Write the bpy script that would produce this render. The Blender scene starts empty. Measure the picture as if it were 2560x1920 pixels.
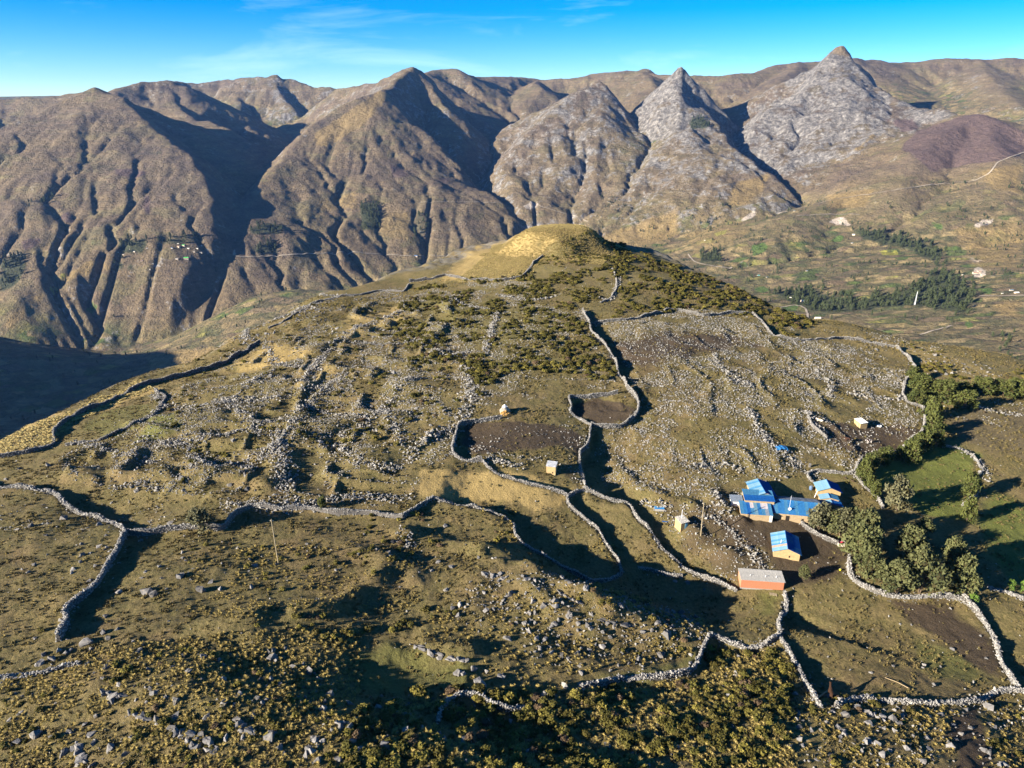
import bpy, bmesh, math, random
import numpy as np
from mathutils import Vector, Matrix, Euler

# ------------------------------------------------------------------ camera, sky, sun, exposure
SC = bpy.context.scene
COL = SC.collection
PITCH = math.radians(22.0)
FPX = 1775.0                     # focal length in pixels of a 2560 wide picture
CAMZ = 97.0
SUN_EL = math.radians(18.0)
SUN_DIR = math.radians(25.0)     # shadows run to the right and this far away from the camera
HAZE = 1.7e-5

cam = bpy.data.cameras.new('camera')
cam.sensor_width = 36.0
cam.lens = 36.0 * FPX / 2560.0
cam.clip_start = 1.0
cam.clip_end = 60000.0
camo = bpy.data.objects.new('camera', cam)
COL.objects.link(camo)
camo.location = (0, 0, CAMZ)
camo.rotation_euler = (math.pi / 2 - PITCH, 0, 0)
SC.camera = camo

world = bpy.data.worlds.new('World')
SC.world = world
world.use_nodes = True
wn = world.node_tree.nodes
wl = world.node_tree.links
wn.clear()
wout = wn.new('ShaderNodeOutputWorld')
wbg = wn.new('ShaderNodeBackground')
wsky = wn.new('ShaderNodeTexSky')
wsky.sky_type = 'NISHITA'
wsky.sun_disc = False
wsky.sun_elevation = SUN_EL
# the sun stands behind the camera on the left; sky rotation is counted clockwise from +Y
sunvec = Vector((-math.cos(SUN_DIR) * math.cos(SUN_EL), -math.sin(SUN_DIR) * math.cos(SUN_EL), math.sin(SUN_EL)))
wsky.sun_rotation = math.atan2(sunvec.x, sunvec.y)
wsky.altitude = 3800.0
wsky.air_density = 0.9
wsky.dust_density = 0.3
wsky.ozone_density = 3.0
whs = wn.new('ShaderNodeHueSaturation')
whs.inputs['Hue'].default_value = 0.503
whs.inputs['Saturation'].default_value = 1.48
whs.inputs['Value'].default_value = 1.0
# thin cirrus
wtc = wn.new('ShaderNodeTexCoord')
wmap = wn.new('ShaderNodeMapping')
wmap.inputs['Scale'].default_value = (1.6, 1.0, 9.0)
wmap.inputs['Rotation'].default_value = (0.0, math.radians(14), 0.0)
wnz = wn.new('ShaderNodeTexNoise')
wnz.inputs['Scale'].default_value = 1.9
wnz.inputs['Detail'].default_value = 9.0
wnz.inputs['Roughness'].default_value = 0.62
wnz.inputs['Distortion'].default_value = 0.6
wcr = wn.new('ShaderNodeValToRGB')
wcr.color_ramp.elements[0].position = 0.54
wcr.color_ramp.elements[0].color = (0, 0, 0, 1)
wcr.color_ramp.elements[1].position = 0.90
wcr.color_ramp.elements[1].color = (0.26, 0.26, 0.26, 1)
wmx = wn.new('ShaderNodeMixRGB')
wmx.inputs['Color2'].default_value = (9.5, 11.0, 11.5, 1)
wl.new(wsky.outputs['Color'], whs.inputs['Color'])
wl.new(wtc.outputs['Generated'], wmap.inputs['Vector'])
wl.new(wmap.outputs['Vector'], wnz.inputs['Vector'])
wl.new(wnz.outputs['Fac'], wcr.inputs['Fac'])
wl.new(wcr.outputs['Color'], wmx.inputs['Fac'])
wl.new(whs.outputs['Color'], wmx.inputs['Color1'])
wl.new(wmx.outputs['Color'], wbg.inputs['Color'])
wbg.inputs['Strength'].default_value = 0.05
wl.new(wbg.outputs['Background'], wout.inputs['Surface'])

sun = bpy.data.lights.new('sun', 'SUN')
sun.energy = 5.0
sun.angle = math.radians(0.5)
sun.color = (1.0, 0.90, 0.75)
suno = bpy.data.objects.new('sun', sun)
COL.objects.link(suno)
suno.rotation_euler = (-sunvec).to_track_quat('-Z', 'Y').to_euler()
suno.location = (-200, -100, 300)

SC.view_settings.view_transform = 'Standard'
SC.view_settings.look = 'None'
SC.view_settings.exposure = 2.0
SC.view_settings.gamma = 1.0
SC.view_settings.use_curve_mapping = False
SC.render.engine = 'CYCLES'
SC.cycles.use_denoising = True
SC.cycles.max_bounces = 4
SC.cycles.diffuse_bounces = 1
SC.cycles.glossy_bounces = 2
SC.cycles.volume_bounces = 0
SC.cycles.transparent_max_bounces = 4

rng = np.random.default_rng(11)
random.seed(11)

# ------------------------------------------------------------------ noise
def _hash(ix, iy, seed):
    h = (ix.astype(np.int64) * 374761393 + iy.astype(np.int64) * 668265263 + seed * 1442695041) & 0xFFFFFFFF
    h = ((h ^ (h >> 13)) * 1274126177) & 0xFFFFFFFF
    h = (h ^ (h >> 16)) & 0xFFFFFFFF
    return h.astype(np.float64) / 4294967295.0

def vnoise(x, y, seed=0):
    """smooth value noise, -1..1"""
    ix = np.floor(x); iy = np.floor(y)
    fx = x - ix; fy = y - iy
    ux = fx * fx * fx * (fx * (fx * 6 - 15) + 10)
    uy = fy * fy * fy * (fy * (fy * 6 - 15) + 10)
    a = _hash(ix, iy, seed); b = _hash(ix + 1, iy, seed)
    c = _hash(ix, iy + 1, seed); d = _hash(ix + 1, iy + 1, seed)
    return ((a + (b - a) * ux) * (1 - uy) + (c + (d - c) * ux) * uy) * 2 - 1

def fbm(x, y, octaves=5, gain=0.5, seed=0):
    s = np.zeros_like(x, dtype=np.float64); a = 1.0; f = 1.0; t = 0.0
    for o in range(octaves):
        c, sn = math.cos(0.6 * o), math.sin(0.6 * o)
        s += a * vnoise((x * c - y * sn) * f + 17.3 * o, (x * sn + y * c) * f - 9.1 * o, seed + o)
        t += a; a *= gain; f *= 2.03
    return s / t

def ridged(x, y, octaves=4, gain=0.5, seed=0):
    s = np.zeros_like(x, dtype=np.float64); a = 1.0; f = 1.0; t = 0.0
    for o in range(octaves):
        s += a * (1 - np.abs(vnoise(x * f + 31.7 * o, y * f + 5.3 * o, seed + o)))
        t += a; a *= gain; f *= 2.1
    return s / t

def sstep(a, b, x):
    t = np.clip((x - a) / (b - a), 0, 1)
    return t * t * (3 - 2 * t)

# ------------------------------------------------------------------ rays from the photograph's pixels (2560 x 1920)
CP, SP = math.cos(PITCH), math.sin(PITCH)

def ray(px, py):
    cx = (np.asarray(px, float) - 1280.0) / FPX
    cy = (960.0 - np.asarray(py, float)) / FPX
    return np.stack([cx, CP + cy * SP, -SP + cy * CP], -1)

def at_dist(px, py, D):
    """point on the pixel's ray at horizontal distance D"""
    r = ray(px, py)
    k = D / np.hypot(r[..., 0], r[..., 1])
    p = r * np.asarray(k)[..., None]
    p[..., 2] += CAMZ
    return p

def at_z(px, py, z):
    r = ray(px, py)
    k = (np.asarray(z, float) - CAMZ) / r[..., 2]
    p = r * k[..., None]
    p[..., 2] += CAMZ
    return p

def project(P):
    P = np.asarray(P, float)
    x = P[..., 0]; y = P[..., 1]; z = P[..., 2] - CAMZ
    dep = y * CP - z * SP
    up = y * SP + z * CP
    return 1280 + FPX * x / dep, 960 - FPX * up / dep, dep

def seg_dist(X, Y, poly):
    """distance to a polyline (n,3), with signed side, arclength and interpolated z.  side > 0: right of the line's direction"""
    best = np.full(X.shape, 1e18); side = np.zeros(X.shape); zz = np.zeros(X.shape); ss = np.zeros(X.shape)
    acc = 0.0
    for i in range(len(poly) - 1):
        ax, ay = poly[i][0], poly[i][1]; bx, by = poly[i + 1][0], poly[i + 1][1]
        dx, dy = bx - ax, by - ay
        L2 = dx * dx + dy * dy + 1e-9
        L = math.sqrt(L2)
        t = np.clip(((X - ax) * dx + (Y - ay) * dy) / L2, 0, 1)
        ex = X - ax - t * dx; ey = Y - ay - t * dy
        d2 = ex * ex + ey * ey
        m = d2 < best
        best = np.where(m, d2, best)
        side = np.where(m, (ex * dy - ey * dx) / L, side)
        zz = np.where(m, poly[i][2] + t * (poly[i + 1][2] - poly[i][2]), zz)
        ss = np.where(m, acc + t * L, ss)
        acc += L
    return np.sqrt(best), side, ss, zz

def poly_sd(X, Y, poly):
    """signed distance to a closed polygon, negative inside"""
    n = len(poly)
    best = np.full(X.shape, 1e18); inside = np.zeros(X.shape, bool)
    for i in range(n):
        ax, ay = poly[i][0], poly[i][1]; bx, by = poly[(i + 1) % n][0], poly[(i + 1) % n][1]
        dx, dy = bx - ax, by - ay
        t = np.clip(((X - ax) * dx + (Y - ay) * dy) / (dx * dx + dy * dy + 1e-9), 0, 1)
        best = np.minimum(best, (X - ax - t * dx) ** 2 + (Y - ay - t * dy) ** 2)
        if abs(dy) > 1e-9:
            c = ((ay > Y) != (by > Y)) & (X < (Y - ay) / dy * dx + ax)
            inside ^= c
    d = np.sqrt(best)
    return np.where(inside, -d, d)

def rbf_fit(pts, c):
    P = np.asarray(pts, float)
    A = np.sqrt(((P[:, None, :2] - P[None, :, :2]) ** 2).sum(-1) + c * c)
    n = len(P)
    M = np.zeros((n + 3, n + 3)); M[:n, :n] = A
    M[:n, n] = 1; M[:n, n + 1:] = P[:, :2]; M[n, :n] = 1; M[n + 1:, :n] = P[:, :2].T
    b = np.zeros(n + 3); b[:n] = P[:, 2]
    w = np.linalg.solve(M, b)
    def f(X, Y):
        s = w[n] + w[n + 1] * X + w[n + 2] * Y
        for i in range(n):
            s = s + w[i] * np.sqrt((X - P[i, 0]) ** 2 + (Y - P[i, 1]) ** 2 + c * c)
        return s
    return f

# ------------------------------------------------------------------ object helpers
def tag(o, label=None, cat=None, group=None, kind=None):
    if label: o['label'] = label
    if cat: o['category'] = cat
    if group: o['group'] = group
    if kind: o['kind'] = kind
    return o

def mesh_np(name, V, F, mat=None, smooth=False):
    """mesh from arrays: V (n,3), F (m,3) or (m,4)"""
    V = np.ascontiguousarray(V, np.float32); F = np.ascontiguousarray(F, np.int32)
    k = F.shape[1]
    me = bpy.data.meshes.new(name)
    me.vertices.add(len(V)); me.vertices.foreach_set('co', V.ravel())
    me.loops.add(F.size); me.loops.foreach_set('vertex_index', F.ravel())
    me.polygons.add(len(F))
    me.polygons.foreach_set('loop_start', np.arange(0, F.size, k, dtype=np.int32))
    me.polygons.foreach_set('loop_total', np.full(len(F), k, np.int32))
    if smooth:
        me.polygons.foreach_set('use_smooth', np.ones(len(F), bool))
    me.update(calc_edges=True)
    if mat: me.materials.append(mat)
    return me

def link(name, me, parent=None, loc=None, rot=None, scale=None):
    o = bpy.data.objects.new(name, me)
    COL.objects.link(o)
    if parent: o.parent = parent
    if loc is not None: o.location = [float(v) for v in loc]
    if rot is not None: o.rotation_euler = [float(v) for v in rot]
    if scale is not None: o.scale = [float(v) for v in (scale if hasattr(scale, '__len__') else (scale,) * 3)]
    return o

def empty(name, loc=(0, 0, 0), rz=0.0):
    o = bpy.data.objects.new(name, None)
    o.empty_display_size = 0.5
    COL.objects.link(o)
    o.location = [float(v) for v in loc]; o.rotation_euler = (0, 0, float(rz))
    return o

def fattr(me, name, vals):
    a = me.attributes.new(name, 'FLOAT', 'POINT')
    a.data.foreach_set('value', np.ascontiguousarray(vals, np.float32))

class MB:
    """collects boxes, quads and tubes into one mesh"""
    def __init__(s): s.v = []; s.f = []
    def add(s, vs, fs):
        n = len(s.v); s.v += [tuple(map(float, p)) for p in vs]; s.f += [tuple(n + i for i in f) for f in fs]; return s
    def box(s, x0, x1, y0, y1, z0, z1):
        vs = [(x, y, z) for z in (z0, z1) for y in (y0, y1) for x in (x0, x1)]
        return s.add(vs, [(0, 2, 3, 1), (4, 5, 7, 6), (0, 1, 5, 4), (2, 6, 7, 3), (0, 4, 6, 2), (1, 3, 7, 5)])
    def tube(s, pts, radii, n=8, cap=True):
        pts = [Vector(p) for p in pts]
        if not hasattr(radii, '__len__'): radii = [radii] * len(pts)
        vs = []; fs = []
        for i, p in enumerate(pts):
            d = (pts[min(i + 1, len(pts) - 1)] - pts[max(i - 1, 0)]).normalized()
            u = d.cross(Vector((0.31, 0.93, 0.17))).normalized(); w = d.cross(u)
            for k in range(n):
                a = 2 * math.pi * k / n
                vs.append(p + (u * math.cos(a) + w * math.sin(a)) * radii[i])
        for i in range(len(pts) - 1):
            for k in range(n):
                fs.append((i * n + k, i * n + (k + 1) % n, (i + 1) * n + (k + 1) % n, (i + 1) * n + k))
        if cap:
            fs.append(tuple(range(n - 1, -1, -1))); fs.append(tuple((len(pts) - 1) * n + k for k in range(n)))
        return s.add(vs, fs)
    def mesh(s, name, mat=None, smooth=False):
        me = bpy.data.meshes.new(name); me.from_pydata(s.v, [], s.f); me.update()
        if mat: me.materials.append(mat)
        if smooth:
            for p in me.polygons: p.use_smooth = True
        return me
    def build(s, name, mat, parent=None, smooth=False, **k):
        return link(name, s.mesh(name, mat, smooth), parent, **k)

# ------------------------------------------------------------------ material helpers
class NT:
    def __init__(s, name):
        s.m = bpy.data.materials.new(name); s.m.use_nodes = True
        s.n = s.m.node_tree.nodes; s.l = s.m.node_tree.links
        s.b = s.n['Principled BSDF']
        s.b.inputs['Roughness'].default_value = 0.9
        s.b.inputs['Specular IOR Level'].default_value = 0.15
    def sock(s, v):
        return v
    def put(s, inp, v):
        if isinstance(v, bpy.types.NodeSocket): s.l.new(v, inp)
        elif hasattr(v, '__len__') and len(v) == 3 and inp.type == 'RGBA': inp.default_value = (*v, 1)
        else: inp.default_value = v
    def attr(s, name):
        a = s.n.new('ShaderNodeAttribute'); a.attribute_name = name; return a.outputs['Fac']
    def coord(s, kind='Object', scale=None, rot=None):
        t = s.n.new('ShaderNodeTexCoord').outputs[kind]
        if scale is None: return t
        m = s.n.new('ShaderNodeMapping'); m.inputs['Scale'].default_value = scale
        if rot: m.inputs['Rotation'].default_value = rot
        s.l.new(t, m.inputs['Vector']); return m.outputs['Vector']
    def noise(s, vec, scale, detail=4, rough=0.55, dist=0.0):
        t = s.n.new('ShaderNodeTexNoise'); s.l.new(vec, t.inputs['Vector'])
        t.inputs['Scale'].default_value = scale; t.inputs['Detail'].default_value = detail
        t.inputs['Roughness'].default_value = rough; t.inputs['Distortion'].default_value = dist
        return t.outputs['Fac']
    def voro(s, vec, scale, feature='F1', out='Distance', rand=1.0):
        t = s.n.new('ShaderNodeTexVoronoi'); s.l.new(vec, t.inputs['Vector'])
        t.feature = feature; t.inputs['Scale'].default_value = scale; t.inputs['Randomness'].default_value = rand
        return t.outputs[out]
    def ramp(s, fac, stops, interp='LINEAR'):
        r = s.n.new('ShaderNodeValToRGB'); s.l.new(fac, r.inputs['Fac'])
        r.color_ramp.interpolation = interp
        e = r.color_ramp.elements
        while len(e) < len(stops): e.new(0.5)
        for i, (p, c) in enumerate(stops):
            e[i].position = p; e[i].color = (*c, 1) if hasattr(c, '__len__') else (c, c, c, 1)
        return r.outputs['Color']
    def mix(s, fac, a, b, mode='MIX'):
        m = s.n.new('ShaderNodeMixRGB'); m.blend_type = mode
        s.put(m.inputs['Fac'], fac); s.put(m.inputs['Color1'], a); s.put(m.inputs['Color2'], b)
        return m.outputs['Color']
    def math(s, op, a, b=0.0, clamp=False):
        m = s.n.new('ShaderNodeMath'); m.operation = op; m.use_clamp = clamp
        s.put(m.inputs[0], a); s.put(m.inputs[1], b); return m.outputs[0]
    def bump(s, h, strength=0.5, dist=0.1):
        b = s.n.new('ShaderNodeBump'); b.inputs['Strength'].default_value = strength
        b.inputs['Distance'].default_value = dist; s.l.new(h, b.inputs['Height'])
        s.l.new(b.outputs['Normal'], s.b.inputs['Normal'])
    def color(s, c): s.put(s.b.inputs['Base Color'], c)
    def rnd(s):
        return s.n.new('ShaderNodeObjectInfo').outputs['Random']
# ------------------------------------------------------------------ the near hill: heights
# (photo px, photo py, height above the hamlet)
HILL = [
 (-300, 2100, 9), (640, 2100, 9), (1280, 2100, 6), (1900, 2100, 2), (2900, 2100, -3),
 (0, 1920, 9), (320, 1920, 10), (640, 1920, 9), (960, 1920, 7), (1280, 1920, 5), (1600, 1900, 3), (1900, 1900, 1), (2250, 1900, -1), (2560, 1900, -4),
 (0, 1700, 9), (320, 1720, 9), (640, 1700, 7), (960, 1700, 3), (1280, 1720, 1), (1600, 1720, -2), (1900, 1720, -4), (2250, 1700, -6), (2560, 1720, -9),
 (-300, 1500, 9), (0, 1500, 9), (320, 1500, 8.5), (640, 1520, 7), (960, 1500, 4), (1200, 1500, 2), (1500, 1500, -2), (1700, 1530, -5), (1900, 1550, -6), (2200, 1560, -8), (2560, 1560, -9.5),
 (0, 1340, 8), (320, 1340, 8), (640, 1340, 6.5), (960, 1340, 4.5), (1280, 1340, 1), (1500, 1360, -2.5), (1700, 1360, -4), (1900, 1400, -5.5), (2200, 1400, -7), (2560, 1400, -9.5),
 (0, 1220, 6), (320, 1220, 7), (640, 1220, 7), (960, 1220, 6), (1280, 1200, 4.5), (1500, 1200, 1.5), (1700, 1240, -1), (1950, 1260, -3.5), (2150, 1260, -5), (2350, 1250, -6.5), (2560, 1250, -8),
 (-250, 1180, 2), (100, 1120, 4), (320, 1100, 5.5), (640, 1080, 7), (960, 1080, 7.5), (1280, 1080, 7), (1500, 1080, 4.5), (1700, 1100, 3), (1950, 1120, 1), (2150, 1120, -2), (2350, 1100, -3.5), (2560, 1100, -5),
 (340, 980, 3), (640, 960, 6.5), (960, 950, 8.5), (1280, 960, 9), (1500, 960, 7.5), (1750, 960, 6.5), (2000, 980, 3), (2250, 980, -1.5), (2560, 980, -4.5),
 (560, 900, 3.5), (760, 860, 7), (1000, 850, 9), (1300, 850, 11), (1500, 850, 10.5), (1750, 850, 8), (2000, 870, 4), (2240, 880, -1.5), (2560, 920, -5.5),
 (720, 790, 5.5), (900, 760, 8), (1150, 740, 11), (1400, 740, 13), (1650, 760, 11), (1900, 790, 6),
 (1020, 700, 10), (1170, 680, 12.5), (1300, 680, 14.5), (1480, 680, 15.5), (1650, 700, 13),
]
RIM = [(-700, 1500, 5), (-420, 1340, 3), (-150, 1222, 2), (0, 1132, 3.5), (60, 1098, 4), (160, 1038, 4), (250, 998, 3), (340, 958, 2.5), (420, 932, 2.5), (490, 915, 3), (560, 886, 4),
       (612, 845, 5), (650, 815, 5.5), (720, 790, 6.5), (780, 755, 8), (850, 735, 9), (950, 716, 9.5), (1020, 694, 10.5), (1090, 684, 11.5), (1143, 672, 12.2),
       (1196, 654, 12.8), (1240, 636, 13.5), (1500, 622, 15), (1546, 633, 14.5), (1623, 647, 13.2), (1704, 680, 11.2), (1760, 702, 9.5), (1850, 736, 7), (1900, 768, 6), (1960, 784, 4), (2020, 806, 3), (2120, 815, 0.5), (2200, 836, -2.5),
       (2280, 858, -3), (2350, 866, -3.6), (2420, 876, -4.4), (2500, 890, -5.4), (2560, 912, -6.2), (2700, 940, -9), (3000, 1000, -15), (3700, 1200, -28)]
ctrl = [at_z(a, b, c) for a, b, c in HILL]
ctrl = [p for p in ctrl]
rimw = [at_z(a, b, c) for a, b, c in RIM]
hill_rbf = rbf_fit(ctrl + [p for p in rimw[2:-2]], 18.0)
rim_poly = [tuple(p) for p in rimw] + [(700, -150, 0), (-700, -150, 0)]

GX0, GX1, GY0, GY1, GS = -480.0, 520.0, 20.0, 680.0, 1.0
gx = np.arange(GX0, GX1 + GS, GS); gy = np.arange(GY0, GY1 + GS, GS)
GXX, GYY = np.meshgrid(gx[::2], gy[::2])
def _upsample(A):
    B = np.empty((len(gy), len(gx)))
    r = np.repeat(np.repeat(A, 2, 0), 2, 1)[:len(gy), :len(gx)]
    B[:] = r
    B[1::2, :] = 0.5 * (r[0:-1:2, :][:B[1::2].shape[0]] + r[2::2, :][:B[1::2].shape[0]]) if r[2::2].shape[0] == B[1::2].shape[0] else r[1::2]
    B[:, 1::2] = 0.5 * (B[:, 0:-1:2][:, :B[:, 1::2].shape[1]] + B[:, 2::2][:, :B[:, 1::2].shape[1]])
    return B
base = hill_rbf(GXX, GYY)
# the grassy mound on the far end of the ridge
mound_c = at_z(1372, 700, 13.0)
mound_top = at_dist(1372, 566, 402.0)
mx = (GXX - mound_top[0]); my = (GYY - mound_top[1])
MH = mound_top[2] - float(hill_rbf(np.array([mound_top[0]]), np.array([mound_top[1]]))[0])
mr = np.sqrt((mx / np.where(mx < 0, 1.0, 1.25)) ** 2 + (my / 0.9) ** 2) + 4 * vnoise(GXX / 14, GYY / 14, 5)
mprof = 0.78 * (1 - sstep(12, 33, mr)) + 0.22 * (1 - sstep(22, 66, mr))
base = base + MH * (0.95 * mprof + 0.05 * np.exp(-(mr / 15) ** 2))
rim_d = poly_sd(GXX, GYY, rim_poly)
rim_d = rim_d + 3.0 * fbm(GXX / 22, GYY / 22, 3, seed=8)
# behind the mound the rim lies further off
dout = np.maximum(rim_d - 3.0, 0)
near_m = np.exp(-((GXX - mound_top[0]) / 55) ** 2 - ((GYY - mound_top[1]) / 55) ** 2)
dout = np.maximum(dout - 60 * near_m, 0)
drop = 0.82 * (np.sqrt(dout ** 2 + 100) - 10)
base = base - drop * (1 + 0.12 * fbm(GXX / 40, GYY / 40, 4, seed=3))
H = _upsample(base)
FX, FY = np.meshgrid(gx, gy)

def hz(x, y):
    x = np.asarray(x, float); y = np.asarray(y, float)
    u = np.clip((x - GX0) / GS, 0, len(gx) - 1.001); v = np.clip((y - GY0) / GS, 0, len(gy) - 1.001)
    i = u.astype(int); j = v.astype(int); a = u - i; b = v - j
    return (H[j, i] * (1 - a) + H[j, i + 1] * a) * (1 - b) + (H[j + 1, i] * (1 - a) + H[j + 1, i + 1] * a) * b

def ground(px, py):
    """where the photograph's pixels meet the hill"""
    px = np.atleast_1d(np.asarray(px, float)); py = np.atleast_1d(np.asarray(py, float))
    r = ray(px, py); r = r / np.hypot(r[:, 0], r[:, 1])[:, None]
    t = np.full(len(px), 45.0); hit = np.zeros(len(px), bool); lo = t.copy()
    while True:
        p = r * t[:, None]
        below = (p[:, 2] + CAMZ) < hz(p[:, 0], p[:, 1])
        hit |= below
        act = ~hit & (t < 640)
        if not act.any(): break
        lo = np.where(act, t, lo)
        t = np.where(act, t + np.maximum(0.5, t * 0.004), t)
    hi = t.copy()
    for _ in range(12):
        mid = 0.5 * (lo + hi); p = r * mid[:, None]
        b = (p[:, 2] + CAMZ) < hz(p[:, 0], p[:, 1])
        hi = np.where(b, mid, hi); lo = np.where(b, lo, mid)
    p = r * hi[:, None]
    return np.stack([p[:, 0], p[:, 1], hz(p[:, 0], p[:, 1])], -1)

def gpoly(pts):
    a = np.array(pts, float)
    return ground(a[:, 0], a[:, 1])
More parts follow.
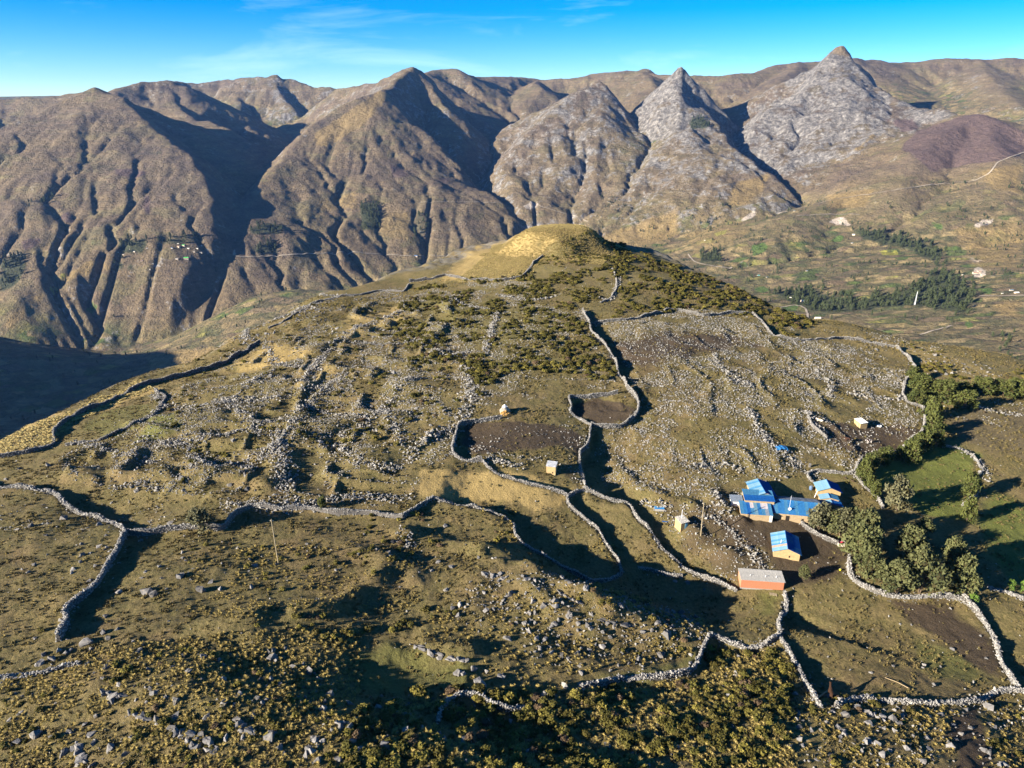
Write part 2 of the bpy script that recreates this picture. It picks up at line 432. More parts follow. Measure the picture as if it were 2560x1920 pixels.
# ------------------------------------------------------------------ dry stone walls: courses in photograph pixels
# key: (label, points, height, width, drop of the ground, side of the drop (+1 right of the line's direction), reach of the drop)
WALLS = {
 'rim': ('long dark dry stone wall along the left brink of the hill above the shaded valley', [(-60, 1158), (0, 1145), (77, 1129), (134, 1107), (136, 1076), (163, 1052), (203, 1029), (260, 1007), (346, 966), (407, 950), (488, 930), (549, 911), (610, 877), (651, 854)], 1.7, 1.0, 0.6, 1, 10),
 'strip': ('low stone wall dividing the two small green plots at the far left', [(387, 974), (415, 991), (403, 1019), (366, 1048), (301, 1076), (252, 1098), (163, 1109)], 0.9, 1.1, 0.4, -1, 8),
 'rimtop': ('rough stone wall on the left skyline below the grassy mound', [(671, 822), (720, 800), (773, 765), (838, 744), (900, 740), (950, 727), (1009, 732), (1023, 712)], 0.9, 1.1, 0, 1, 5),
 'crown': ('short dark stone wall on the skyline left of the grassy mound', [(1023, 706), (1070, 699), (1114, 689)], 1.5, 1.0, 0.5, 1, 6),
 'moundfoot': ('stone wall climbing the foot of the grassy mound', [(1114, 689), (1180, 700), (1257, 700), (1306, 692), (1334, 656), (1357, 640)], 1.4, 1.0, 0.4, 1, 6),
 'tophedge': ('ruined stone wall among the shrubs right of the grassy mound', [(1530, 672), (1541, 700), (1541, 722), (1525, 748), (1500, 758)], 0.9, 0.9, 0, 1, 5),
 'spine': ('tall winding stone wall down the middle of the hill, left of the pale stony field', [(1456, 780), (1473, 805), (1477, 829), (1513, 862), (1538, 898), (1544, 931), (1562, 955), (1566, 972)], 1.7, 1.0, 1.6, -1, 10),
 'pen': ('curved stone wall round the small dark dung pen at the foot of the winding wall', [(1566, 974), (1578, 980), (1597, 1004), (1595, 1029), (1570, 1053), (1542, 1061), (1501, 1061), (1479, 1057)], 1.7, 1.0, 1.2, -1, 9),
 'penleft': ('left stone wall of the small dark dung pen', [(1545, 985), (1500, 988), (1473, 990), (1418, 992), (1432, 1012), (1422, 1025), (1452, 1045), (1479, 1057)], 1.3, 0.9, 1.6, -1, 9),
 'mid': ('bright stone wall on the right side of the adobe hut in the middle corral', [(1479, 1057), (1473, 1090), (1470, 1102), (1449, 1120), (1451, 1160), (1460, 1192), (1463, 1217)], 1.7, 0.9, 2.2, -1, 12),
 'corral': ('dark walled corner on the left of the middle corral', [(1255, 1043), (1221, 1046), (1188, 1049), (1143, 1057), (1133, 1120), (1139, 1080), (1130, 1116), (1134, 1141), (1156, 1149), (1206, 1149)], 1.6, 0.9, 1.0, -1, 7),
 'hutline': ('low stone wall below the adobe hut in the middle corral', [(1206, 1149), (1221, 1163), (1243, 1181), (1297, 1199), (1351, 1214), (1405, 1225), (1420, 1235)], 1.2, 0.8, -0.8, 1, 6),
 'lane': ('stone wall on the left of the narrow dark strip field', [(1463, 1220), (1440, 1226), (1416, 1236), (1420, 1255), (1452, 1276), (1473, 1295), (1503, 1314), (1514, 1344), (1536, 1366), (1549, 1377), (1556, 1409)], 1.4, 0.9, 1.6, -1, 11),
 'laneend': ('stone wall closing the narrow strip field at its lower end', [(1556, 1409), (1530, 1423), (1481, 1434), (1478, 1436)], 1.2, 0.8, 0.4, 1, 5),
 'terrace': ('bright stone wall running diagonally below the dry yellow field to the strip field', [(1083, 1245), (1138, 1254), (1206, 1268), (1261, 1286), (1290, 1301), (1282, 1326), (1293, 1340), (1351, 1380), (1405, 1406), (1478, 1436)], 1.5, 1.0, 2.4, -1, 14),
 'notch': ('stone wall bending round the notch left of the dry yellow field', [(1083, 1245), (1062, 1257), (1030, 1277), (1007, 1293)], 1.5, 0.9, 0.8, -1, 7),
 'yard': ('stone wall from the middle corral down to the house of red brick', [(1463, 1223), (1489, 1230), (1522, 1244), (1579, 1248), (1580, 1263), (1595, 1287), (1628, 1306), (1644, 1333), (1666, 1360), (1687, 1374), (1706, 1382), (1709, 1401), (1739, 1412), (1793, 1434), (1845, 1458)], 1.6, 1.0, 2.0, -1, 12),
 'bank': ('rubble stone wall below the strip fields above the shaded slope', [(1598, 1390), (1630, 1398), (1671, 1412), (1709, 1416)], 1.0, 1.1, 0.6, -1, 8),
 'left': ('dark stone wall zigzagging down the left pasture', [(-60, 1214), (0, 1216), (72, 1218), (137, 1225), (156, 1247), (188, 1268), (246, 1279), (282, 1297), (318, 1326), (297, 1366), (268, 1417), (250, 1449), (217, 1485), (181, 1514), (159, 1532), (174, 1554), (159, 1583), (148, 1605)], 1.6, 0.95, 0.9, -1, 9),
 'cross': ('scalloped stone wall across the hill above the left pasture', [(318, 1326), (362, 1330), (416, 1322), (470, 1318), (564, 1322), (579, 1294), (622, 1270), (662, 1272), (700, 1275), (765, 1272), (837, 1283), (917, 1281), (1007, 1293)], 1.5, 1.0, 0.9, 1, 8),
 'lowleft': ('neat low stone wall at the bottom left edge', [(-40, 1703), (0, 1699), (54, 1691), (119, 1682), (158, 1669), (205, 1665)], 1.1, 0.8, 0.5, 1, 6),
 'frontmid': ('low stone wall above the dark shrubs at the bottom middle', [(1096, 1813), (1103, 1778), (1109, 1759), (1134, 1747), (1169, 1736), (1216, 1753), (1258, 1769), (1307, 1766), (1316, 1750), (1367, 1734)], 1.1, 0.7, 0.9, 1, 7),
 'frontright': ('stone wall above the bottom shrubs bending round a tussock', [(1453, 1718), (1503, 1706), (1563, 1690), (1642, 1690), (1725, 1677), (1737, 1668), (1750, 1639), (1766, 1604), (1778, 1592), (1801, 1598), (1839, 1611), (1899, 1611), (1940, 1598), (1952, 1581)], 1.2, 0.75, 1.6, 1, 9),
 'brickyard': ('bright stone wall running down from the house of red brick', [(1962, 1474), (1968, 1488), (1966, 1512), (1945, 1543), (1952, 1581)], 1.4, 0.8, 2.2, -1, 14),
 'gateleft': ('broken stone wall with thorn twigs left of the corral gateway', [(1952, 1595), (1983, 1638), (2002, 1676), (2025, 1724), (2050, 1774)], 1.3, 0.8, 1.8, -1, 11),
 'front': ('white stone wall along the lower edge of the big right corral', [(2085, 1771), (2113, 1759), (2164, 1743), (2208, 1749), (2271, 1759), (2335, 1759), (2398, 1759), (2446, 1752), (2480, 1730), (2518, 1724), (2575, 1735)], 1.1, 0.75, 0.3, 1, 5),
 'sickle': ('white stone wall curving round the right side of the big right corral', [(2545, 1726), (2512, 1676), (2493, 1638), (2490, 1600), (2461, 1556), (2430, 1524), (2404, 1499)], 1.5, 0.8, 1.0, 1, 9),
 'grove': ('white stone wall round the foot of the tree grove', [(2123, 1394), (2123, 1421), (2132, 1454), (2171, 1475), (2225, 1493), (2276, 1496), (2337, 1492), (2397, 1497), (2404, 1499)], 1.4, 0.9, 0.3, 1, 5),
 'lane2': ('pale stone wall between the long blue roofed house and the grove', [(2002, 1309), (2020, 1327), (2059, 1345), (2093, 1361)], 1.2, 0.9, 0, 1, 5),
 'farright': ('pale stone wall at the right edge below the grove', [(2469, 1469), (2503, 1478), (2557, 1499), (2600, 1515)], 1.1, 0.9, 0.3, 1, 5),
 'garden': ('bright stone wall round the weedy garden behind the hamlet', [(2044, 1207), (2026, 1201), (2014, 1189), (2032, 1174), (2081, 1180), (2138, 1186), (2141, 1165), (2153, 1153)], 1.3, 0.9, 0.2, -1, 5),
 'gardenright': ('stone wall from the garden down past a single tree', [(2138, 1186), (2153, 1207), (2189, 1237), (2207, 1270)], 1.3, 0.9, 0.6, -1, 6),
 'east': ('long stone wall along the right side of the hut corral beside the hedge', [(2238, 869), (2262, 885), (2295, 934), (2262, 950), (2256, 987), (2266, 1007), (2307, 1015), (2313, 1052), (2303, 1084), (2270, 1105), (2250, 1129), (2189, 1141)], 1.5, 1.1, 0.9, -1, 7),
 'northeast': ('rubble stone wall on the right skyline of the stony field', [(1880, 785), (1904, 799), (1920, 828), (1941, 844), (1994, 852), (2040, 850), (2108, 845), (2156, 854), (2238, 869)], 1.3, 1.1, 0.6, -1, 7),
 'north': ('old stone wall along the top of the pale stony field below the shrubs', [(1473, 803), (1562, 801), (1623, 789), (1672, 774), (1701, 775), (1758, 789), (1823, 783), (1880, 785)], 1.3, 1.1, 0.5, 1, 6),
 'hutcorral': ('rubble stone wall on the left of the right hand adobe hut', [(2018, 1048), (2034, 1072), (2067, 1096)], 1.1, 1.3, 0.3, -1, 5),
 'field': ('tumbled stone bank on the right of the bright green field', [(2352, 1113), (2413, 1125), (2433, 1141), (2457, 1178), (2439, 1190), (2442, 1237), (2406, 1267)], 0.8, 1.4, 0.3, -1, 5),
}
def resample(P, step):
    P = np.asarray(P, float)
    d = np.r_[0, np.cumsum(np.hypot(*(P[1:, :2] - P[:-1, :2]).T))]
    n = max(2, int(d[-1] / step) + 1)
    s = np.linspace(0, d[-1], n)
    return np.stack([np.interp(s, d, P[:, k]) for k in range(P.shape[1])], -1)

def smooth_line(P, it=2):
    P = np.asarray(P, float)
    for _ in range(it):
        Q = P.copy(); Q[1:-1] = 0.25 * P[:-2] + 0.5 * P[1:-1] + 0.25 * P[2:]; P = Q
    return P

WALLW = {}
for k, w in WALLS.items():
    WALLW[k] = smooth_line(resample(gpoly(w[1]), 1.2), 2)

def local(xs, ys, m):
    """index window of the height grid around some points"""
    i0 = max(int((min(xs) - m - GX0) / GS), 0); i1 = min(int((max(xs) + m - GX0) / GS) + 2, len(gx))
    j0 = max(int((min(ys) - m - GY0) / GS), 0); j1 = min(int((max(ys) + m - GY0) / GS) + 2, len(gy))
    return slice(j0, j1), slice(i0, i1)

wall_near = np.full(H.shape, 99.0)
H0 = H.copy()
for k, w in WALLS.items():
    P = WALLW[k][::3]; dz, sg, L = w[4], w[5], w[6]
    sl = local(P[:, 0], P[:, 1], L * 3.2 + 3)
    d, side, s, z = seg_dist(FX[sl], FY[sl], P)
    tot = s.max()
    ends = sstep(0, 7, s) * sstep(0, 7, tot - s)
    H[sl] -= dz * sstep(-0.5, 0.9, side * sg) * np.exp(-(d / L) ** 1.5) * ends
    wall_near[sl] = np.minimum(wall_near[sl], d)

K = 1.15732
# old tumbled terraces of the left field: lumpy ground
def old_walls(x, y):
    """1 along a net of fallen walls"""
    a = 1 - np.abs(vnoise(x / 19, y / 15, 26)); b = 1 - np.abs(vnoise(x / 10 + 7, y / 12 - 3, 45))
    return np.maximum(sstep(0.80, 0.97, a), 0.75 * sstep(0.84, 0.98, b)) * sstep(-0.55, -0.15, vnoise(x / 12, y / 12, 46))
_op = gpoly([(a * K, b * K) for a, b in [(60, 1040), (130, 985), (300, 930), (360, 855), (560, 740), (770, 650), (1000, 640), (1010, 860), (955, 985), (868, 1075), (480, 1100), (300, 1060)]])
_l = 1 - sstep(-6, 3, poly_sd(FX, FY, [tuple(p) for p in _op]))
H += _l * (1.35 * old_walls(FX, FY) + 1.1 * fbm(FX / 13, FY / 9, 2, seed=25) + 0.35 * fbm(FX / 4, FY / 4, 2, seed=27))
_op = gpoly([(a * K, b * K) for a, b in [(1300, 700), (1640, 700), (1960, 800), (1980, 950), (1850, 1020), (1580, 1040), (1310, 1040)]])
_l = 1 - sstep(-6, 3, poly_sd(FX, FY, [tuple(p) for p in _op]))
H += _l * (0.7 * old_walls(FX, FY) + 0.5 * fbm(FX / 13, FY / 9, 2, seed=25) + 0.25 * fbm(FX / 4, FY / 4, 2, seed=29))
_op = gpoly([(0, 1920), (0, 1650), (500, 1560), (900, 1560), (1250, 1430), (1750, 1560), (1960, 1650), (2050, 1800), (2000, 1920)])
_l = 1 - sstep(-6, 3, poly_sd(FX, FY, [tuple(p) for p in _op]))
H += _l * (1.1 * (ridged(FX / 15, FY / 10, 3, 0.55, seed=30) - 0.62) + 0.25 * fbm(FX / 3.5, FY / 3.5, 2, seed=31))
# banks: (line, height, half width)
for line, bh, bw in [([(1700, 1255), (1735, 1272), (1765, 1292)], 1.6, 2.4), ([(1728, 1318), (1750, 1362), (1790, 1375), (1822, 1386)], 2.0, 2.8), ([(1780, 1250), (1815, 1275), (1848, 1300)], 1.5, 2.4), ([(1625, 1232), (1665, 1250), (1690, 1258)], 1.3, 2.2),
                     ([(1560, 1185), (1600, 1215), (1640, 1240)], 1.2, 2.4), ([(1230, 1400), (1330, 1440), (1420, 1490), (1520, 1540)], 1.9, 3.2), ([(1300, 1490), (1400, 1545), (1480, 1590)], 1.3, 2.8), ([(560, 1565), (700, 1548), (820, 1530), (900, 1480), (955, 1440)], 1.6, 2.8), ([(1060, 1610), (1120, 1630), (1180, 1640)], 1.0, 1.8),
                     ([(1010, 1330), (1100, 1352), (1200, 1375)], 1.5, 2.6), ([(880, 1375), (960, 1400), (1040, 1440)], 1.4, 2.6), ([(180, 1170), (300, 1180), (420, 1190)], 1.2, 2.6), ([(470, 1160), (560, 1190), (660, 1215)], 1.4, 2.6), ([(330, 1060), (420, 1085), (520, 1095)], 1.2, 2.2), ([(760, 1180), (850, 1200), (930, 1190)], 1.2, 2.2)]:
    P = smooth_line(resample(gpoly(line), 2.0), 3)
    sl = local(P[:, 0], P[:, 1], bw * 4)
    d, side, s, z = seg_dist(FX[sl], FY[sl], [tuple(p) for p in P])
    H[sl] += bh * np.exp(-(d / bw) ** 2) * (0.8 + 0.5 * vnoise(FX[sl] / 4, FY[sl] / 4, 47))
# hollows and humps (photo px, py, half width across, half depth in metres, height)
for px, py, rx, ry, dz in [
    (290, 1262, 16, 10, -2.6), (1515, 1130, 12, 16, -1.6), (1690, 1350, 14, 10, -1.6), (1720, 1480, 20, 10, -1.8), (1560, 1460, 18, 8, -1.2),
    (1480, 1330, 9, 10, -1.0), (960, 1590, 14, 8, -1.0), (850, 1560, 16, 4, 1.6), (660, 1600, 14, 3.5, 1.2), (1080, 1640, 12, 2.5, 1.4),
    (1160, 1085, 10, 6, -0.8), (2120, 1230, 12, 10, -0.6), (1500, 1340, 6, 5, 0.4), (1150, 1330, 14, 6, -1.2), (1330, 1440, 16, 4, 2.0), (1480, 1520, 20, 5, 1.8), (1640, 1580, 14, 4, 1.5), (1250, 1380, 12, 3, 1.4), (1420, 1470, 14, 3, 1.4), (1600, 1420, 20, 8, -1.4), (1760, 1500, 20, 8, -1.2),
    (700, 1170, 5, 16, 1.6), (480, 1180, 14, 4, 1.2), (600, 1100, 12, 4, 1.0), (900, 1130, 7, 7, 1.0), (1010, 960, 5, 8, 1.2), (1150, 800, 5, 8, 0.9), (700, 920, 8, 5, 0.8), (540, 1040, 9, 4, 0.9),
    (420, 1700, 26, 9, 1.2), (700, 1800, 20, 8, 1.6), (1000, 1850, 16, 7, 1.0), (1500, 1850, 22, 6, -1.2), (1300, 1830, 12, 5, -1.2)]:
    c = gpoly([(px, py)])[0]
    sl = local([c[0]], [c[1]], max(rx, ry) * 3)
    H[sl] += dz * np.exp(-((FX[sl] - c[0]) / rx) ** 2 - ((FY[sl] - c[1]) / ry) ** 2)
H += 0.55 * fbm(FX / 24, FY / 24, 3, seed=21) + 0.22 * fbm(FX / 6.5, FY / 6.5, 2, seed=22)

def S(pts): return [(a * K, b * K) for a, b in pts]
AREAS = {   # attribute -> list of (polygon in photo pixels, softness in m, weight)
 'dirt': [(S([(1268, 868), (1290, 858), (1350, 868), (1376, 893), (1350, 913), (1290, 913), (1240, 892), (1235, 870)]), 1.5, 1.0),
          (S([(1015, 905), (1080, 915), (1240, 925), (1268, 945), (1245, 975), (1180, 965), (1100, 978), (1010, 988), (1000, 960)]), 2.0, 1.0),
          (S([(1320, 740), (1400, 718), (1560, 715), (1640, 745), (1480, 772), (1390, 795), (1320, 775)]), 5.0, 0.9),
          (S([(1755, 905), (1830, 915), (1920, 915), (1985, 930), (1950, 980), (1870, 985), (1790, 955)]), 2.5, 0.95),
          (S([(1560, 1110), (1740, 1110), (1830, 1200), (1840, 1250), (1780, 1270), (1700, 1280), (1640, 1200), (1560, 1170)]), 3.0, 0.75),
          (S([(1930, 1300), (2060, 1300), (2130, 1380), (2165, 1470), (2060, 1410), (1960, 1345)]), 3.0, 0.85),
          (S([(1385, 1075), (1480, 1085), (1570, 1060), (1590, 1120), (1680, 1220), (1590, 1240), (1480, 1190), (1440, 1130)]), 3.0, 0.6),
          (S([(1295, 930), (1380, 920), (1340, 1030), (1300, 1035)]), 4.0, 0.35),
          ([(2370, 1780), (2440, 1772), (2470, 1876), (2455, 1930), (2398, 1915)], 1.2, 0.9),
          (S([(1250, 990), (1200, 1000), (1215, 1045), (1255, 1045)]), 2.0, 0.5)],
 'green': [(S([(1870, 1010), (1960, 985), (2060, 955), (2112, 985), (2090, 1060), (2112, 1140), (2000, 1115), (1910, 1065)]), 2.5, 1.0),
           (S([(2125, 1050), (2230, 1100), (2260, 1310), (2130, 1210), (2100, 1110)]), 4.0, 0.75),
           (S([(740, 1410), (860, 1360), (1000, 1430), (1050, 1475), (900, 1505), (800, 1490)]), 3.5, 0.5),
           (S([(1180, 1480), (1400, 1440), (1510, 1410), (1500, 1455), (1280, 1490)]), 2.0, 0.5),
           (S([(160, 925), (240, 880), (345, 868), (335, 915), (250, 947)]), 3.0, 0.45), (S([(305, 905), (392, 888), (382, 935), (295, 955)]), 3.0, 0.6),
           (S([(1640, 1285), (1690, 1270), (1680, 1330), (1640, 1330)]), 2.5, 0.5), (S([(1960, 1380), (2090, 1390), (2160, 1480), (2000, 1490)]), 4.0, 0.5),
           (S([(1780, 1010), (1850, 1000), (1840, 1040), (1770, 1035)]), 3.0, 0.4), (S([(860, 640), (1000, 640), (1250, 700), (1250, 830), (1000, 780)]), 8.0, 0.35)],
 'dry': [(S([(915, 1020), (1060, 1012), (1232, 1058), (1228, 1105), (1080, 1090), (915, 1060)]), 2.0, 0.9),
         (S([(960, 605), (1125, 475), (1245, 475), (1275, 505), (1175, 540), (1110, 600), (1000, 612)]), 5.0, 0.9),
         (S([(0, 955), (150, 895), (300, 825), (345, 840), (150, 915), (125, 955), (0, 985)]), 3.0, 0.9),
         (S([(490, 790), (600, 735), (680, 760), (540, 805)]), 4.0, 0.7), (S([(740, 690), (860, 660), (880, 690), (760, 730)]), 4.0, 0.6), (S([(640, 790), (740, 790), (720, 840), (640, 830)]), 4.0, 0.5),
         (S([(650, 1150), (860, 1140), (860, 1190), (660, 1190)]), 3.0, 0.35), (S([(0, 1300), (160, 1250), (110, 1400), (0, 1460)]), 4.0, 0.35),
         (S([(1730, 690), (1900, 720), (2050, 760), (2200, 830), (2190, 850), (1960, 790), (1740, 720)]), 5.0, 0.5), (S([(2120, 1310), (2260, 1330), (2260, 1460), (2180, 1480)]), 2.0, 0.25),
         ([(2038, 1768), (2072, 1776), (2060, 1830), (2015, 1880), (1995, 1930), (1945, 1930), (2000, 1850)], 1.0, 0.55),
         ([(2290, 1775), (2360, 1785), (2375, 1870), (2330, 1900)], 1.5, 0.5), (S([(370, 770), (560, 720), (560, 790), (380, 820)]), 4.0, 0.35)],
 'plough': [(S([(2045, 905), (2110, 880), (2260, 880), (2260, 1010), (2120, 965), (2060, 945)]), 2.0, 0.8)],
}
AREAW = {a: [(gpoly(p), s, w) for p, s, w in L] for a, L in AREAS.items()}

def area_value(name, X, Y):
    v = np.zeros(X.shape)
    wob = fbm(X / 7, Y / 7, 3, seed=hash(name) % 97 if False else len(name))
    for P, soft, w in AREAW[name]:
        m = (X > P[:, 0].min() - 15) & (X < P[:, 0].max() + 15) & (Y > P[:, 1].min() - 15) & (Y < P[:, 1].max() + 15)
        if not m.any(): continue
        d = poly_sd(X[m], Y[m], [tuple(p) for p in P]) + wob[m] * (1.2 + soft * 0.8)
        v[m] = np.maximum(v[m], w * (1 - sstep(-soft, soft, d)))
    return v

# furrows of the ploughed field
pf = area_value('plough', FX, FY)
H += 0  # furrows are cut into the mesh below, where it is fine enough

# ------------------------------------------------------------------ the hill's mesh: a fan that is finest close to the camera
az = np.radians(np.linspace(-47, 47, 660))
rows = [44.0]
while rows[-1] < 640:
    rows.append(rows[-1] + 0.24 + 0.0021 * rows[-1])
rows = np.array(rows)
AZ, RR = np.meshgrid(az, rows)
HX = RR * np.sin(AZ); HY = RR * np.cos(AZ)
HZ = hz(HX, HY)
outside = poly_sd(HX, HY, rim_poly)
rockf = sstep(-0.1, 0.35, fbm(HX / 18, HY / 18, 4, seed=31))
steepf = sstep(4, 14, outside)
HZ = HZ + 0.17 * fbm(HX / 2.3, HY / 2.0, 3, seed=33) + 0.10 * fbm(HX / 0.9, HY / 0.9, 2, seed=37) + 0.20 * rockf * (ridged(HX / 4.5, HY / 4.5, 3, seed=34) - 0.6)
HZ = HZ + steepf * 1.6 * fbm(HX / 9, HY / 9, 4, seed=35)
pl = area_value('plough', HX, HY)
fdir = math.radians(-24)
HZ = HZ + pl * 0.22 * np.sin((HX * math.sin(fdir) + HY * math.cos(fdir)) * 2 * math.pi / 2.3 + 0.8 * fbm(HX / 12, HY / 12, 2, seed=36))
nr, nc = HX.shape
idx = np.arange(nr * nc).reshape(nr, nc)
HF = np.stack([idx[:-1, :-1], idx[:-1, 1:], idx[1:, 1:], idx[1:, :-1]], -1).reshape(-1, 4)
hill_me = mesh_np('hill', np.stack([HX, HY, HZ], -1).reshape(-1, 3), HF, None, True)
for a in ('dirt', 'green', 'dry'):
    fattr(hill_me, a, area_value(a, HX, HY).ravel())
fattr(hill_me, 'plough', pl.ravel())
fattr(hill_me, 'brink', steepf.ravel())

def hill_material():
    t = NT('hill_ground'); co = t.coord('Object')
    big = t.noise(co, 0.035, 5, 0.6); mid = t.noise(co, 0.22, 6, 0.62); fine = t.noise(co, 1.6, 6, 0.7); tiny = t.noise(co, 6.0, 3, 0.7)
    base = t.ramp(big, [(0.30, (0.090, 0.067, 0.032)), (0.43, (0.145, 0.106, 0.050)), (0.55, (0.130, 0.108, 0.042)), (0.70, (0.200, 0.150, 0.068))])
    base = t.mix(t.ramp(mid, [(0.38, 0.0), (0.62, 0.75)]), base, (0.078, 0.074, 0.024))
    base = t.mix(t.ramp(fine, [(0.40, 0.0), (0.70, 0.65)]), base, (0.255, 0.190, 0.088))
    dryc = t.mix(mid, (0.36, 0.265, 0.110), (0.26, 0.188, 0.072))
    grc = t.mix(mid, (0.080, 0.110, 0.022), (0.150, 0.150, 0.038))
    drt = t.mix(mid, (0.040, 0.028, 0.020), (0.082, 0.060, 0.041))
    def m(name, lo=0.25, hi=0.75):
        f = t.math('ADD', t.attr(name), t.math('MULTIPLY', t.math('SUBTRACT', fine, 0.5), 0.7))
        return t.math('MULTIPLY', t.ramp(f, [(lo, 0.0), (hi, 1.0)]), 0.92)
    c = t.mix(m('dry'), base, dryc)
    c = t.mix(m('green'), c, grc)
    c = t.mix(m('plough', 0.3, 0.8), c, (0.130, 0.102, 0.056))
    c = t.mix(m('dirt'), c, drt)
    c = t.mix(t.math('MULTIPLY', t.attr('brink'), t.ramp(mid, [(0.40, 0.0), (0.55, 0.8)])), c, (0.16, 0.15, 0.135))
    c = t.mix(0.55, c, t.ramp(tiny, [(0.30, (0.25, 0.25, 0.25)), (0.55, (0.5, 0.5, 0.5)), (0.75, (0.80, 0.78, 0.72))]), 'OVERLAY')
    t.color(c)
    h = t.math('ADD', t.math('MULTIPLY', fine, 0.7), t.math('MULTIPLY', tiny, 0.3))
    t.bump(h, 1.0, 0.7)
    return t.m
hill_me.materials.append(hill_material())
hill = tag(link('hill', hill_me), 'stony brown and olive hilltop with walled fields', None, None, 'structure')
# ------------------------------------------------------------------ the valley and the mountains beyond it
VAL = [(-500, 1300, 1100), (-300, 1150, 1450), (0, 1090, 1600), (150, 1010, 1800), (60, 940, 2000), (200, 880, 2250), (330, 870, 2330), (420, 850, 2400), (480, 830, 2350), (600, 800, 2400), (800, 760, 2500), (1000, 700, 2650),
       (1200, 640, 2850), (1400, 620, 2850), (1550, 640, 2650), (1750, 650, 2500), (1950, 720, 2150), (2100, 770, 1900), (2200, 800, 1700), (2350, 850, 1450), (2560, 850, 1450), (2560, 950, 1150), (2850, 900, 1250),
       (2200, 660, 2400), (2450, 660, 2350), (2560, 720, 2000), (2800, 700, 2100), (2500, 570, 2900), (2200, 570, 2950), (1950, 570, 2950), (1700, 570, 3000), (2750, 520, 3300), (2400, 500, 3250),
      
       (1000, 260, 6000), (1500, 240, 6500), (2200, 260, 5600), (2500, 280, 5400), (300, 260, 6000), (-300, 320, 5200), (2900, 260, 5600), (600, 250, 7000), (1300, 215, 8200), (2300, 200, 8000), (-200, 270, 7500), (3000, 230, 7500)]
RIDGES = [  # points (px, py, distance), slope left, slope right (of the line's direction), amount of bare rock
 ([(228, 225, 3900), (150, 258, 3800), (60, 300, 3620), (-120, 380, 3300), (-300, 520, 3000)], .42, .70, 0.35),
 ([(-500, 225, 5200), (-200, 232, 5300), (0, 240, 5300), (98, 244, 5200), (203, 231, 5100)], .4, .45, 0.2),
 ([(281, 230, 4900), (350, 204, 5000), (407, 201, 5000), (455, 214, 4950)], .5, .5, 0.25),
 ([(407, 201, 5000), (430, 250, 4750), (490, 300, 4400), (520, 300, 4350)], .95, .35, 0.1),
 ([(407, 204, 6200), (496, 207, 6300), (570, 198, 6300), (620, 192, 6100), (677, 189, 6000), (720, 193, 6000), (773, 210, 5900), (846, 221, 5800)], .5, .55, 0.35),
 ([(677, 189, 6000), (690, 220, 5800), (720, 265, 5500)], .6, .6, 0.6),
 ([(600, 198, 6200), (590, 230, 5900), (600, 262, 5600)], .7, .5, 0.3),
 ([(846, 221, 5300), (942, 204, 4900), (983, 190, 4750), (1016, 173, 4650), (1036, 169, 4650), (1060, 182, 4700), (1090, 215, 4800), (1130, 250, 4700)], .65, .75, 0.35),
 ([(1036, 169, 4650), (985, 202, 4420), (953, 232, 4150)], .9, .7, 0.3),
 ([(1036, 169, 4650), (1075, 215, 4500), (1120, 262, 4300)], .8, .8, 0.3),
 ([(1060, 185, 5500), (1073, 177, 5600), (1101, 173, 5700), (1130, 174, 5700), (1166, 185, 5850), (1207, 194, 6000), (1280, 196, 6200), (1321, 200, 6300), (1402, 198, 6300), (1492, 186, 6300), (1569, 171, 6200), (1600, 173, 6150), (1640, 183, 6000), (1700, 190, 5900), (1831, 186, 5900), (1880, 182, 6000), (1941, 165, 6200), (2014, 153, 6300), (2124, 150, 6500)], .35, .42, 0.15),
 ([(1600, 173, 6150), (1620, 190, 5700), (1640, 215, 5500)], .4, .4, 0.2),
 ([(1340, 205, 5900), (1350, 225, 5500)], .5, .4, 0.2),
 ([(2000, 153, 6300), (1960, 200, 5600), (1900, 250, 5100), (1840, 290, 4800)], .38, .38, 0.1),
 ([(2124, 148, 6300), (2181, 151, 6500), (2262, 153, 6800), (2453, 145, 7000), (2600, 142, 7000), (2900, 150, 7000), (3200, 150, 7000)], .35, .40, 0.2),
 ([(2453, 147, 7000), (2480, 200, 6000), (2530, 250, 5300), (2600, 300, 4900)], .35, .35, 0.35),
 ([(1495, 203, 4500), (1540, 255, 4330), (1580, 305, 4180), (1606, 330, 4050)], .95, .5, 0.7),
 ([(1694, 176, 4510), (1701, 170, 4500), (1712, 176, 4500), (1718, 200, 4480)], 2.4, 2.4, 0.9),
 ([(1701, 173, 4500), (1692, 200, 4430), (1703, 240, 4250), (1700, 285, 4050), (1690, 335, 3850)], .95, .85, 1.0),
 ([(1690, 335, 3850), (1630, 400, 3600), (1590, 470, 3350), (1560, 540, 3100)], .35, .5, 0.8),
 ([(2075, 131, 5000), (2090, 117, 5000), (2104, 113, 5000), (2116, 121, 5000), (2124, 140, 4985)], 2.2, 2.0, 0.1),
 ([(2124, 145, 4980), (2145, 180, 4850), (2190, 215, 4700), (2235, 245, 4550), (2300, 262, 4400), (2400, 285, 4150)], .85, .42, 0.85),
 ([(2010, 225, 4600), (1985, 268, 4400), (1925, 266, 4350), (1892, 296, 4250)], .5, .9, 0.95),
 ([(2235, 245, 4550), (2240, 300, 4150), (2200, 370, 3800), (2150, 430, 3550), (2110, 480, 3350)], .4, .45, 0.4),
 ([(2400, 285, 4150), (2460, 285, 4000), (2520, 310, 3900), (2600, 350, 3800)], .6, .35, 0.1),
 ([(2440, 284, 4050), (2370, 320, 3800), (2310, 370, 3550), (2270, 430, 3300), (2230, 490, 3050)], .34, .34, 0.05),
 ([(2480, 290, 3980), (2500, 380, 3500), (2480, 460, 3200)], .32, .32, 0.0),
 ([(2100, 500, 3150), (2040, 520, 3000), (1960, 540, 2850)], .3, .3, 0.0),
]

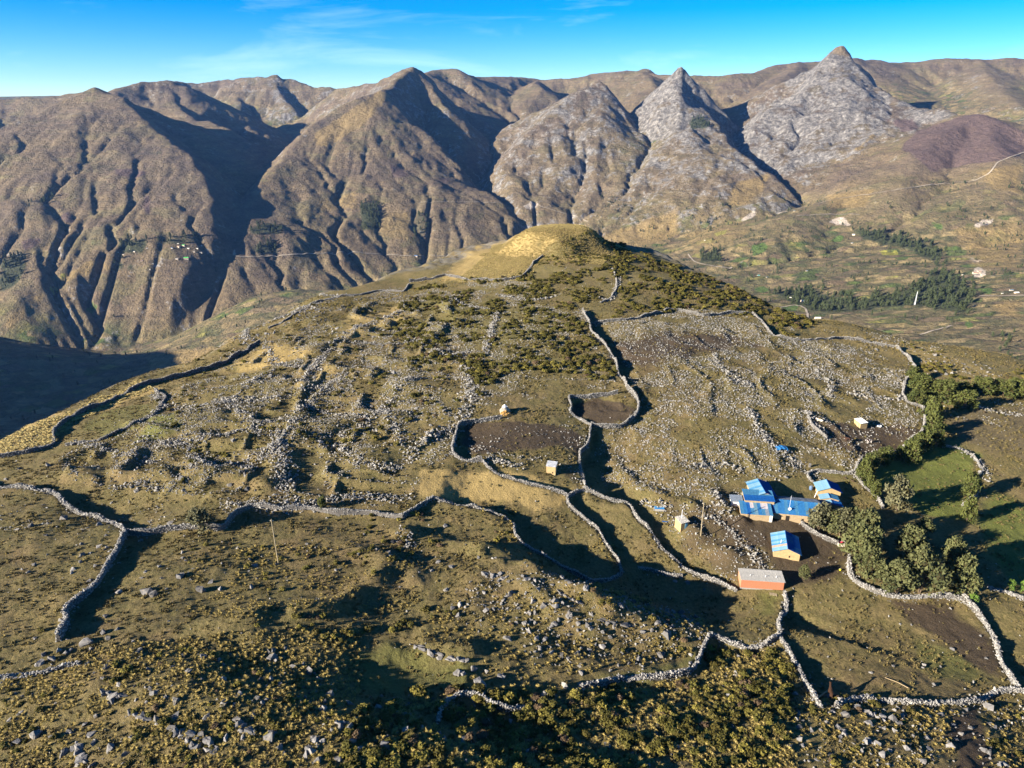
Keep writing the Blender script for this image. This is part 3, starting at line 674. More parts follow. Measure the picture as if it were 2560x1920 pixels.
# the broad spurs: (points of the face, outline, slope outside the outline, bare rock)
_A = [(228, 225, 3900), (300, 252, 3800), (385, 312, 3600), (450, 372, 3350), (503, 432, 3100), (528, 520, 2860), (532, 590, 2700), (490, 655, 2560), (415, 745, 2430), (400, 830, 2350)]
def _w(L): return [(a, b, c * (1 + 0.11 * max(0, 470 - a) / 450)) for a, b, c in L]
_B = [(953, 232, 4150), (1012, 290, 4000), (1080, 350, 3800), (1140, 410, 3600), (1168, 455, 3450), (1222, 478, 3300), (1262, 505, 3200), (1285, 545, 3050)]
_B2 = [(430, 815, 2400), (500, 690, 2560), (560, 600, 2720), (592, 540, 2900), (622, 480, 3100), (660, 432, 3300), (712, 395, 3500), (750, 345, 3700), (790, 310, 3850), (860, 262, 4000)]
_C = [(1495, 203, 4500), (1540, 255, 4330), (1580, 305, 4180), (1606, 335, 4040), (1610, 400, 3700), (1590, 470, 3350), (1560, 540, 3080)]
_C2 = [(1330, 620, 2880), (1310, 550, 3080), (1285, 480, 3300), (1262, 415, 3620), (1300, 370, 3800), (1332, 325, 3950), (1380, 276, 4150), (1430, 240, 4300)]
_D = [(1701, 173, 4500), (1732, 232, 4420), (1765, 280, 4200), (1795, 330, 3950), (1830, 372, 3720), (1880, 405, 3580), (1930, 445, 3450), (1975, 490, 3300)]
_D2 = [(1600, 600, 2900), (1565, 540, 3080), (1595, 460, 3380), (1640, 350, 3950), (1668, 240, 4350)]
_E = [(2075, 131, 5000), (2126, 150, 4980), (2145, 180, 4850), (2190, 215, 4700), (2235, 245, 4550), (2330, 280, 4300), (2300, 350, 3850)]
_E2 = [(2060, 485, 3330), (1990, 440, 3550), (1930, 395, 3800), (1880, 350, 4050), (1890, 300, 4250), (1925, 268, 4350), (1985, 270, 4400), (2010, 225, 4600), (2050, 170, 4850)]
FACES = [
 (_A + [(150, 258, 3820), (60, 300, 3650), (-60, 360, 3350), (235, 300, 3560), (250, 400, 3180), (260, 500, 2880), (280, 600, 2650), (300, 700, 2500), (100, 450, 3000), (100, 600, 2650), (100, 720, 2420), (0, 560, 2700), (-150, 705, 2550), (200, 800, 2350), (50, 830, 2250), (400, 520, 2830), (400, 640, 2570)],
  _A + [(200, 870, 2270), (0, 880, 2200), (-300, 900, 2200), (-260, 560, 2900), (-60, 360, 3350), (60, 300, 3650), (150, 258, 3820)], 1.05, 0.08),
 (_B + _B2 + [(960, 300, 3850), (985, 380, 3550), (1020, 460, 3250), (1050, 540, 3000), (1080, 610, 2800), (800, 420, 3400), (820, 520, 3050), (760, 600, 2750), (700, 680, 2580), (900, 640, 2700), (1150, 560, 2950), (1000, 700, 2550), (600, 740, 2450)],
  _B + [(1250, 630, 2830), (1100, 720, 2550), (700, 800, 2420)] + _B2, 1.05, 0.14),
 (_C + _C2 + [(1500, 270, 4200), (1510, 335, 3900), (1485, 420, 3600), (1445, 500, 3300), (1420, 580, 3000)], _C + [(1500, 635, 2800)] + _C2, .95, 0.5),
 (_D + _D2 + [(1692, 260, 4150), (1690, 335, 3850), (1700, 450, 3350), (1760, 520, 3050), (1820, 450, 3350), (1850, 520, 3050)], _D + [(1900, 570, 2950), (1750, 630, 2800)] + _D2, 1.0, 0.68),
 (_E + _E2 + [(2104, 150, 4900), (2110, 200, 4600), (2095, 280, 4250), (2070, 350, 3950), (2060, 420, 3650), (2200, 300, 4150), (2180, 380, 3750)], _E + [(2250, 420, 3500), (2150, 480, 3300)] + _E2, 1.0, 0.85),
]
# canyon floors between the spurs: (px, distance, height)
FLOORS = [(440, 2480, -690), (490, 2700, -690), (540, 3000, -650), (590, 3400, -590), (640, 3900, -490), (690, 4400, -350), (700, 4900, -180),
          (1300, 3000, -520), (1290, 3300, -520), (1275, 3650, -490), (1280, 4050, -420), (1320, 4500, -310), (1370, 4950, -170), (2050, 3420, -370), (1970, 3720, -370), (1890, 4050, -320), (1850, 4400, -220), (1620, 4000, -110)]

def floor_pt(px, D, z):
    a = math.atan2((px - 1280) / FPX, CP + 0.33 * SP)
    return np.array([D * math.sin(a), D * math.cos(a), z])
FACES[0] = (_w(FACES[0][0]), _w(FACES[0][1])) + FACES[0][2:]
RIDGES[0] = (_w(RIDGES[0][0]),) + RIDGES[0][1:]
val_w = [at_dist(a, b, c) for a, b, c in VAL] + [floor_pt(*f) for f in FLOORS]
val_f = rbf_fit(val_w, 260.0)
CX0, CX1, CY0, CY1, CS = -4700.0, 5000.0, -900.0, 7700.0, 14.0
cgx = np.arange(CX0, CX1, CS); cgy = np.arange(CY0, CY1, CS)
VX, VY = np.meshgrid(cgx, cgy)
# crooked outlines: bend the ground under the ridges a little
wx = 55 * fbm(VX / 420, VY / 420, 4, seed=41); wy = 55 * fbm(VX / 420, VY / 420, 4, seed=42)
VXw = VX + wx; VYw = VY + wy
base_v = val_f(VX, VY)
Z = base_v.copy()
rockv = np.zeros(Z.shape); 
KS = 22.0
bx = 0.55 * wx + 16 * fbm(VX / 110, VY / 110, 3, seed=43); by = 0.55 * wy + 16 * fbm(VX / 110, VY / 110, 3, seed=44)
def join(m, zr, rk_here):
    global Z
    zm = Z[m]
    h = np.clip(0.5 + 0.5 * (zr - zm) / KS, 0, 1)
    Z[m] = zm + (zr - zm) * h + KS * h * (1 - h) * 0.5
    rockv[m] = rockv[m] * (1 - h) + rk_here * h
for pts, out, slope, rk in FACES:
    P = np.array([at_dist(a, b, c) for a, b, c in pts]); O = [tuple(at_dist(a, b, c)) for a, b, c in out]
    f = rbf_fit(P, 90.0)
    rad = 1300.0
    m = (VX > P[:, 0].min() - rad) & (VX < P[:, 0].max() + rad) & (VY > P[:, 1].min() - rad) & (VY < P[:, 1].max() + rad)
    X = VX[m] + bx[m]; Y = VY[m] + by[m]
    d = poly_sd(X, Y, O)
    zr = f(X, Y)
    # gullies run down the face, towards the camera and outwards
    th = np.arctan2(VX[m], VY[m]) * 57.3
    g = ridged(th * 0.42 + 0.55 * fbm(X / 330, Y / 330, 3, seed=51), np.hypot(X, Y) / 800 + 0.4 * fbm(X / 260, Y / 260, 2, seed=58), 4, 0.42, seed=50 + len(pts)) - 0.62
    dd = np.maximum(d, 0)
    zr = zr + (15 + 25 * (rk > 0.4)) * g * sstep(0, 260, -d) - slope * (np.sqrt(dd * dd + 15 * 15) - 15)
    zr = zr - dd * 0.22 * (ridged((X + 0.4 * Y) / 190, (Y - 0.4 * X) / 420, 3, seed=52) - 0.6)
    join(m, zr, rk * (1 - 0.6 * sstep(200, 900, d)) * np.clip((0.55 if rk < .3 else 0.85) + (zr + 330) / 700, 0.25 if rk < .3 else .65, 1.25))
for pts, slL, slR, rk in RIDGES:
    P = np.array([at_dist(a, b, c) for a, b, c in pts])
    rad = 2600.0
    m = (VX > P[:, 0].min() - rad) & (VX < P[:, 0].max() + rad) & (VY > P[:, 1].min() - rad) & (VY < P[:, 1].max() + rad)
    d, side, s, z = seg_dist(VX[m] + bx[m], VY[m] + by[m], [tuple(p) for p in P])
    sl = slR + (slL - slR) * sstep(-0.35, 0.35, -side / (d + 1e-6))
    wv = 0.5 * fbm(VX[m] / 160, VY[m] / 160, 3, seed=55)
    g = ridged(s / 190.0 + wv, d / 900.0 + wv, 3, seed=50)
    zr = z - sl * (np.sqrt(d * d + 20 * 20) - 20) * (1 - 0.10 * sstep(300, 1500, d)) - np.minimum(d, 420) * 0.13 * (g - 0.6)
    join(m, zr, rk * (1 - 0.75 * sstep(150, 900, d)))
# the high shoulder left of the picture whose shadow lies on the valley floor
S_ = np.array([(-2560, 1330, -120), (-2330, 1214, -94), (-2106, 1160, -89), (-2000, 900, -60), (-1850, 300, -50), (-1900, -700, -50)], float)
m = (VX < -700) & (VY < 3000)
d, side, s, z = seg_dist(VX[m], VY[m], S_)
zr = z - 0.62 * (np.sqrt(d * d + 400) - 20)
join(m, zr, 0.1)
rise = np.clip((Z - base_v) / 150.0, 0, 1)
amp = 0.25 + 0.75 * rise
Z = Z + amp * (24 * fbm(VX / 330, VY / 330, 4, seed=61) + 5 * (ridged(VX / 105, VY / 105, 3, 0.5, seed=62) - 0.62) * (1 + 3.0 * rockv))
Z = Z + 1.5 * fbm(VX / 45, VY / 45, 2, seed=64)

CRAGS = [([(2076, 134, 5000), (2088, 119, 5000), (2099, 115, 5000), (2110, 117, 5000), (2120, 132, 4995)], 2.1, 0.1),
 ([(1688, 186, 4520), (1696, 172, 4510), (1706, 171, 4500), (1714, 180, 4500), (1722, 205, 4480)], 2.3, 0.9), ([(1700, 195, 4480), (1700, 225, 4350)], 1.8, 0.9),
 ([(1010, 178, 4650), (1020, 171, 4650), (1036, 168, 4650), (1048, 174, 4660)], 1.3, 0.3), ([(1480, 212, 4520), (1495, 201, 4500), (1512, 214, 4460)], 1.5, 0.7),
 ([(395, 203, 4990), (412, 199, 5000), (432, 203, 4990)], 1.2, 0.3), ([(672, 190, 6000), (690, 187, 6000)], 1.0, 0.5), ([(1608, 174, 6150), (1622, 172, 6120), (1634, 182, 6100)], 1.0, 0.3)]
def erode(Z, rounds, K, m=0.5):
    """running water cuts gullies: drainage area by steepest descent, then stream power incision"""
    ny, nx = Z.shape; n = ny * nx
    A = None
    ids = np.arange(n).reshape(ny, nx)
    for _ in range(rounds):
        best = np.zeros((ny, nx)); rec = ids.copy(); dist = np.full((ny, nx), CS)
        for dy in (-1, 0, 1):
            for dx in (-1, 0, 1):
                if dx == 0 and dy == 0: continue
                L = CS * math.hypot(dx, dy)
                ys = slice(max(0, -dy), ny - max(0, dy)); xs = slice(max(0, -dx), nx - max(0, dx))
                yn = slice(max(0, dy), ny + min(0, dy)); xn = slice(max(0, dx), nx + min(0, dx))
                sl = (Z[ys, xs] - Z[yn, xn]) / L
                mm = sl > best[ys, xs]
                best[ys, xs] = np.where(mm, sl, best[ys, xs]); rec[ys, xs] = np.where(mm, ids[yn, xn], rec[ys, xs]); dist[ys, xs] = np.where(mm, L, dist[ys, xs])
        order = np.argsort(-Z.ravel(), kind='stable').tolist(); r = rec.ravel().tolist()
        a = [CS * CS] * n
        for i in order:
            j = r[i]
            if j != i: a[j] += a[i]
        A = np.array(a)
        F = (K * A ** m / dist.ravel()).tolist(); z = Z.ravel().tolist()
        for i in reversed(order):
            j = r[i]
            if j != i:
                f = F[i]; zi = (z[i] + f * z[j]) / (1 + f)
                if zi < z[i]: z[i] = zi
        Z = np.array(z).reshape(ny, nx)
        P = np.pad(Z, 1, mode='edge')
        Z = Z + 0.025 * (P[:-2, 1:-1] + P[2:, 1:-1] + P[1:-1, :-2] + P[1:-1, 2:] - 4 * Z)
    return Z, np.log10(A.reshape(ny, nx) / (CS * CS))
Z, flow = erode(Z, 5, 0.034)
# crags that stand out of the slopes
for pts, sl_, rk in CRAGS:
    P = np.array([at_dist(a, b, c) for a, b, c in pts])
    m = (VX > P[:, 0].min() - 300) & (VX < P[:, 0].max() + 300) & (VY > P[:, 1].min() - 300) & (VY < P[:, 1].max() + 300)
    d, side, s, z = seg_dist(VX[m] + 9 * vnoise(VX[m] / 40, VY[m] / 40, 71), VY[m], [tuple(p) for p in P])
    join(m, z - sl_ * np.maximum(d - 14, 0) - 0.012 * np.minimum(d, 14) ** 2, rk)
Zc, rockc, risec = Z, rockv, rise
faz = np.radians(np.r_[np.linspace(-112, -41, 200, endpoint=False), np.linspace(-41, 41, 800), np.linspace(41, 60, 50)[1:]])
fr = [430.0]
while fr[-1] < 9000:
    fr.append(fr[-1] * 1.0047 + 0.6)
fr = np.array(fr)
FAZ, FRR = np.meshgrid(faz, fr)
VX = FRR * np.sin(FAZ); VY = FRR * np.cos(FAZ)
VX0, VY0 = VX, VY

def csample(G, x, y):
    u = np.clip((x - CX0) / CS, 0, len(cgx) - 1.001); v = np.clip((y - CY0) / CS, 0, len(cgy) - 1.001)
    i = u.astype(int); j = v.astype(int); a = u - i; b = v - j
    return (G[j, i] * (1 - a) + G[j, i + 1] * a) * (1 - b) + (G[j + 1, i] * (1 - a) + G[j + 1, i + 1] * a) * b
Z = csample(Zc, VX, VY); rockv = csample(rockc, VX, VY); rise = csample(risec, VX, VY)
Z = Z + np.clip(0.35 + rise, 0, 1) * (9.0 * (ridged(VX / 120, VY / 120, 4, 0.6, seed=62) - 0.62) + 4.0 * np.abs(fbm(VX / 50, VY / 50, 3, seed=65)))
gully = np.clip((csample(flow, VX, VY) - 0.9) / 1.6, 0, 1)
Z = Z + (1.5 + 15.0 * rockv) * (ridged(VX / 46 + VY / 120, VY / 46, 3, 0.6, seed=63) - 0.6) + 26.0 * rockv * (ridged(VX / 150 + VY / 300, VY / 150, 2, 0.5, seed=66) - 0.66)
# keep it well below the near hill's brow
Z = np.minimum(Z, 40 - 0.9 * np.maximum(0, 900 - FRR)) if False else Z

fz_rows, fz_cols = Z.shape
def fz(x, y):
    """height of the far ground"""
    x = np.asarray(x, float); y = np.asarray(y, float)
    a = np.arctan2(x, y); r = np.hypot(x, y)
    j = np.interp(a, faz, np.arange(len(faz))); i = np.interp(r, fr, np.arange(len(fr)))
    i0 = np.clip(i.astype(int), 0, len(fr) - 2); j0 = np.clip(j.astype(int), 0, len(faz) - 2)
    u = i - i0; v = j - j0
    return (Z[i0, j0] * (1 - v) + Z[i0, j0 + 1] * v) * (1 - u) + (Z[i0 + 1, j0] * (1 - v) + Z[i0 + 1, j0 + 1] * v) * u

def far_ground(px, py):
    px = np.atleast_1d(np.asarray(px, float)); py = np.atleast_1d(np.asarray(py, float))
    r = ray(px, py); r = r / np.hypot(r[:, 0], r[:, 1])[:, None]
    t = np.full(len(px), 900.0); hit = np.zeros(len(px), bool); lo = t.copy()
    while True:
        p = r * t[:, None]
        hit |= (p[:, 2] + CAMZ) < fz(p[:, 0], p[:, 1])
        act = ~hit & (t < 8800)
        if not act.any(): break
        lo = np.where(act, t, lo); t = np.where(act, t + 8, t)
    p = r * (0.5 * (lo + t))[:, None]
    return np.stack([p[:, 0], p[:, 1], fz(p[:, 0], p[:, 1])], -1)
def Q(ox, oy, pts, k=0.40688): return [(ox + a * k, oy + b * k) for a, b in pts]
FAREAS = {
 'purple': [(Q(1660, 80, [(1460, 710), (1560, 610), (1700, 560), (1830, 515), (1960, 500), (2100, 560), (2230, 620), (2230, 740), (2050, 790), (1850, 815), (1640, 870), (1560, 780)]), 18, 0.95),
            (Q(1660, 80, [(1380, 540), (1530, 535), (1570, 600), (1460, 615)]), 12, 0.8),
            (Q(0, 100, [(375, 1090), (420, 1050), (470, 1110), (410, 1140)]), 8, 0.9), (Q(0, 100, [(880, 960), (925, 960), (930, 1070), (880, 1060)]), 8, 0.9),
            (Q(0, 100, [(700, 790), (850, 800), (920, 815), (860, 850), (700, 830)]), 8, 0.9), (Q(0, 100, [(130, 1240), (230, 1200), (280, 1230), (160, 1290)]), 10, 0.8),
            (Q(800, 100, [(430, 760), (520, 790), (560, 840), (440, 850)]), 10, 0.7), (Q(800, 100, [(720, 840), (800, 850), (780, 890), (730, 880)]), 8, 0.6)],
 'green': [(Q(1660, 80, [(1020, 1285), (1060, 1250), (1115, 1255), (1080, 1292)]), 4, 1), (Q(1660, 80, [(1640, 1170), (1720, 1180), (1720, 1215), (1680, 1222)]), 4, .8),
           (Q(1660, 80, [(545, 1310), (620, 1290), (650, 1340), (540, 1385)]), 6, .9), (Q(1660, 80, [(1730, 1315), (1865, 1320), (1870, 1370), (1740, 1380)]), 6, .6),
           (Q(1660, 600, [(555, 300), (610, 280), (655, 310), (600, 328)]), 4, 1), (Q(1660, 600, [(730, 412), (830, 393), (820, 432), (740, 437)]), 4, .9),
           (Q(1660, 600, [(1848, 500), (1885, 498), (1902, 542), (1850, 542)]), 4, 1), (Q(0, 600, [(520, 410), (560, 390), (607, 400), (590, 442), (530, 447)]), 5, 1),
           (Q(0, 600, [(320, 390), (400, 370), (390, 420), (330, 430)]), 8, .5), (Q(1660, 600, [(1960, 300), (2010, 295), (2020, 335), (1965, 335)]), 4, .8), (Q(0, 600, [(560, 0), (680, -20), (640, 30), (560, 40)]), 8, .4)],
 'lime': [(Q(1660, 600, [(1325, 70), (1440, 75), (1445, 92), (1350, 97)]), 4, 1), (Q(0, 600, [(300, 297), (365, 285), (350, 302), (300, 312)]), 4, 1), (Q(0, 600, [(370, 215), (415, 210), (405, 235), (370, 238)]), 4, .8),
          (Q(1660, 80, [(300, 1240), (390, 1210), (380, 1245), (310, 1255)]), 6, .6), (Q(1660, 600, [(1400, 222), (1450, 220), (1440, 238), (1400, 238)]), 4, .7), (Q(1660, 600, [(1480, 482), (1510, 482), (1505, 497), (1480, 497)]), 3, .8)],
 'tan': [(Q(0, 600, [(330, 240), (560, 130), (690, 165), (640, 205), (400, 252)]), 15, .9), (Q(0, 600, [(20, 520), (250, 330), (290, 350), (60, 540)]), 15, .8),
         (Q(1660, 80, [(430, 930), (655, 865), (620, 960), (500, 1060), (380, 1090)]), 20, .8), (Q(800, 100, [(-30, 570), (380, 310), (440, 345), (260, 520), (60, 650), (-30, 650)]), 20, 1.0),
         (Q(1660, 80, [(1160, 730), (1290, 620), (1300, 650), (1180, 740)]), 15, .9), (Q(1660, 80, [(1870, 590), (1930, 570), (1940, 610), (1880, 620)]), 8, .8), (Q(1660, 80, [(1900, 710), (2030, 700), (2020, 740), (1920, 745)]), 8, .7),
         (Q(0, 600, [(900, 710), (1440, 640), (1360, 720), (950, 830)]), 15, .8), (Q(0, 600, [(340, 440), (400, 420), (460, 395), (450, 420), (370, 460)]), 5, .9),
         (Q(1660, 80, [(1900, 860), (2212, 800), (2212, 1000), (2000, 960)]), 25, .7), (Q(1660, 80, [(1750, 1200), (2212, 1150), (2212, 1475), (1900, 1450)]), 30, .6), (Q(1660, 600, [(2000, 400), (2212, 350), (2212, 480), (2060, 470)]), 20, .7),
         (Q(800, 100, [(-20, 980), (230, 920), (240, 1040), (-20, 1060)]), 20, .6), (Q(800, 100, [(380, 1060), (560, 1050), (560, 1250), (360, 1200)]), 20, .6), (Q(1660, 80, [(100, 1240), (470, 1160), (560, 1230), (200, 1400)]), 20, .5),
         (Q(800, 100, [(1700, 1210), (2212, 1020), (2212, 1200), (1900, 1300)]), 25, .7), (Q(1660, 80, [(1000, 1000), (1300, 960), (1250, 1080), (1000, 1090)]), 20, .7)],
 'bare': [(Q(1660, 80, [(1018, 1165), (1050, 1142), (1108, 1140), (1152, 1192), (1060, 1182)]), 5, 1), (Q(1660, 80, [(475, 1155), (530, 1100), (578, 1108), (560, 1132), (500, 1162)]), 5, .9),
          (Q(1660, 80, [(1905, 1195), (1935, 1160), (1990, 1150), (2035, 1142), (2022, 1172), (1950, 1202)]), 5, 1), (Q(800, 100, [(1245, 1022), (1300, 990), (1352, 1010), (1290, 1052)]), 6, .8),
          (Q(1660, 600, [(1890, 200), (1920, 160), (1985, 190), (1960, 225), (1910, 235)]), 5, .8), (Q(1660, 600, [(1860, 100), (1920, 110), (1980, 130), (1900, 140)]), 5, .5), (Q(260, 560, [(560, 650), (800, 640), (720, 720), (600, 690)], .1356), 4, .7),
          (Q(0, 600, [(1420, 70), (1450, 60), (1460, 85), (1430, 100)]), 4, .8)],
 'wood': [(Q(260, 560, [(300, 330), (760, 260), (760, 520), (560, 560), (300, 520)], .1356), 10, .8), (Q(260, 560, [(200, 800), (480, 690), (580, 830), (300, 880)], .1356), 10, .8), (Q(260, 560, [(900, 300), (1450, 230), (1850, 180), (1850, 330), (1300, 400), (950, 380)], .1356), 10, .6),
          (Q(0, 600, [(0, 110), (130, 80), (170, 130), (110, 260), (0, 330)]), 18, .9), (Q(0, 100, [(1530, 1170), (1640, 1110), (1740, 1140), (1740, 1190), (1560, 1200)]), 14, .7), (Q(0, 100, [(1540, 1280), (1700, 1220), (1720, 1320), (1600, 1310)]), 14, .7),
          (Q(800, 100, [(240, 1000), (360, 990), (370, 1150), (260, 1180)]), 16, .8), (Q(800, 100, [(580, 1050), (700, 1110), (660, 1200), (570, 1260)]), 12, .5),
          (Q(1660, 600, [(650, 320), (900, 300), (1200, 370), (1480, 300), (1700, 180), (1850, 230), (1920, 380), (1850, 460), (1500, 400), (1200, 440), (900, 440)]), 22, .8), (Q(1660, 80, [(1160, 1210), (1350, 1220), (1700, 1320), (1700, 1450), (1500, 1330), (1200, 1270)]), 16, .8),
          (Q(1660, 600, [(215, 80), (340, 70), (360, 130), (230, 140)]), 10, .8), (Q(0, 100, [(120, 1000), (300, 920), (380, 960), (160, 1060)]), 20, .35), (Q(1660, 80, [(140, 540), (200, 520), (290, 560), (280, 590), (160, 590)]), 10, .8)],
}
fattrs = {}
for a, L in FAREAS.items():
    v = np.zeros(Z.shape)
    wob = 14 * fbm(VX / 45, VY / 45, 3, seed=70)
    for pts, soft, w in L:
        q = np.array(resample(np.array([(p[0], p[1], 0) for p in pts + pts[:1]], float), 12))
        P = far_ground(q[:, 0], q[:, 1])
        P = P[np.hypot(P[:, 0], P[:, 1]) < 8000]
        if len(P) < 3: continue
        m = (VX > P[:, 0].min() - 60) & (VX < P[:, 0].max() + 60) & (VY > P[:, 1].min() - 60) & (VY < P[:, 1].max() + 60)
        if not m.any(): continue
        d = poly_sd(VX[m], VY[m], [tuple(p) for p in P]) + wob[m] * min(1, soft / 12)
        v[m] = np.maximum(v[m], w * (1 - sstep(-soft, soft, d)))
    fattrs[a] = v
nr, nc = Z.shape
idx = np.arange(nr * nc).reshape(nr, nc)
# leave out the ground that lies under the near hill, well below its skin
FF = np.stack([idx[:-1, :-1], idx[:-1, 1:], idx[1:, 1:], idx[1:, :-1]], -1).reshape(-1, 4)
far_me = mesh_np('mountains', np.stack([VX, VY, Z], -1).reshape(-1, 3), FF, None, True)
fattr(far_me, 'rock', rockv.ravel())
fattr(far_me, 'rise', rise.ravel())
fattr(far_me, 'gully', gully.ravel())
for a, v in fattrs.items(): fattr(far_me, a, v.ravel())

def far_material():
    t = NT('mountain_ground'); co = t.coord('Object')
    n1 = t.noise(co, 0.0022, 6, 0.6); n2 = t.noise(co, 0.011, 6, 0.65); n3 = t.noise(co, 0.05, 5, 0.7); n4 = t.noise(co, 0.16, 3, 0.75)
    band = t.noise(t.coord('Object', (0.0035, 0.0035, 0.085)), 1.0, 4, 0.7)
    geo = t.n.new('ShaderNodeNewGeometry')
    sep = t.n.new('ShaderNodeSeparateXYZ'); t.l.new(geo.outputs['Normal'], sep.inputs[0])
    up = sep.outputs['Z']
    base = t.ramp(n1, [(0.30, (0.085, 0.064, 0.053)), (0.46, (0.115, 0.086, 0.064)), (0.56, (0.140, 0.108, 0.062)), (0.70, (0.098, 0.076, 0.069))])
    base = t.mix(t.ramp(n2, [(0.40, 0.0), (0.66, 0.8)]), base, (0.170, 0.134, 0.080))
    base = t.mix(t.math('MULTIPLY', t.ramp(t.attr('rise'), [(0.2, 1.0), (0.9, 0.0)]), 0.55), base, (0.20, 0.155, 0.080))
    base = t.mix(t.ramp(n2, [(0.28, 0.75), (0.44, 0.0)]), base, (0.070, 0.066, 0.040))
    # small fields on the slopes
    vor = t.n.new('ShaderNodeTexVoronoi'); vor.distance = 'MANHATTAN'; vor.inputs['Scale'].default_value = 1.0; vor.inputs['Randomness'].default_value = 0.75
    t.l.new(t.coord('Object', (0.011, 0.016, 0.0), (0, 0, 0.4)), vor.inputs['Vector'])
    fieldc = t.ramp(t.math('FRACT', t.math('MULTIPLY', vor.outputs['Color'], 1.0)), [(0.0, (0.075, 0.055, 0.046)), (0.25, (0.13, 0.095, 0.058)), (0.5, (0.17, 0.125, 0.075)), (0.75, (0.11, 0.10, 0.05)), (1.0, (0.20, 0.16, 0.08))])
    fm = t.math('MULTIPLY', t.ramp(n1, [(0.40, 0.0), (0.56, 0.6)]), t.math('SUBTRACT', 1.0, t.attr('rock'), True))
    base = t.mix(fm, base, fieldc)
    base = t.mix(0.5, base, t.ramp(band, [(0.32, (0.28, 0.28, 0.28)), (0.50, (0.5, 0.5, 0.5)), (0.68, (0.70, 0.68, 0.64))]), 'OVERLAY')
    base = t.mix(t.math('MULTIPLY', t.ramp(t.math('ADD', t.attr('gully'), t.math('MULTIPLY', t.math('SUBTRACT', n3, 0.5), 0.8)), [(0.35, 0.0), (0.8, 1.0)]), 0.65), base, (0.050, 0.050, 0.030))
    rockc = t.ramp(n3, [(0.28, (0.060, 0.053, 0.048)), (0.46, (0.125, 0.116, 0.108)), (0.60, (0.20, 0.19, 0.182)), (0.74, (0.30, 0.29, 0.28))])
    rm = t.math('ADD', t.math('MULTIPLY', t.attr('rock'), 0.8), t.math('MULTIPLY', t.math('SUBTRACT', t.math('ADD', t.math('MULTIPLY', n2, 0.6), t.math('MULTIPLY', n3, 0.4)), 0.5), 4.2))
    rm = t.math('ADD', rm, t.math('MULTIPLY', t.math('SUBTRACT', 0.86, up), 1.1))
    # plots of the valley floor
    vp = t.n.new('ShaderNodeTexVoronoi'); vp.inputs['Scale'].default_value = 1.0; vp.distance = 'MANHATTAN'; vp.inputs['Randomness'].default_value = 0.9
    t.l.new(t.coord('Object', (0.021, 0.027, 0.0), (0, 0, -0.3)), vp.inputs['Vector'])
    sp = t.n.new('ShaderNodeSeparateColor'); t.l.new(vp.outputs['Color'], sp.inputs[0])
    lowm = t.math('MULTIPLY', t.ramp(t.attr('rise'), [(0.15, 1.0), (0.6, 0.0)]), t.ramp(n2, [(0.38, 0.25), (0.55, 0.95)]))
    plots = t.ramp(sp.outputs[0], [(0.0, (0.075, 0.105, 0.030)), (0.10, (0.20, 0.155, 0.075)), (0.34, (0.135, 0.10, 0.062)), (0.48, (0.245, 0.190, 0.095)), (0.72, (0.10, 0.095, 0.045)), (0.86, (0.19, 0.18, 0.055)), (0.93, (0.15, 0.115, 0.07))], 'CONSTANT')
    base = t.mix(lowm, base, plots)
    base = t.mix(t.math('MULTIPLY', lowm, t.ramp(vp.outputs['Distance'], [(0.62, 0.0), (0.80, 0.7)])), base, (0.045, 0.050, 0.026))
    c = t.mix(t.math('MULTIPLY', t.ramp(rm, [(0.42, 0.0), (0.70, 1.0)]), 0.95), base, rockc)
    def m(name): return t.math('MULTIPLY', t.ramp(t.math('ADD', t.attr(name), t.math('MULTIPLY', t.math('SUBTRACT', n3, 0.5), 0.5)), [(0.3, 0.0), (0.7, 1.0)]), 0.9)
    c = t.mix(m('tan'), c, t.mix(n3, (0.24, 0.17, 0.075), (0.19, 0.14, 0.065)))
    c = t.mix(m('purple'), c, t.mix(n3, (0.085, 0.058, 0.056), (0.115, 0.080, 0.072)))
    c = t.mix(m('wood'), c, t.mix(n4, (0.022, 0.034, 0.020), (0.050, 0.058, 0.028)))
    c = t.mix(m('green'), c, (0.070, 0.115, 0.030))
    c = t.mix(m('lime'), c, (0.22, 0.21, 0.045))
    c = t.mix(m('bare'), c, (0.42, 0.36, 0.30))
    c = t.mix(0.45, c, t.ramp(n4, [(0.30, (0.22, 0.22, 0.22)), (0.52, (0.5, 0.5, 0.5)), (0.72, (0.74, 0.74, 0.72))]), 'OVERLAY')
    c = t.mix(0.55, c, t.ramp(n3, [(0.32, (0.26, 0.27, 0.27)), (0.50, (0.5, 0.5, 0.5)), (0.68, (0.72, 0.70, 0.66))]), 'OVERLAY')
    t.color(c)
    t.bump(t.math('ADD', t.math('MULTIPLY', n3, 0.7), t.math('MULTIPLY', n4, 0.3)), 1.0, 22.0)
    return t.m
far_me.materials.append(far_material())
tag(link('mountains', far_me), 'brown and grey mountains and valley slopes beyond the hill', None, None, 'structure')
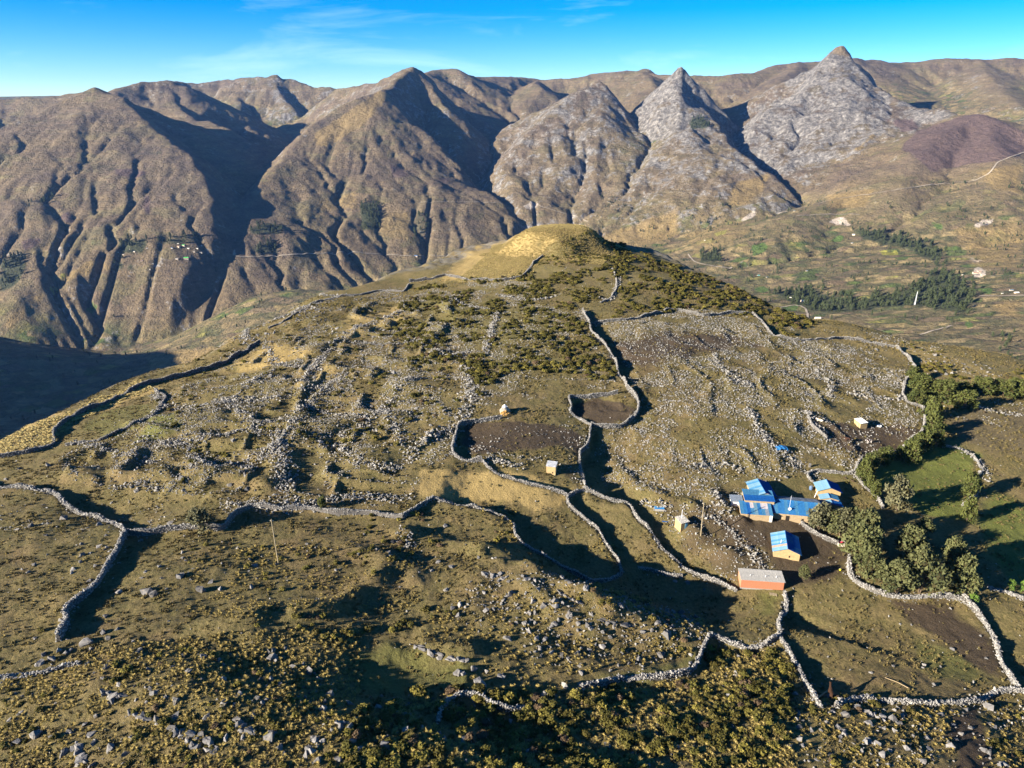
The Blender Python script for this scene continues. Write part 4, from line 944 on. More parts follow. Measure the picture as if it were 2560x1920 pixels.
# ------------------------------------------------------------------ materials of stones and plants
def stone_material(name, dark, mid, light, lichen=0.25):
    t = NT(name); co = t.coord('Object'); r = t.rnd()
    n = t.noise(co, 1.4, 5, 0.65); f = t.noise(co, 5.0, 5, 0.7)
    c = t.ramp(n, [(0.30, dark), (0.50, mid), (0.72, light)])
    c = t.mix(t.math('MULTIPLY', r, 0.7), c, light)
    c = t.mix(t.ramp(t.math('FRACT', t.math('MULTIPLY', r, 7.0)), [(0.0, 0.62), (0.5, 0.0)]), c, dark)
    c = t.mix(t.math('MULTIPLY', t.ramp(f, [(0.52, 0.0), (0.66, 1.0)]), lichen), c, (0.20, 0.15, 0.085))
    t.color(c); t.bump(t.math('ADD', n, f), 0.5, 0.12)
    return t.m
M_STONE = stone_material('field_stone', (0.10, 0.097, 0.092), (0.185, 0.178, 0.166), (0.33, 0.315, 0.29))
M_WALL = stone_material('wall_stone', (0.085, 0.082, 0.077), (0.19, 0.183, 0.172), (0.38, 0.365, 0.34))
M_BOULDER = stone_material('grey_limestone', (0.045, 0.045, 0.047), (0.115, 0.112, 0.110), (0.235, 0.225, 0.215), 0.45)

def leaf_material(name, dark, light, tip=None):
    t = NT(name); co = t.coord('Object'); r = t.rnd()
    n = t.noise(co, 1.1, 3, 0.6)
    c = t.mix(t.ramp(n, [(0.35, 0.0), (0.65, 1.0)]), dark, light)
    c = t.mix(t.math('MULTIPLY', r, 0.65), c, tip or light)
    t.color(c); t.b.inputs['Roughness'].default_value = 0.8
    return t.m
M_SHRUB = leaf_material('shrub_leaves', (0.038, 0.034, 0.009), (0.105, 0.082, 0.018), (0.082, 0.080, 0.016))
M_TWIG = leaf_material('dry_twigs', (0.060, 0.040, 0.024), (0.110, 0.075, 0.042))
M_BROOM = leaf_material('yellow_shrub', (0.075, 0.064, 0.013), (0.175, 0.148, 0.03))
M_TUSS = leaf_material('tussock_grass', (0.20, 0.150, 0.045), (0.40, 0.310, 0.11), (0.30, 0.225, 0.066))
M_INNER_SHADE = leaf_material('inner_shade', (0.022, 0.019, 0.007), (0.040, 0.034, 0.012))  # shade between the leaves put into a dark colour, for added inner solids

# ------------------------------------------------------------------ small forms
def rock_mesh(name, mat, n=14, seed=0, flat=0.75, lumpy=0.0, sub=0):
    r = np.random.default_rng(seed)
    bm = bmesh.new()
    for _ in range(n):
        v = r.normal(size=3); v /= np.linalg.norm(v); v *= 0.5 * (1 + 0.22 * r.normal())
        bm.verts.new((v[0] * 1.08, v[1] * 0.92, v[2] * flat))
    ret = bmesh.ops.convex_hull(bm, input=bm.verts)
    junk = [g for g in ret['geom_interior'] + ret['geom_unused'] if isinstance(g, bmesh.types.BMVert)]
    bmesh.ops.delete(bm, geom=list(set(junk)), context='VERTS')
    loose = [v for v in bm.verts if not v.link_faces]
    bmesh.ops.delete(bm, geom=loose, context='VERTS')
    if sub:
        bmesh.ops.subdivide_edges(bm, edges=bm.edges[:], cuts=sub, use_grid_fill=True)
        bmesh.ops.triangulate(bm, faces=bm.faces[:])
        for v in bm.verts:
            p = np.array(v.co)
            k = vnoise(np.array([p[0] * 3.1 + seed]), np.array([p[1] * 3.1 + p[2] * 2.3]), seed)[0]
            k2 = vnoise(np.array([p[0] * 8 + p[2] * 5 + seed]), np.array([p[1] * 8 - p[2] * 4]), seed + 1)[0]
            v.co *= 1 + lumpy * k + 0.45 * lumpy * k2
    me = bpy.data.meshes.new(name); bm.to_mesh(me); bm.free(); me.materials.append(mat)
    return me

def tri_soup(C, N, size, r, spread=0.55):
    """leaf-sized triangles round the points C, facing about N"""
    n = len(C)
    N = N + r.normal(size=(n, 3)) * spread
    N /= np.linalg.norm(N, axis=1)[:, None] + 1e-9
    U = np.cross(N, r.normal(size=(n, 3))); U /= np.linalg.norm(U, axis=1)[:, None] + 1e-9
    W = np.cross(N, U)
    s = size * (0.6 + 0.8 * r.random(n))[:, None]
    V = np.stack([C - U * s * 0.6, C + U * s * 0.6, C + W * s * 1.1 + N * s * 0.25], 1).reshape(-1, 3)
    return V, np.arange(n * 3).reshape(n, 3)

def bush_parts(seed, lumps=6, leaves=34, size=0.17, height=0.75):
    r = np.random.default_rng(seed)
    C = []; N = []; cv = []; cf = []
    for k in range(lumps):
        a = r.random() * 2 * math.pi; d = 0.32 * math.sqrt(r.random()) * (k > 0)
        c = np.array([math.cos(a) * d, math.sin(a) * d, height * (0.34 + 0.22 * r.random())])
        R = np.array([0.27, 0.27, 0.33 * height + 0.04]) * (0.8 + 0.4 * r.random())
        v = r.normal(size=(leaves, 3)); v[:, 2] = np.abs(v[:, 2]) * 1.2 - 0.45
        v /= np.linalg.norm(v, axis=1)[:, None]
        C.append(c + v * R * (0.85 + 0.25 * r.random((leaves, 1)))); N.append(v + np.array([0, 0, 0.5]))
        # added dark octahedron: blocks light, its colour stands for the lump's inner shade
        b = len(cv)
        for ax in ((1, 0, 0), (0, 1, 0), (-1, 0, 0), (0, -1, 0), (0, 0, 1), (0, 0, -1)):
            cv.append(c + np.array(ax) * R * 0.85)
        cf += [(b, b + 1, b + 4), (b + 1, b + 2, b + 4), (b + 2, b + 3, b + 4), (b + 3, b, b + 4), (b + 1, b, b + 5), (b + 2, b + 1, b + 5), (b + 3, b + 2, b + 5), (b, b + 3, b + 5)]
    V, F = tri_soup(np.concatenate(C), np.concatenate(N), size, r)
    return V, F, np.array(cv), np.array(cf)

def bush_mesh(name, mat, seed, **k):
    V, F, cv, cf = bush_parts(seed, **k)
    me = mesh_np(name, np.concatenate([V, cv]), np.concatenate([F, cf + len(V)]), mat)
    me.materials.append(M_INNER_SHADE)
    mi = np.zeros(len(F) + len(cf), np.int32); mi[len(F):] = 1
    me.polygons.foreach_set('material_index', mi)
    return me

def tussock_mesh(name, mat, seed, blades=46):
    r = np.random.default_rng(seed)
    V = []; F = []
    for k in range(blades):
        a = r.random() * 2 * math.pi; lean = 0.15 + 0.75 * r.random() ** 0.8; L = 0.65 + 0.45 * r.random()
        d = np.array([math.cos(a), math.sin(a), 0]); s = np.array([-d[1], d[0], 0])
        b0 = d * 0.10 * r.random(); w = 0.045 + 0.03 * r.random()
        p1 = b0 + d * lean * 0.35 * L + np.array([0, 0, 0.62 * L]); p2 = b0 + d * lean * 0.95 * L + np.array([0, 0, (0.95 - 0.55 * lean) * L])
        n = len(V); V += [b0 - s * w, b0 + s * w, p1 + s * w * 0.8, p1 - s * w * 0.8, p2]
        F += [(n, n + 1, n + 2), (n, n + 2, n + 3), (n + 3, n + 2, n + 4)]
    return mesh_np(name, np.array(V), np.array(F), mat)

# ------------------------------------------------------------------ scattering what nobody could count
_kinds = {}
def kinds(name, meshes):
    if name not in _kinds:
        c = bpy.data.collections.new(name)
        for i, me in enumerate(meshes):
            o = bpy.data.objects.new('%s_%02d' % (name, i), me); c.objects.link(o)
        _kinds[name] = (c, len(meshes))
    return _kinds[name]

def scatter_tree(coll):
    g = bpy.data.node_groups.new('scatter_' + coll.name, 'GeometryNodeTree')
    g.interface.new_socket('Geometry', in_out='INPUT', socket_type='NodeSocketGeometry')
    g.interface.new_socket('Geometry', in_out='OUTPUT', socket_type='NodeSocketGeometry')
    n = g.nodes; l = g.links
    i = n.new('NodeGroupInput'); o = n.new('NodeGroupOutput')
    inst = n.new('GeometryNodeInstanceOnPoints'); ci = n.new('GeometryNodeCollectionInfo')
    ci.inputs['Collection'].default_value = coll; ci.inputs['Separate Children'].default_value = True; ci.inputs['Reset Children'].default_value = True
    def na(name, typ):
        a = n.new('GeometryNodeInputNamedAttribute'); a.data_type = typ; a.inputs['Name'].default_value = name; return a.outputs['Attribute']
    l.new(i.outputs[0], inst.inputs['Points']); l.new(ci.outputs[0], inst.inputs['Instance'])
    inst.inputs['Pick Instance'].default_value = True
    l.new(na('kind_index', 'INT'), inst.inputs['Instance Index'])
    l.new(na('turn', 'FLOAT_VECTOR'), inst.inputs['Rotation'])
    l.new(na('size', 'FLOAT_VECTOR'), inst.inputs['Scale'])
    l.new(inst.outputs[0], o.inputs[0])
    return g
_trees = {}
def scatter(name, kindname, P, turn, size, parent=None, label=None):
    coll, k = _kinds[kindname]
    P = np.asarray(P, np.float32); n = len(P)
    me = bpy.data.meshes.new(name); me.vertices.add(n); me.vertices.foreach_set('co', P.ravel())
    size = np.asarray(size, np.float32)
    if size.ndim == 1: size = np.repeat(size[:, None], 3, 1)
    for nm, typ, v, key in (('turn', 'FLOAT_VECTOR', np.asarray(turn, np.float32), 'vector'), ('size', 'FLOAT_VECTOR', size, 'vector')):
        me.attributes.new(nm, typ, 'POINT').data.foreach_set(key, np.ascontiguousarray(v).ravel())
    me.attributes.new('kind_index', 'INT', 'POINT').data.foreach_set('value', rng.integers(0, k, n).astype(np.int32))
    o = link(name, me, parent)
    if kindname not in _trees: _trees[kindname] = scatter_tree(coll)
    md = o.modifiers.new('scatter', 'NODES'); md.node_group = _trees[kindname]
    tag(o, label, None, None, 'stuff')
    return o

def rand_turn(n, tilt=0.5):
    return np.stack([rng.normal(0, tilt, n), rng.normal(0, tilt, n), rng.random(n) * 6.283], -1)

kinds('stone_kinds', [rock_mesh('stone', M_STONE, 12, 100 + i, 0.72) for i in range(7)])
kinds('wall_stone_kinds', [rock_mesh('stone', M_WALL, 12, 140 + i, 0.72) for i in range(7)])
BOULDERS = [rock_mesh('boulder', M_BOULDER, 16, 200 + i, 0.8, 0.13, 2) for i in range(8)]
SLABS = [rock_mesh('boulder', M_BOULDER, 16, 230 + i, 0.5, 0.12, 2) for i in range(4)]
kinds('boulder_kinds', [rock_mesh('boulder', M_BOULDER, 15, 250 + i, 0.75) for i in range(6)])
SHRUBS = [bush_mesh('shrub', M_SHRUB, 300 + i) for i in range(6)] + [bush_mesh('shrub', M_BROOM, 320 + i, lumps=5) for i in range(2)] + [bush_mesh('shrub', M_TWIG, 330, lumps=5)]
kinds('shrub_kinds', SHRUBS[:7])
kinds('broom_kinds', SHRUBS[5:9])
M_PALE = leaf_material('pale_tussock_grass', (0.36, 0.275, 0.10), (0.60, 0.48, 0.20), (0.52, 0.40, 0.15))  # brighter copy of the tussock grass, sunlight on the mound put into its colour
kinds('pale_tussock_kinds', [tussock_mesh('tussock', M_PALE, 360 + i, 60) for i in range(4)])
TUSS = [tussock_mesh('tussock', M_TUSS, 340 + i) for i in range(5)]
kinds('tussock_kinds', TUSS)

# ------------------------------------------------------------------ dry stone walls
M_CORE = stone_material('wall_core', (0.03, 0.028, 0.026), (0.07, 0.065, 0.06), (0.13, 0.12, 0.11))
PARTED = {'front', 'sickle', 'grove', 'frontright', 'brickyard', 'gateleft', 'lowleft', 'frontmid'}
WSTONES = [c.data for c in _kinds['wall_stone_kinds'][0].objects]
def build_wall(key):
    label, px, h, w, dz, sg, L = WALLS[key]
    near = key in PARTED or key in ('farright', 'left')
    h *= 0.92; w *= 0.58 if near else 0.38; sk = 0.92 if near else 0.72
    P = WALLW[key].copy()
    P[:, 2] = hz(P[:, 0], P[:, 1])
    n = len(P)
    T = np.gradient(P[:, :2], axis=0); T /= np.linalg.norm(T, axis=1)[:, None] + 1e-9
    Nn = np.stack([T[:, 1], -T[:, 0]], -1)          # to the right of the line
    s = np.r_[0, np.cumsum(np.hypot(*np.diff(P[:, :2], axis=0).T))]
    seed = sum(map(ord, key))
    hh = h * np.clip(0.84 + 0.34 * vnoise(s / 4.2, s * 0 + 0.3, seed) + 0.20 * vnoise(s / 1.5, s * 0 + 1.3, seed + 1), 0.30, 1.2)
    fall = sstep(0.30, 0.62, vnoise(s / 5.5, s * 0 + 8.3, seed + 11)); hh = hh * (1 - 0.72 * fall)
    ww = w * (1.0 + 0.9 * fall + 0.35 * vnoise(s / 4.0, s * 0 + 2.3, seed + 2))
    lo = np.minimum(np.minimum(hz(P[:, 0] + Nn[:, 0] * w, P[:, 1] + Nn[:, 1] * w), hz(P[:, 0] - Nn[:, 0] * w, P[:, 1] - Nn[:, 1] * w)), P[:, 2]) - 0.4
    root = empty('stone_wall', P[n // 2])
    tag(root, label, 'stone wall', 'dry stone walls between the fields', 'thing')
    org = P[n // 2]
    sec = []
    for o_, zt in ((-0.5, None), (-0.36, 0.94), (0.36, 0.94), (0.5, None)):
        q = np.c_[P[:, :2] + Nn * (o_ * ww * 0.92)[:, None], lo if zt is None else P[:, 2] + hh * zt]
        sec.append(q - org)
    V = np.stack(sec, 1).reshape(-1, 3); F = []
    for i in range(n - 1):
        for k in range(3):
            F.append((i * 4 + k, i * 4 + k + 1, i * 4 + 5 + k, i * 4 + 4 + k))
    V = V.tolist(); F = F + [(3, 2, 1, 0), tuple((n - 1) * 4 + k for k in range(4))]
    me = bpy.data.meshes.new('rubble_core'); me.from_pydata(V, [], F); me.update(); me.materials.append(M_CORE)
    link('rubble_core', me, root)
    P[:, :2] += Nn * (0.10 * vnoise(s / 2.0, s * 0 + 5.3, seed + 7))[:, None]
    # stones: two sides in courses, and the coping
    pts = []; sz = []; top = []
    tot = s[-1]
    def at(ss, off, up):
        x = np.interp(ss, s, P[:, 0]); y = np.interp(ss, s, P[:, 1]); z = np.interp(ss, s, P[:, 2]); H_ = np.interp(ss, s, hh); W_ = np.interp(ss, s, ww)
        nx = np.interp(ss, s, Nn[:, 0]); ny = np.interp(ss, s, Nn[:, 1])
        return np.stack([x + nx * off * W_, y + ny * off * W_, z + up * H_], -1)
    st = 0.50 * sk
    for side in (-1, 1):
        for c in range(int(h / 0.34) + 1):
            u = min((c * 0.34 + 0.1) / h, 0.96)
            ss = np.arange(0, tot, st) + rng.random() * st; ss = ss + rng.normal(0, 0.07, len(ss)); ss = ss[(ss > 0) & (ss < tot)]
            pts.append(at(ss, side * (0.5 - 0.14 * u), u) + rng.normal(0, 0.05, (len(ss), 3))); sz.append(sk * (0.36 + 0.24 * rng.random(len(ss)) ** 1.5)); top.append(np.full(len(ss), u))
    for off in (-0.24, 0.06, 0.32):
        ss = np.arange(0, tot, st * 0.9) + rng.random() * st; ss = ss[(ss > 0) & (ss < tot)]
        pts.append(at(ss, off, 0.97) + rng.normal(0, 0.07, (len(ss), 3))); sz.append(sk * (0.36 + 0.28 * rng.random(len(ss)) ** 1.5)); top.append(np.full(len(ss), 2.0))
    # tumbled stones along the foot
    k = int(tot * 3.2)
    ss = rng.random(k) * tot; off = np.where(rng.random(k) < 0.5, -1, 1) * (0.55 + 1.5 * rng.random(k) ** 2.5)
    q = at(ss, off, 0); q[:, 2] = hz(q[:, 0], q[:, 1]) + 0.05
    pts.append(q); sz.append(0.20 + 0.34 * rng.random(k) ** 2); top.append(np.zeros(k))
    pts = np.concatenate(pts); sz = np.concatenate(sz); top = np.concatenate(top)
    S3 = sz[:, None] * np.array([1.15, 1.0, 0.9])[None] * (0.85 + 0.3 * rng.random((len(sz), 3)))
    turn = rand_turn(len(sz), 0.35)
    single = np.zeros(len(sz), bool)
    if key in PARTED:
        x, y, dep = project(pts)
        vis = (x > -20) & (x < 2580) & (y < 1935)
        score = np.where(vis, sz / dep * (top + 0.15 > 0.8), 0)
        order = np.argsort(-score)[:230]
        single[order[score[order] > 0]] = True
    for i in np.nonzero(single)[0]:
        link('stone', WSTONES[int(rng.integers(0, len(WSTONES)))], root, pts[i] - org, turn[i], S3[i])
    m = ~single
    scatter('small_stones', 'wall_stone_kinds', pts[m] - org, turn[m], S3[m], root)
    return root
for key in WALLS: build_wall(key)

# ------------------------------------------------------------------ loose stones, rubble ridges
def hill_points(density, x0=-330, x1=330, y0=42, y1=430):
    n = int(density * (x1 - x0) * (y1 - y0))
    x = rng.uniform(x0, x1, n); y = rng.uniform(y0, y1, n); z = hz(x, y)
    px, py, dep = project(np.stack([x, y, z], -1))
    m = (px > -90) & (px < 2650) & (py < 2010)
    return np.stack([x, y, z], -1)[m], px[m], py[m]

def in_px(px, py, pts, soft=0.0):
    return poly_sd(px, py, pts)

STONY = [  # (polygon, stones per square metre at most, patchiness threshold)
 (S([(150, 1040), (130, 990), (300, 925), (360, 850), (560, 735), (770, 640), (1000, 615), (1012, 860), (965, 905), (985, 985), (920, 1020), (890, 1085), (480, 1105), (420, 1060)]), 1.45, -0.14),
 (S([(1295, 695), (1500, 672), (1640, 690), (1672, 735), (1870, 742), (1980, 800), (1958, 850), (1985, 900), (1960, 965), (1900, 1005), (1850, 1025), (1580, 1045), (1540, 1085), (1300, 1045), (1285, 935), (1395, 900), (1345, 800)]), 1.25, -0.30),
 (S([(1540, 1055), (1600, 1060), (1600, 1130), (1660, 1150), (1650, 1240), (1560, 1200), (1530, 1120)]), 1.1, -0.1),
 (S([(1020, 910), (1270, 920), (1265, 1050), (1180, 1020), (1060, 985), (1000, 990)]), 0.9, -0.1),
 (S([(880, 690), (1000, 615), (1150, 600), (1280, 690), (1340, 830), (1235, 860), (1010, 872)]), 0.95, -0.10),
 (S([(1385, 1075), (1480, 1085), (1570, 1050), (1600, 1120), (1690, 1230), (1590, 1250), (1480, 1190), (1440, 1130)]), 1.0, -0.2),
 (S([(1010, 1230), (1280, 1250), (1510, 1330), (1540, 1400), (1300, 1470), (1150, 1400), (1010, 1300)]), 0.45, -0.1),
 (S([(1700, 700), (1900, 720), (2060, 770), (2190, 830), (2000, 780), (1860, 735)]), 0.6, 0.0),
 (S([(1700, 1410), (1800, 1480), (1900, 1520), (2212, 1520), (2212, 1659), (1690, 1659)]), 0.35, 0.0),
 (S([(1960, 860), (2212, 870), (2212, 920), (2050, 900)]), 0.5, 0.1),
 (S([(0, 1090), (150, 1060), (420, 1100), (300, 1180), (0, 1150)]), 0.25, 0.1),
]
BANDS = [  # rubble ridges: polyline, half width m, stones per metre
 (S([(570, 740), (600, 790), (690, 800)]), 2.2, 9), (S([(640, 830), (700, 770), (740, 722), (800, 700), (880, 662)]), 1.8, 8), (S([(330, 852), (360, 880), (480, 872), (590, 800)]), 1.8, 7),
 (S([(300, 950), (400, 962), (520, 932), (640, 892), (700, 842), (745, 800)]), 2.4, 10), (S([(400, 965), (440, 1000), (600, 965), (640, 905)]), 2.4, 9), (S([(600, 930), (612, 1010), (622, 1095)]), 3.2, 16),
 (S([(740, 945), (800, 905), (860, 835), (905, 815)]), 2.2, 9), (S([(880, 1000), (905, 960), (985, 922), (1022, 862), (1002, 790)]), 2.8, 13), (S([(720, 965), (790, 1005), (870, 1015)]), 2.2, 9),
 (S([(490, 1092), (620, 1100), (730, 1075), (880, 1075)]), 2.4, 9), (S([(1045, 765), (1060, 720), (1075, 675)]), 2.2, 10), (S([(1540, 765), (1560, 800), (1622, 835)]), 1.8, 8), (S([(1745, 890), (1760, 920), (1790, 940)]), 2.2, 12),
 (S([(1620, 880), (1635, 930), (1660, 960)]), 2.0, 9), (S([(1650, 940), (1690, 980), (1720, 1000)]), 2.2, 9), (S([(1830, 850), (1900, 860), (1960, 870)]), 1.8, 8), (S([(160, 955), (260, 985), (330, 1000)]), 1.6, 6),
 (S([(340, 845), (345, 880), (300, 915)]), 1.4, 5), (S([(470, 860), (540, 900), (560, 940)]), 2.2, 8), (S([(660, 870), (720, 900), (790, 900)]), 2.0, 7), (S([(900, 740), (960, 770), (1020, 760)]), 1.8, 7), (S([(960, 640), (1000, 660), (1060, 670)]), 1.4, 6),
 (S([(610, 590 + 60), (700, 640), (760, 640)]), 1.6, 7), (S([(530, 735), (560, 700), (600, 690), (640, 670), (690, 655)]), 2.6, 14), (S([(480, 870), (600, 860), (700, 835)]), 2.0, 7), (S([(1260, 640), (1320, 650), (1340, 600)]), 1.2, 5),
 (S([(1480, 1100), (1560, 1130), (1620, 1190), (1650, 1230)]), 1.8, 8), (S([(1540, 1060), (1570, 1120)]), 2.2, 10), (S([(1380, 1085), (1440, 1100), (1450, 1110)]), 1.5, 7), (S([(865, 1145), (880, 1170), (890, 1185)]), 1.8, 8),
 (S([(2060, 965), (2120, 1000), (2130, 1040)]), 1.8, 7), (S([(2040, 870), (2100, 880), (2212, 900)]), 1.8, 6), (S([(1760, 800), (1800, 830), (1790, 860)]), 1.8, 8), (S([(240, 1060), (300, 1040), (360, 1060)]), 1.8, 7), (S([(520, 1010), (570, 990), (590, 960)]), 2.2, 9),
 (S([(820, 880), (850, 920), (870, 960)]), 2.0, 9), (S([(760, 740), (830, 745), (900, 735)]), 1.6, 7), (S([(1080, 640), (1160, 650), (1200, 640)]), 1.4, 5), (S([(1490, 1010), (1560, 1000), (1600, 1020)]), 1.6, 7), (S([(1050, 985), (1080, 1000), (1130, 1010)]), 1.6, 8),
]
pts, px, py = hill_points(3.6)
val = fbm(pts[:, 0] / 9, pts[:, 1] / 9, 4, seed=81)
keep = np.zeros(len(pts), bool); roll = rng.random(len(pts)); net = old_walls(pts[:, 0], pts[:, 1])
for poly, den, thr in STONY:
    sd = poly_sd(px, py, poly)
    inside = sd < 14 * vnoise(pts[:, 0] / 8, pts[:, 1] / 8, 83)
    p = den / 1.3 * sstep(thr, thr + 0.28, val)
    keep |= inside & (roll < p)
    keep |= inside & (roll < net * (1.0 if thr > -0.15 else 0.5) * min(1, den))
keep |= roll < 0.008 + 0.012 * sstep(0.1, 0.3, val)
dirt_here = area_value('dirt', pts[:, 0], pts[:, 1]); green_here = area_value('green', pts[:, 0], pts[:, 1]); dry_here = area_value('dry', pts[:, 0], pts[:, 1])
keep &= rng.random(len(pts)) > np.maximum(np.maximum(dirt_here * 0.70, green_here * 0.93), dry_here * 0.93)
keep &= (poly_sd(pts[:, 0], pts[:, 1], rim_poly) < 6)
sp = pts[keep]; ss = 0.20 + 0.42 * rng.random(len(sp)) ** 2.2
lp = [sp]; ls = [ss]
for line, hw, per in BANDS:
    P = smooth_line(resample(gpoly(line), 1.0), 3); tot = len(P)
    k = int(tot * per)
    u = rng.random(k) * (tot - 1); off = rng.normal(0, 0.5, k) * hw
    x = np.interp(u, np.arange(tot), P[:, 0]) + off * rng.choice([-1, 1], k); y = np.interp(u, np.arange(tot), P[:, 1]) + rng.normal(0, 0.45, k) * hw
    lift = 0.8 * np.exp(-(off / (0.5 * hw)) ** 2) * rng.random(k)
    lp.append(np.stack([x, y, hz(x, y) + lift], -1)); ls.append(0.28 + 0.62 * rng.random(k) ** 2)
lp = np.concatenate(lp); ls = np.concatenate(ls)
lp[:, 2] += ls * 0.12
S3 = ls[:, None] * (0.8 + 0.4 * rng.random((len(ls), 3)))
scatter('loose_stones', 'stone_kinds', lp, rand_turn(len(lp), 0.5), S3, None, 'pale loose stones and rubble strewn over the old fields of the hill')
print('loose stones', len(lp))
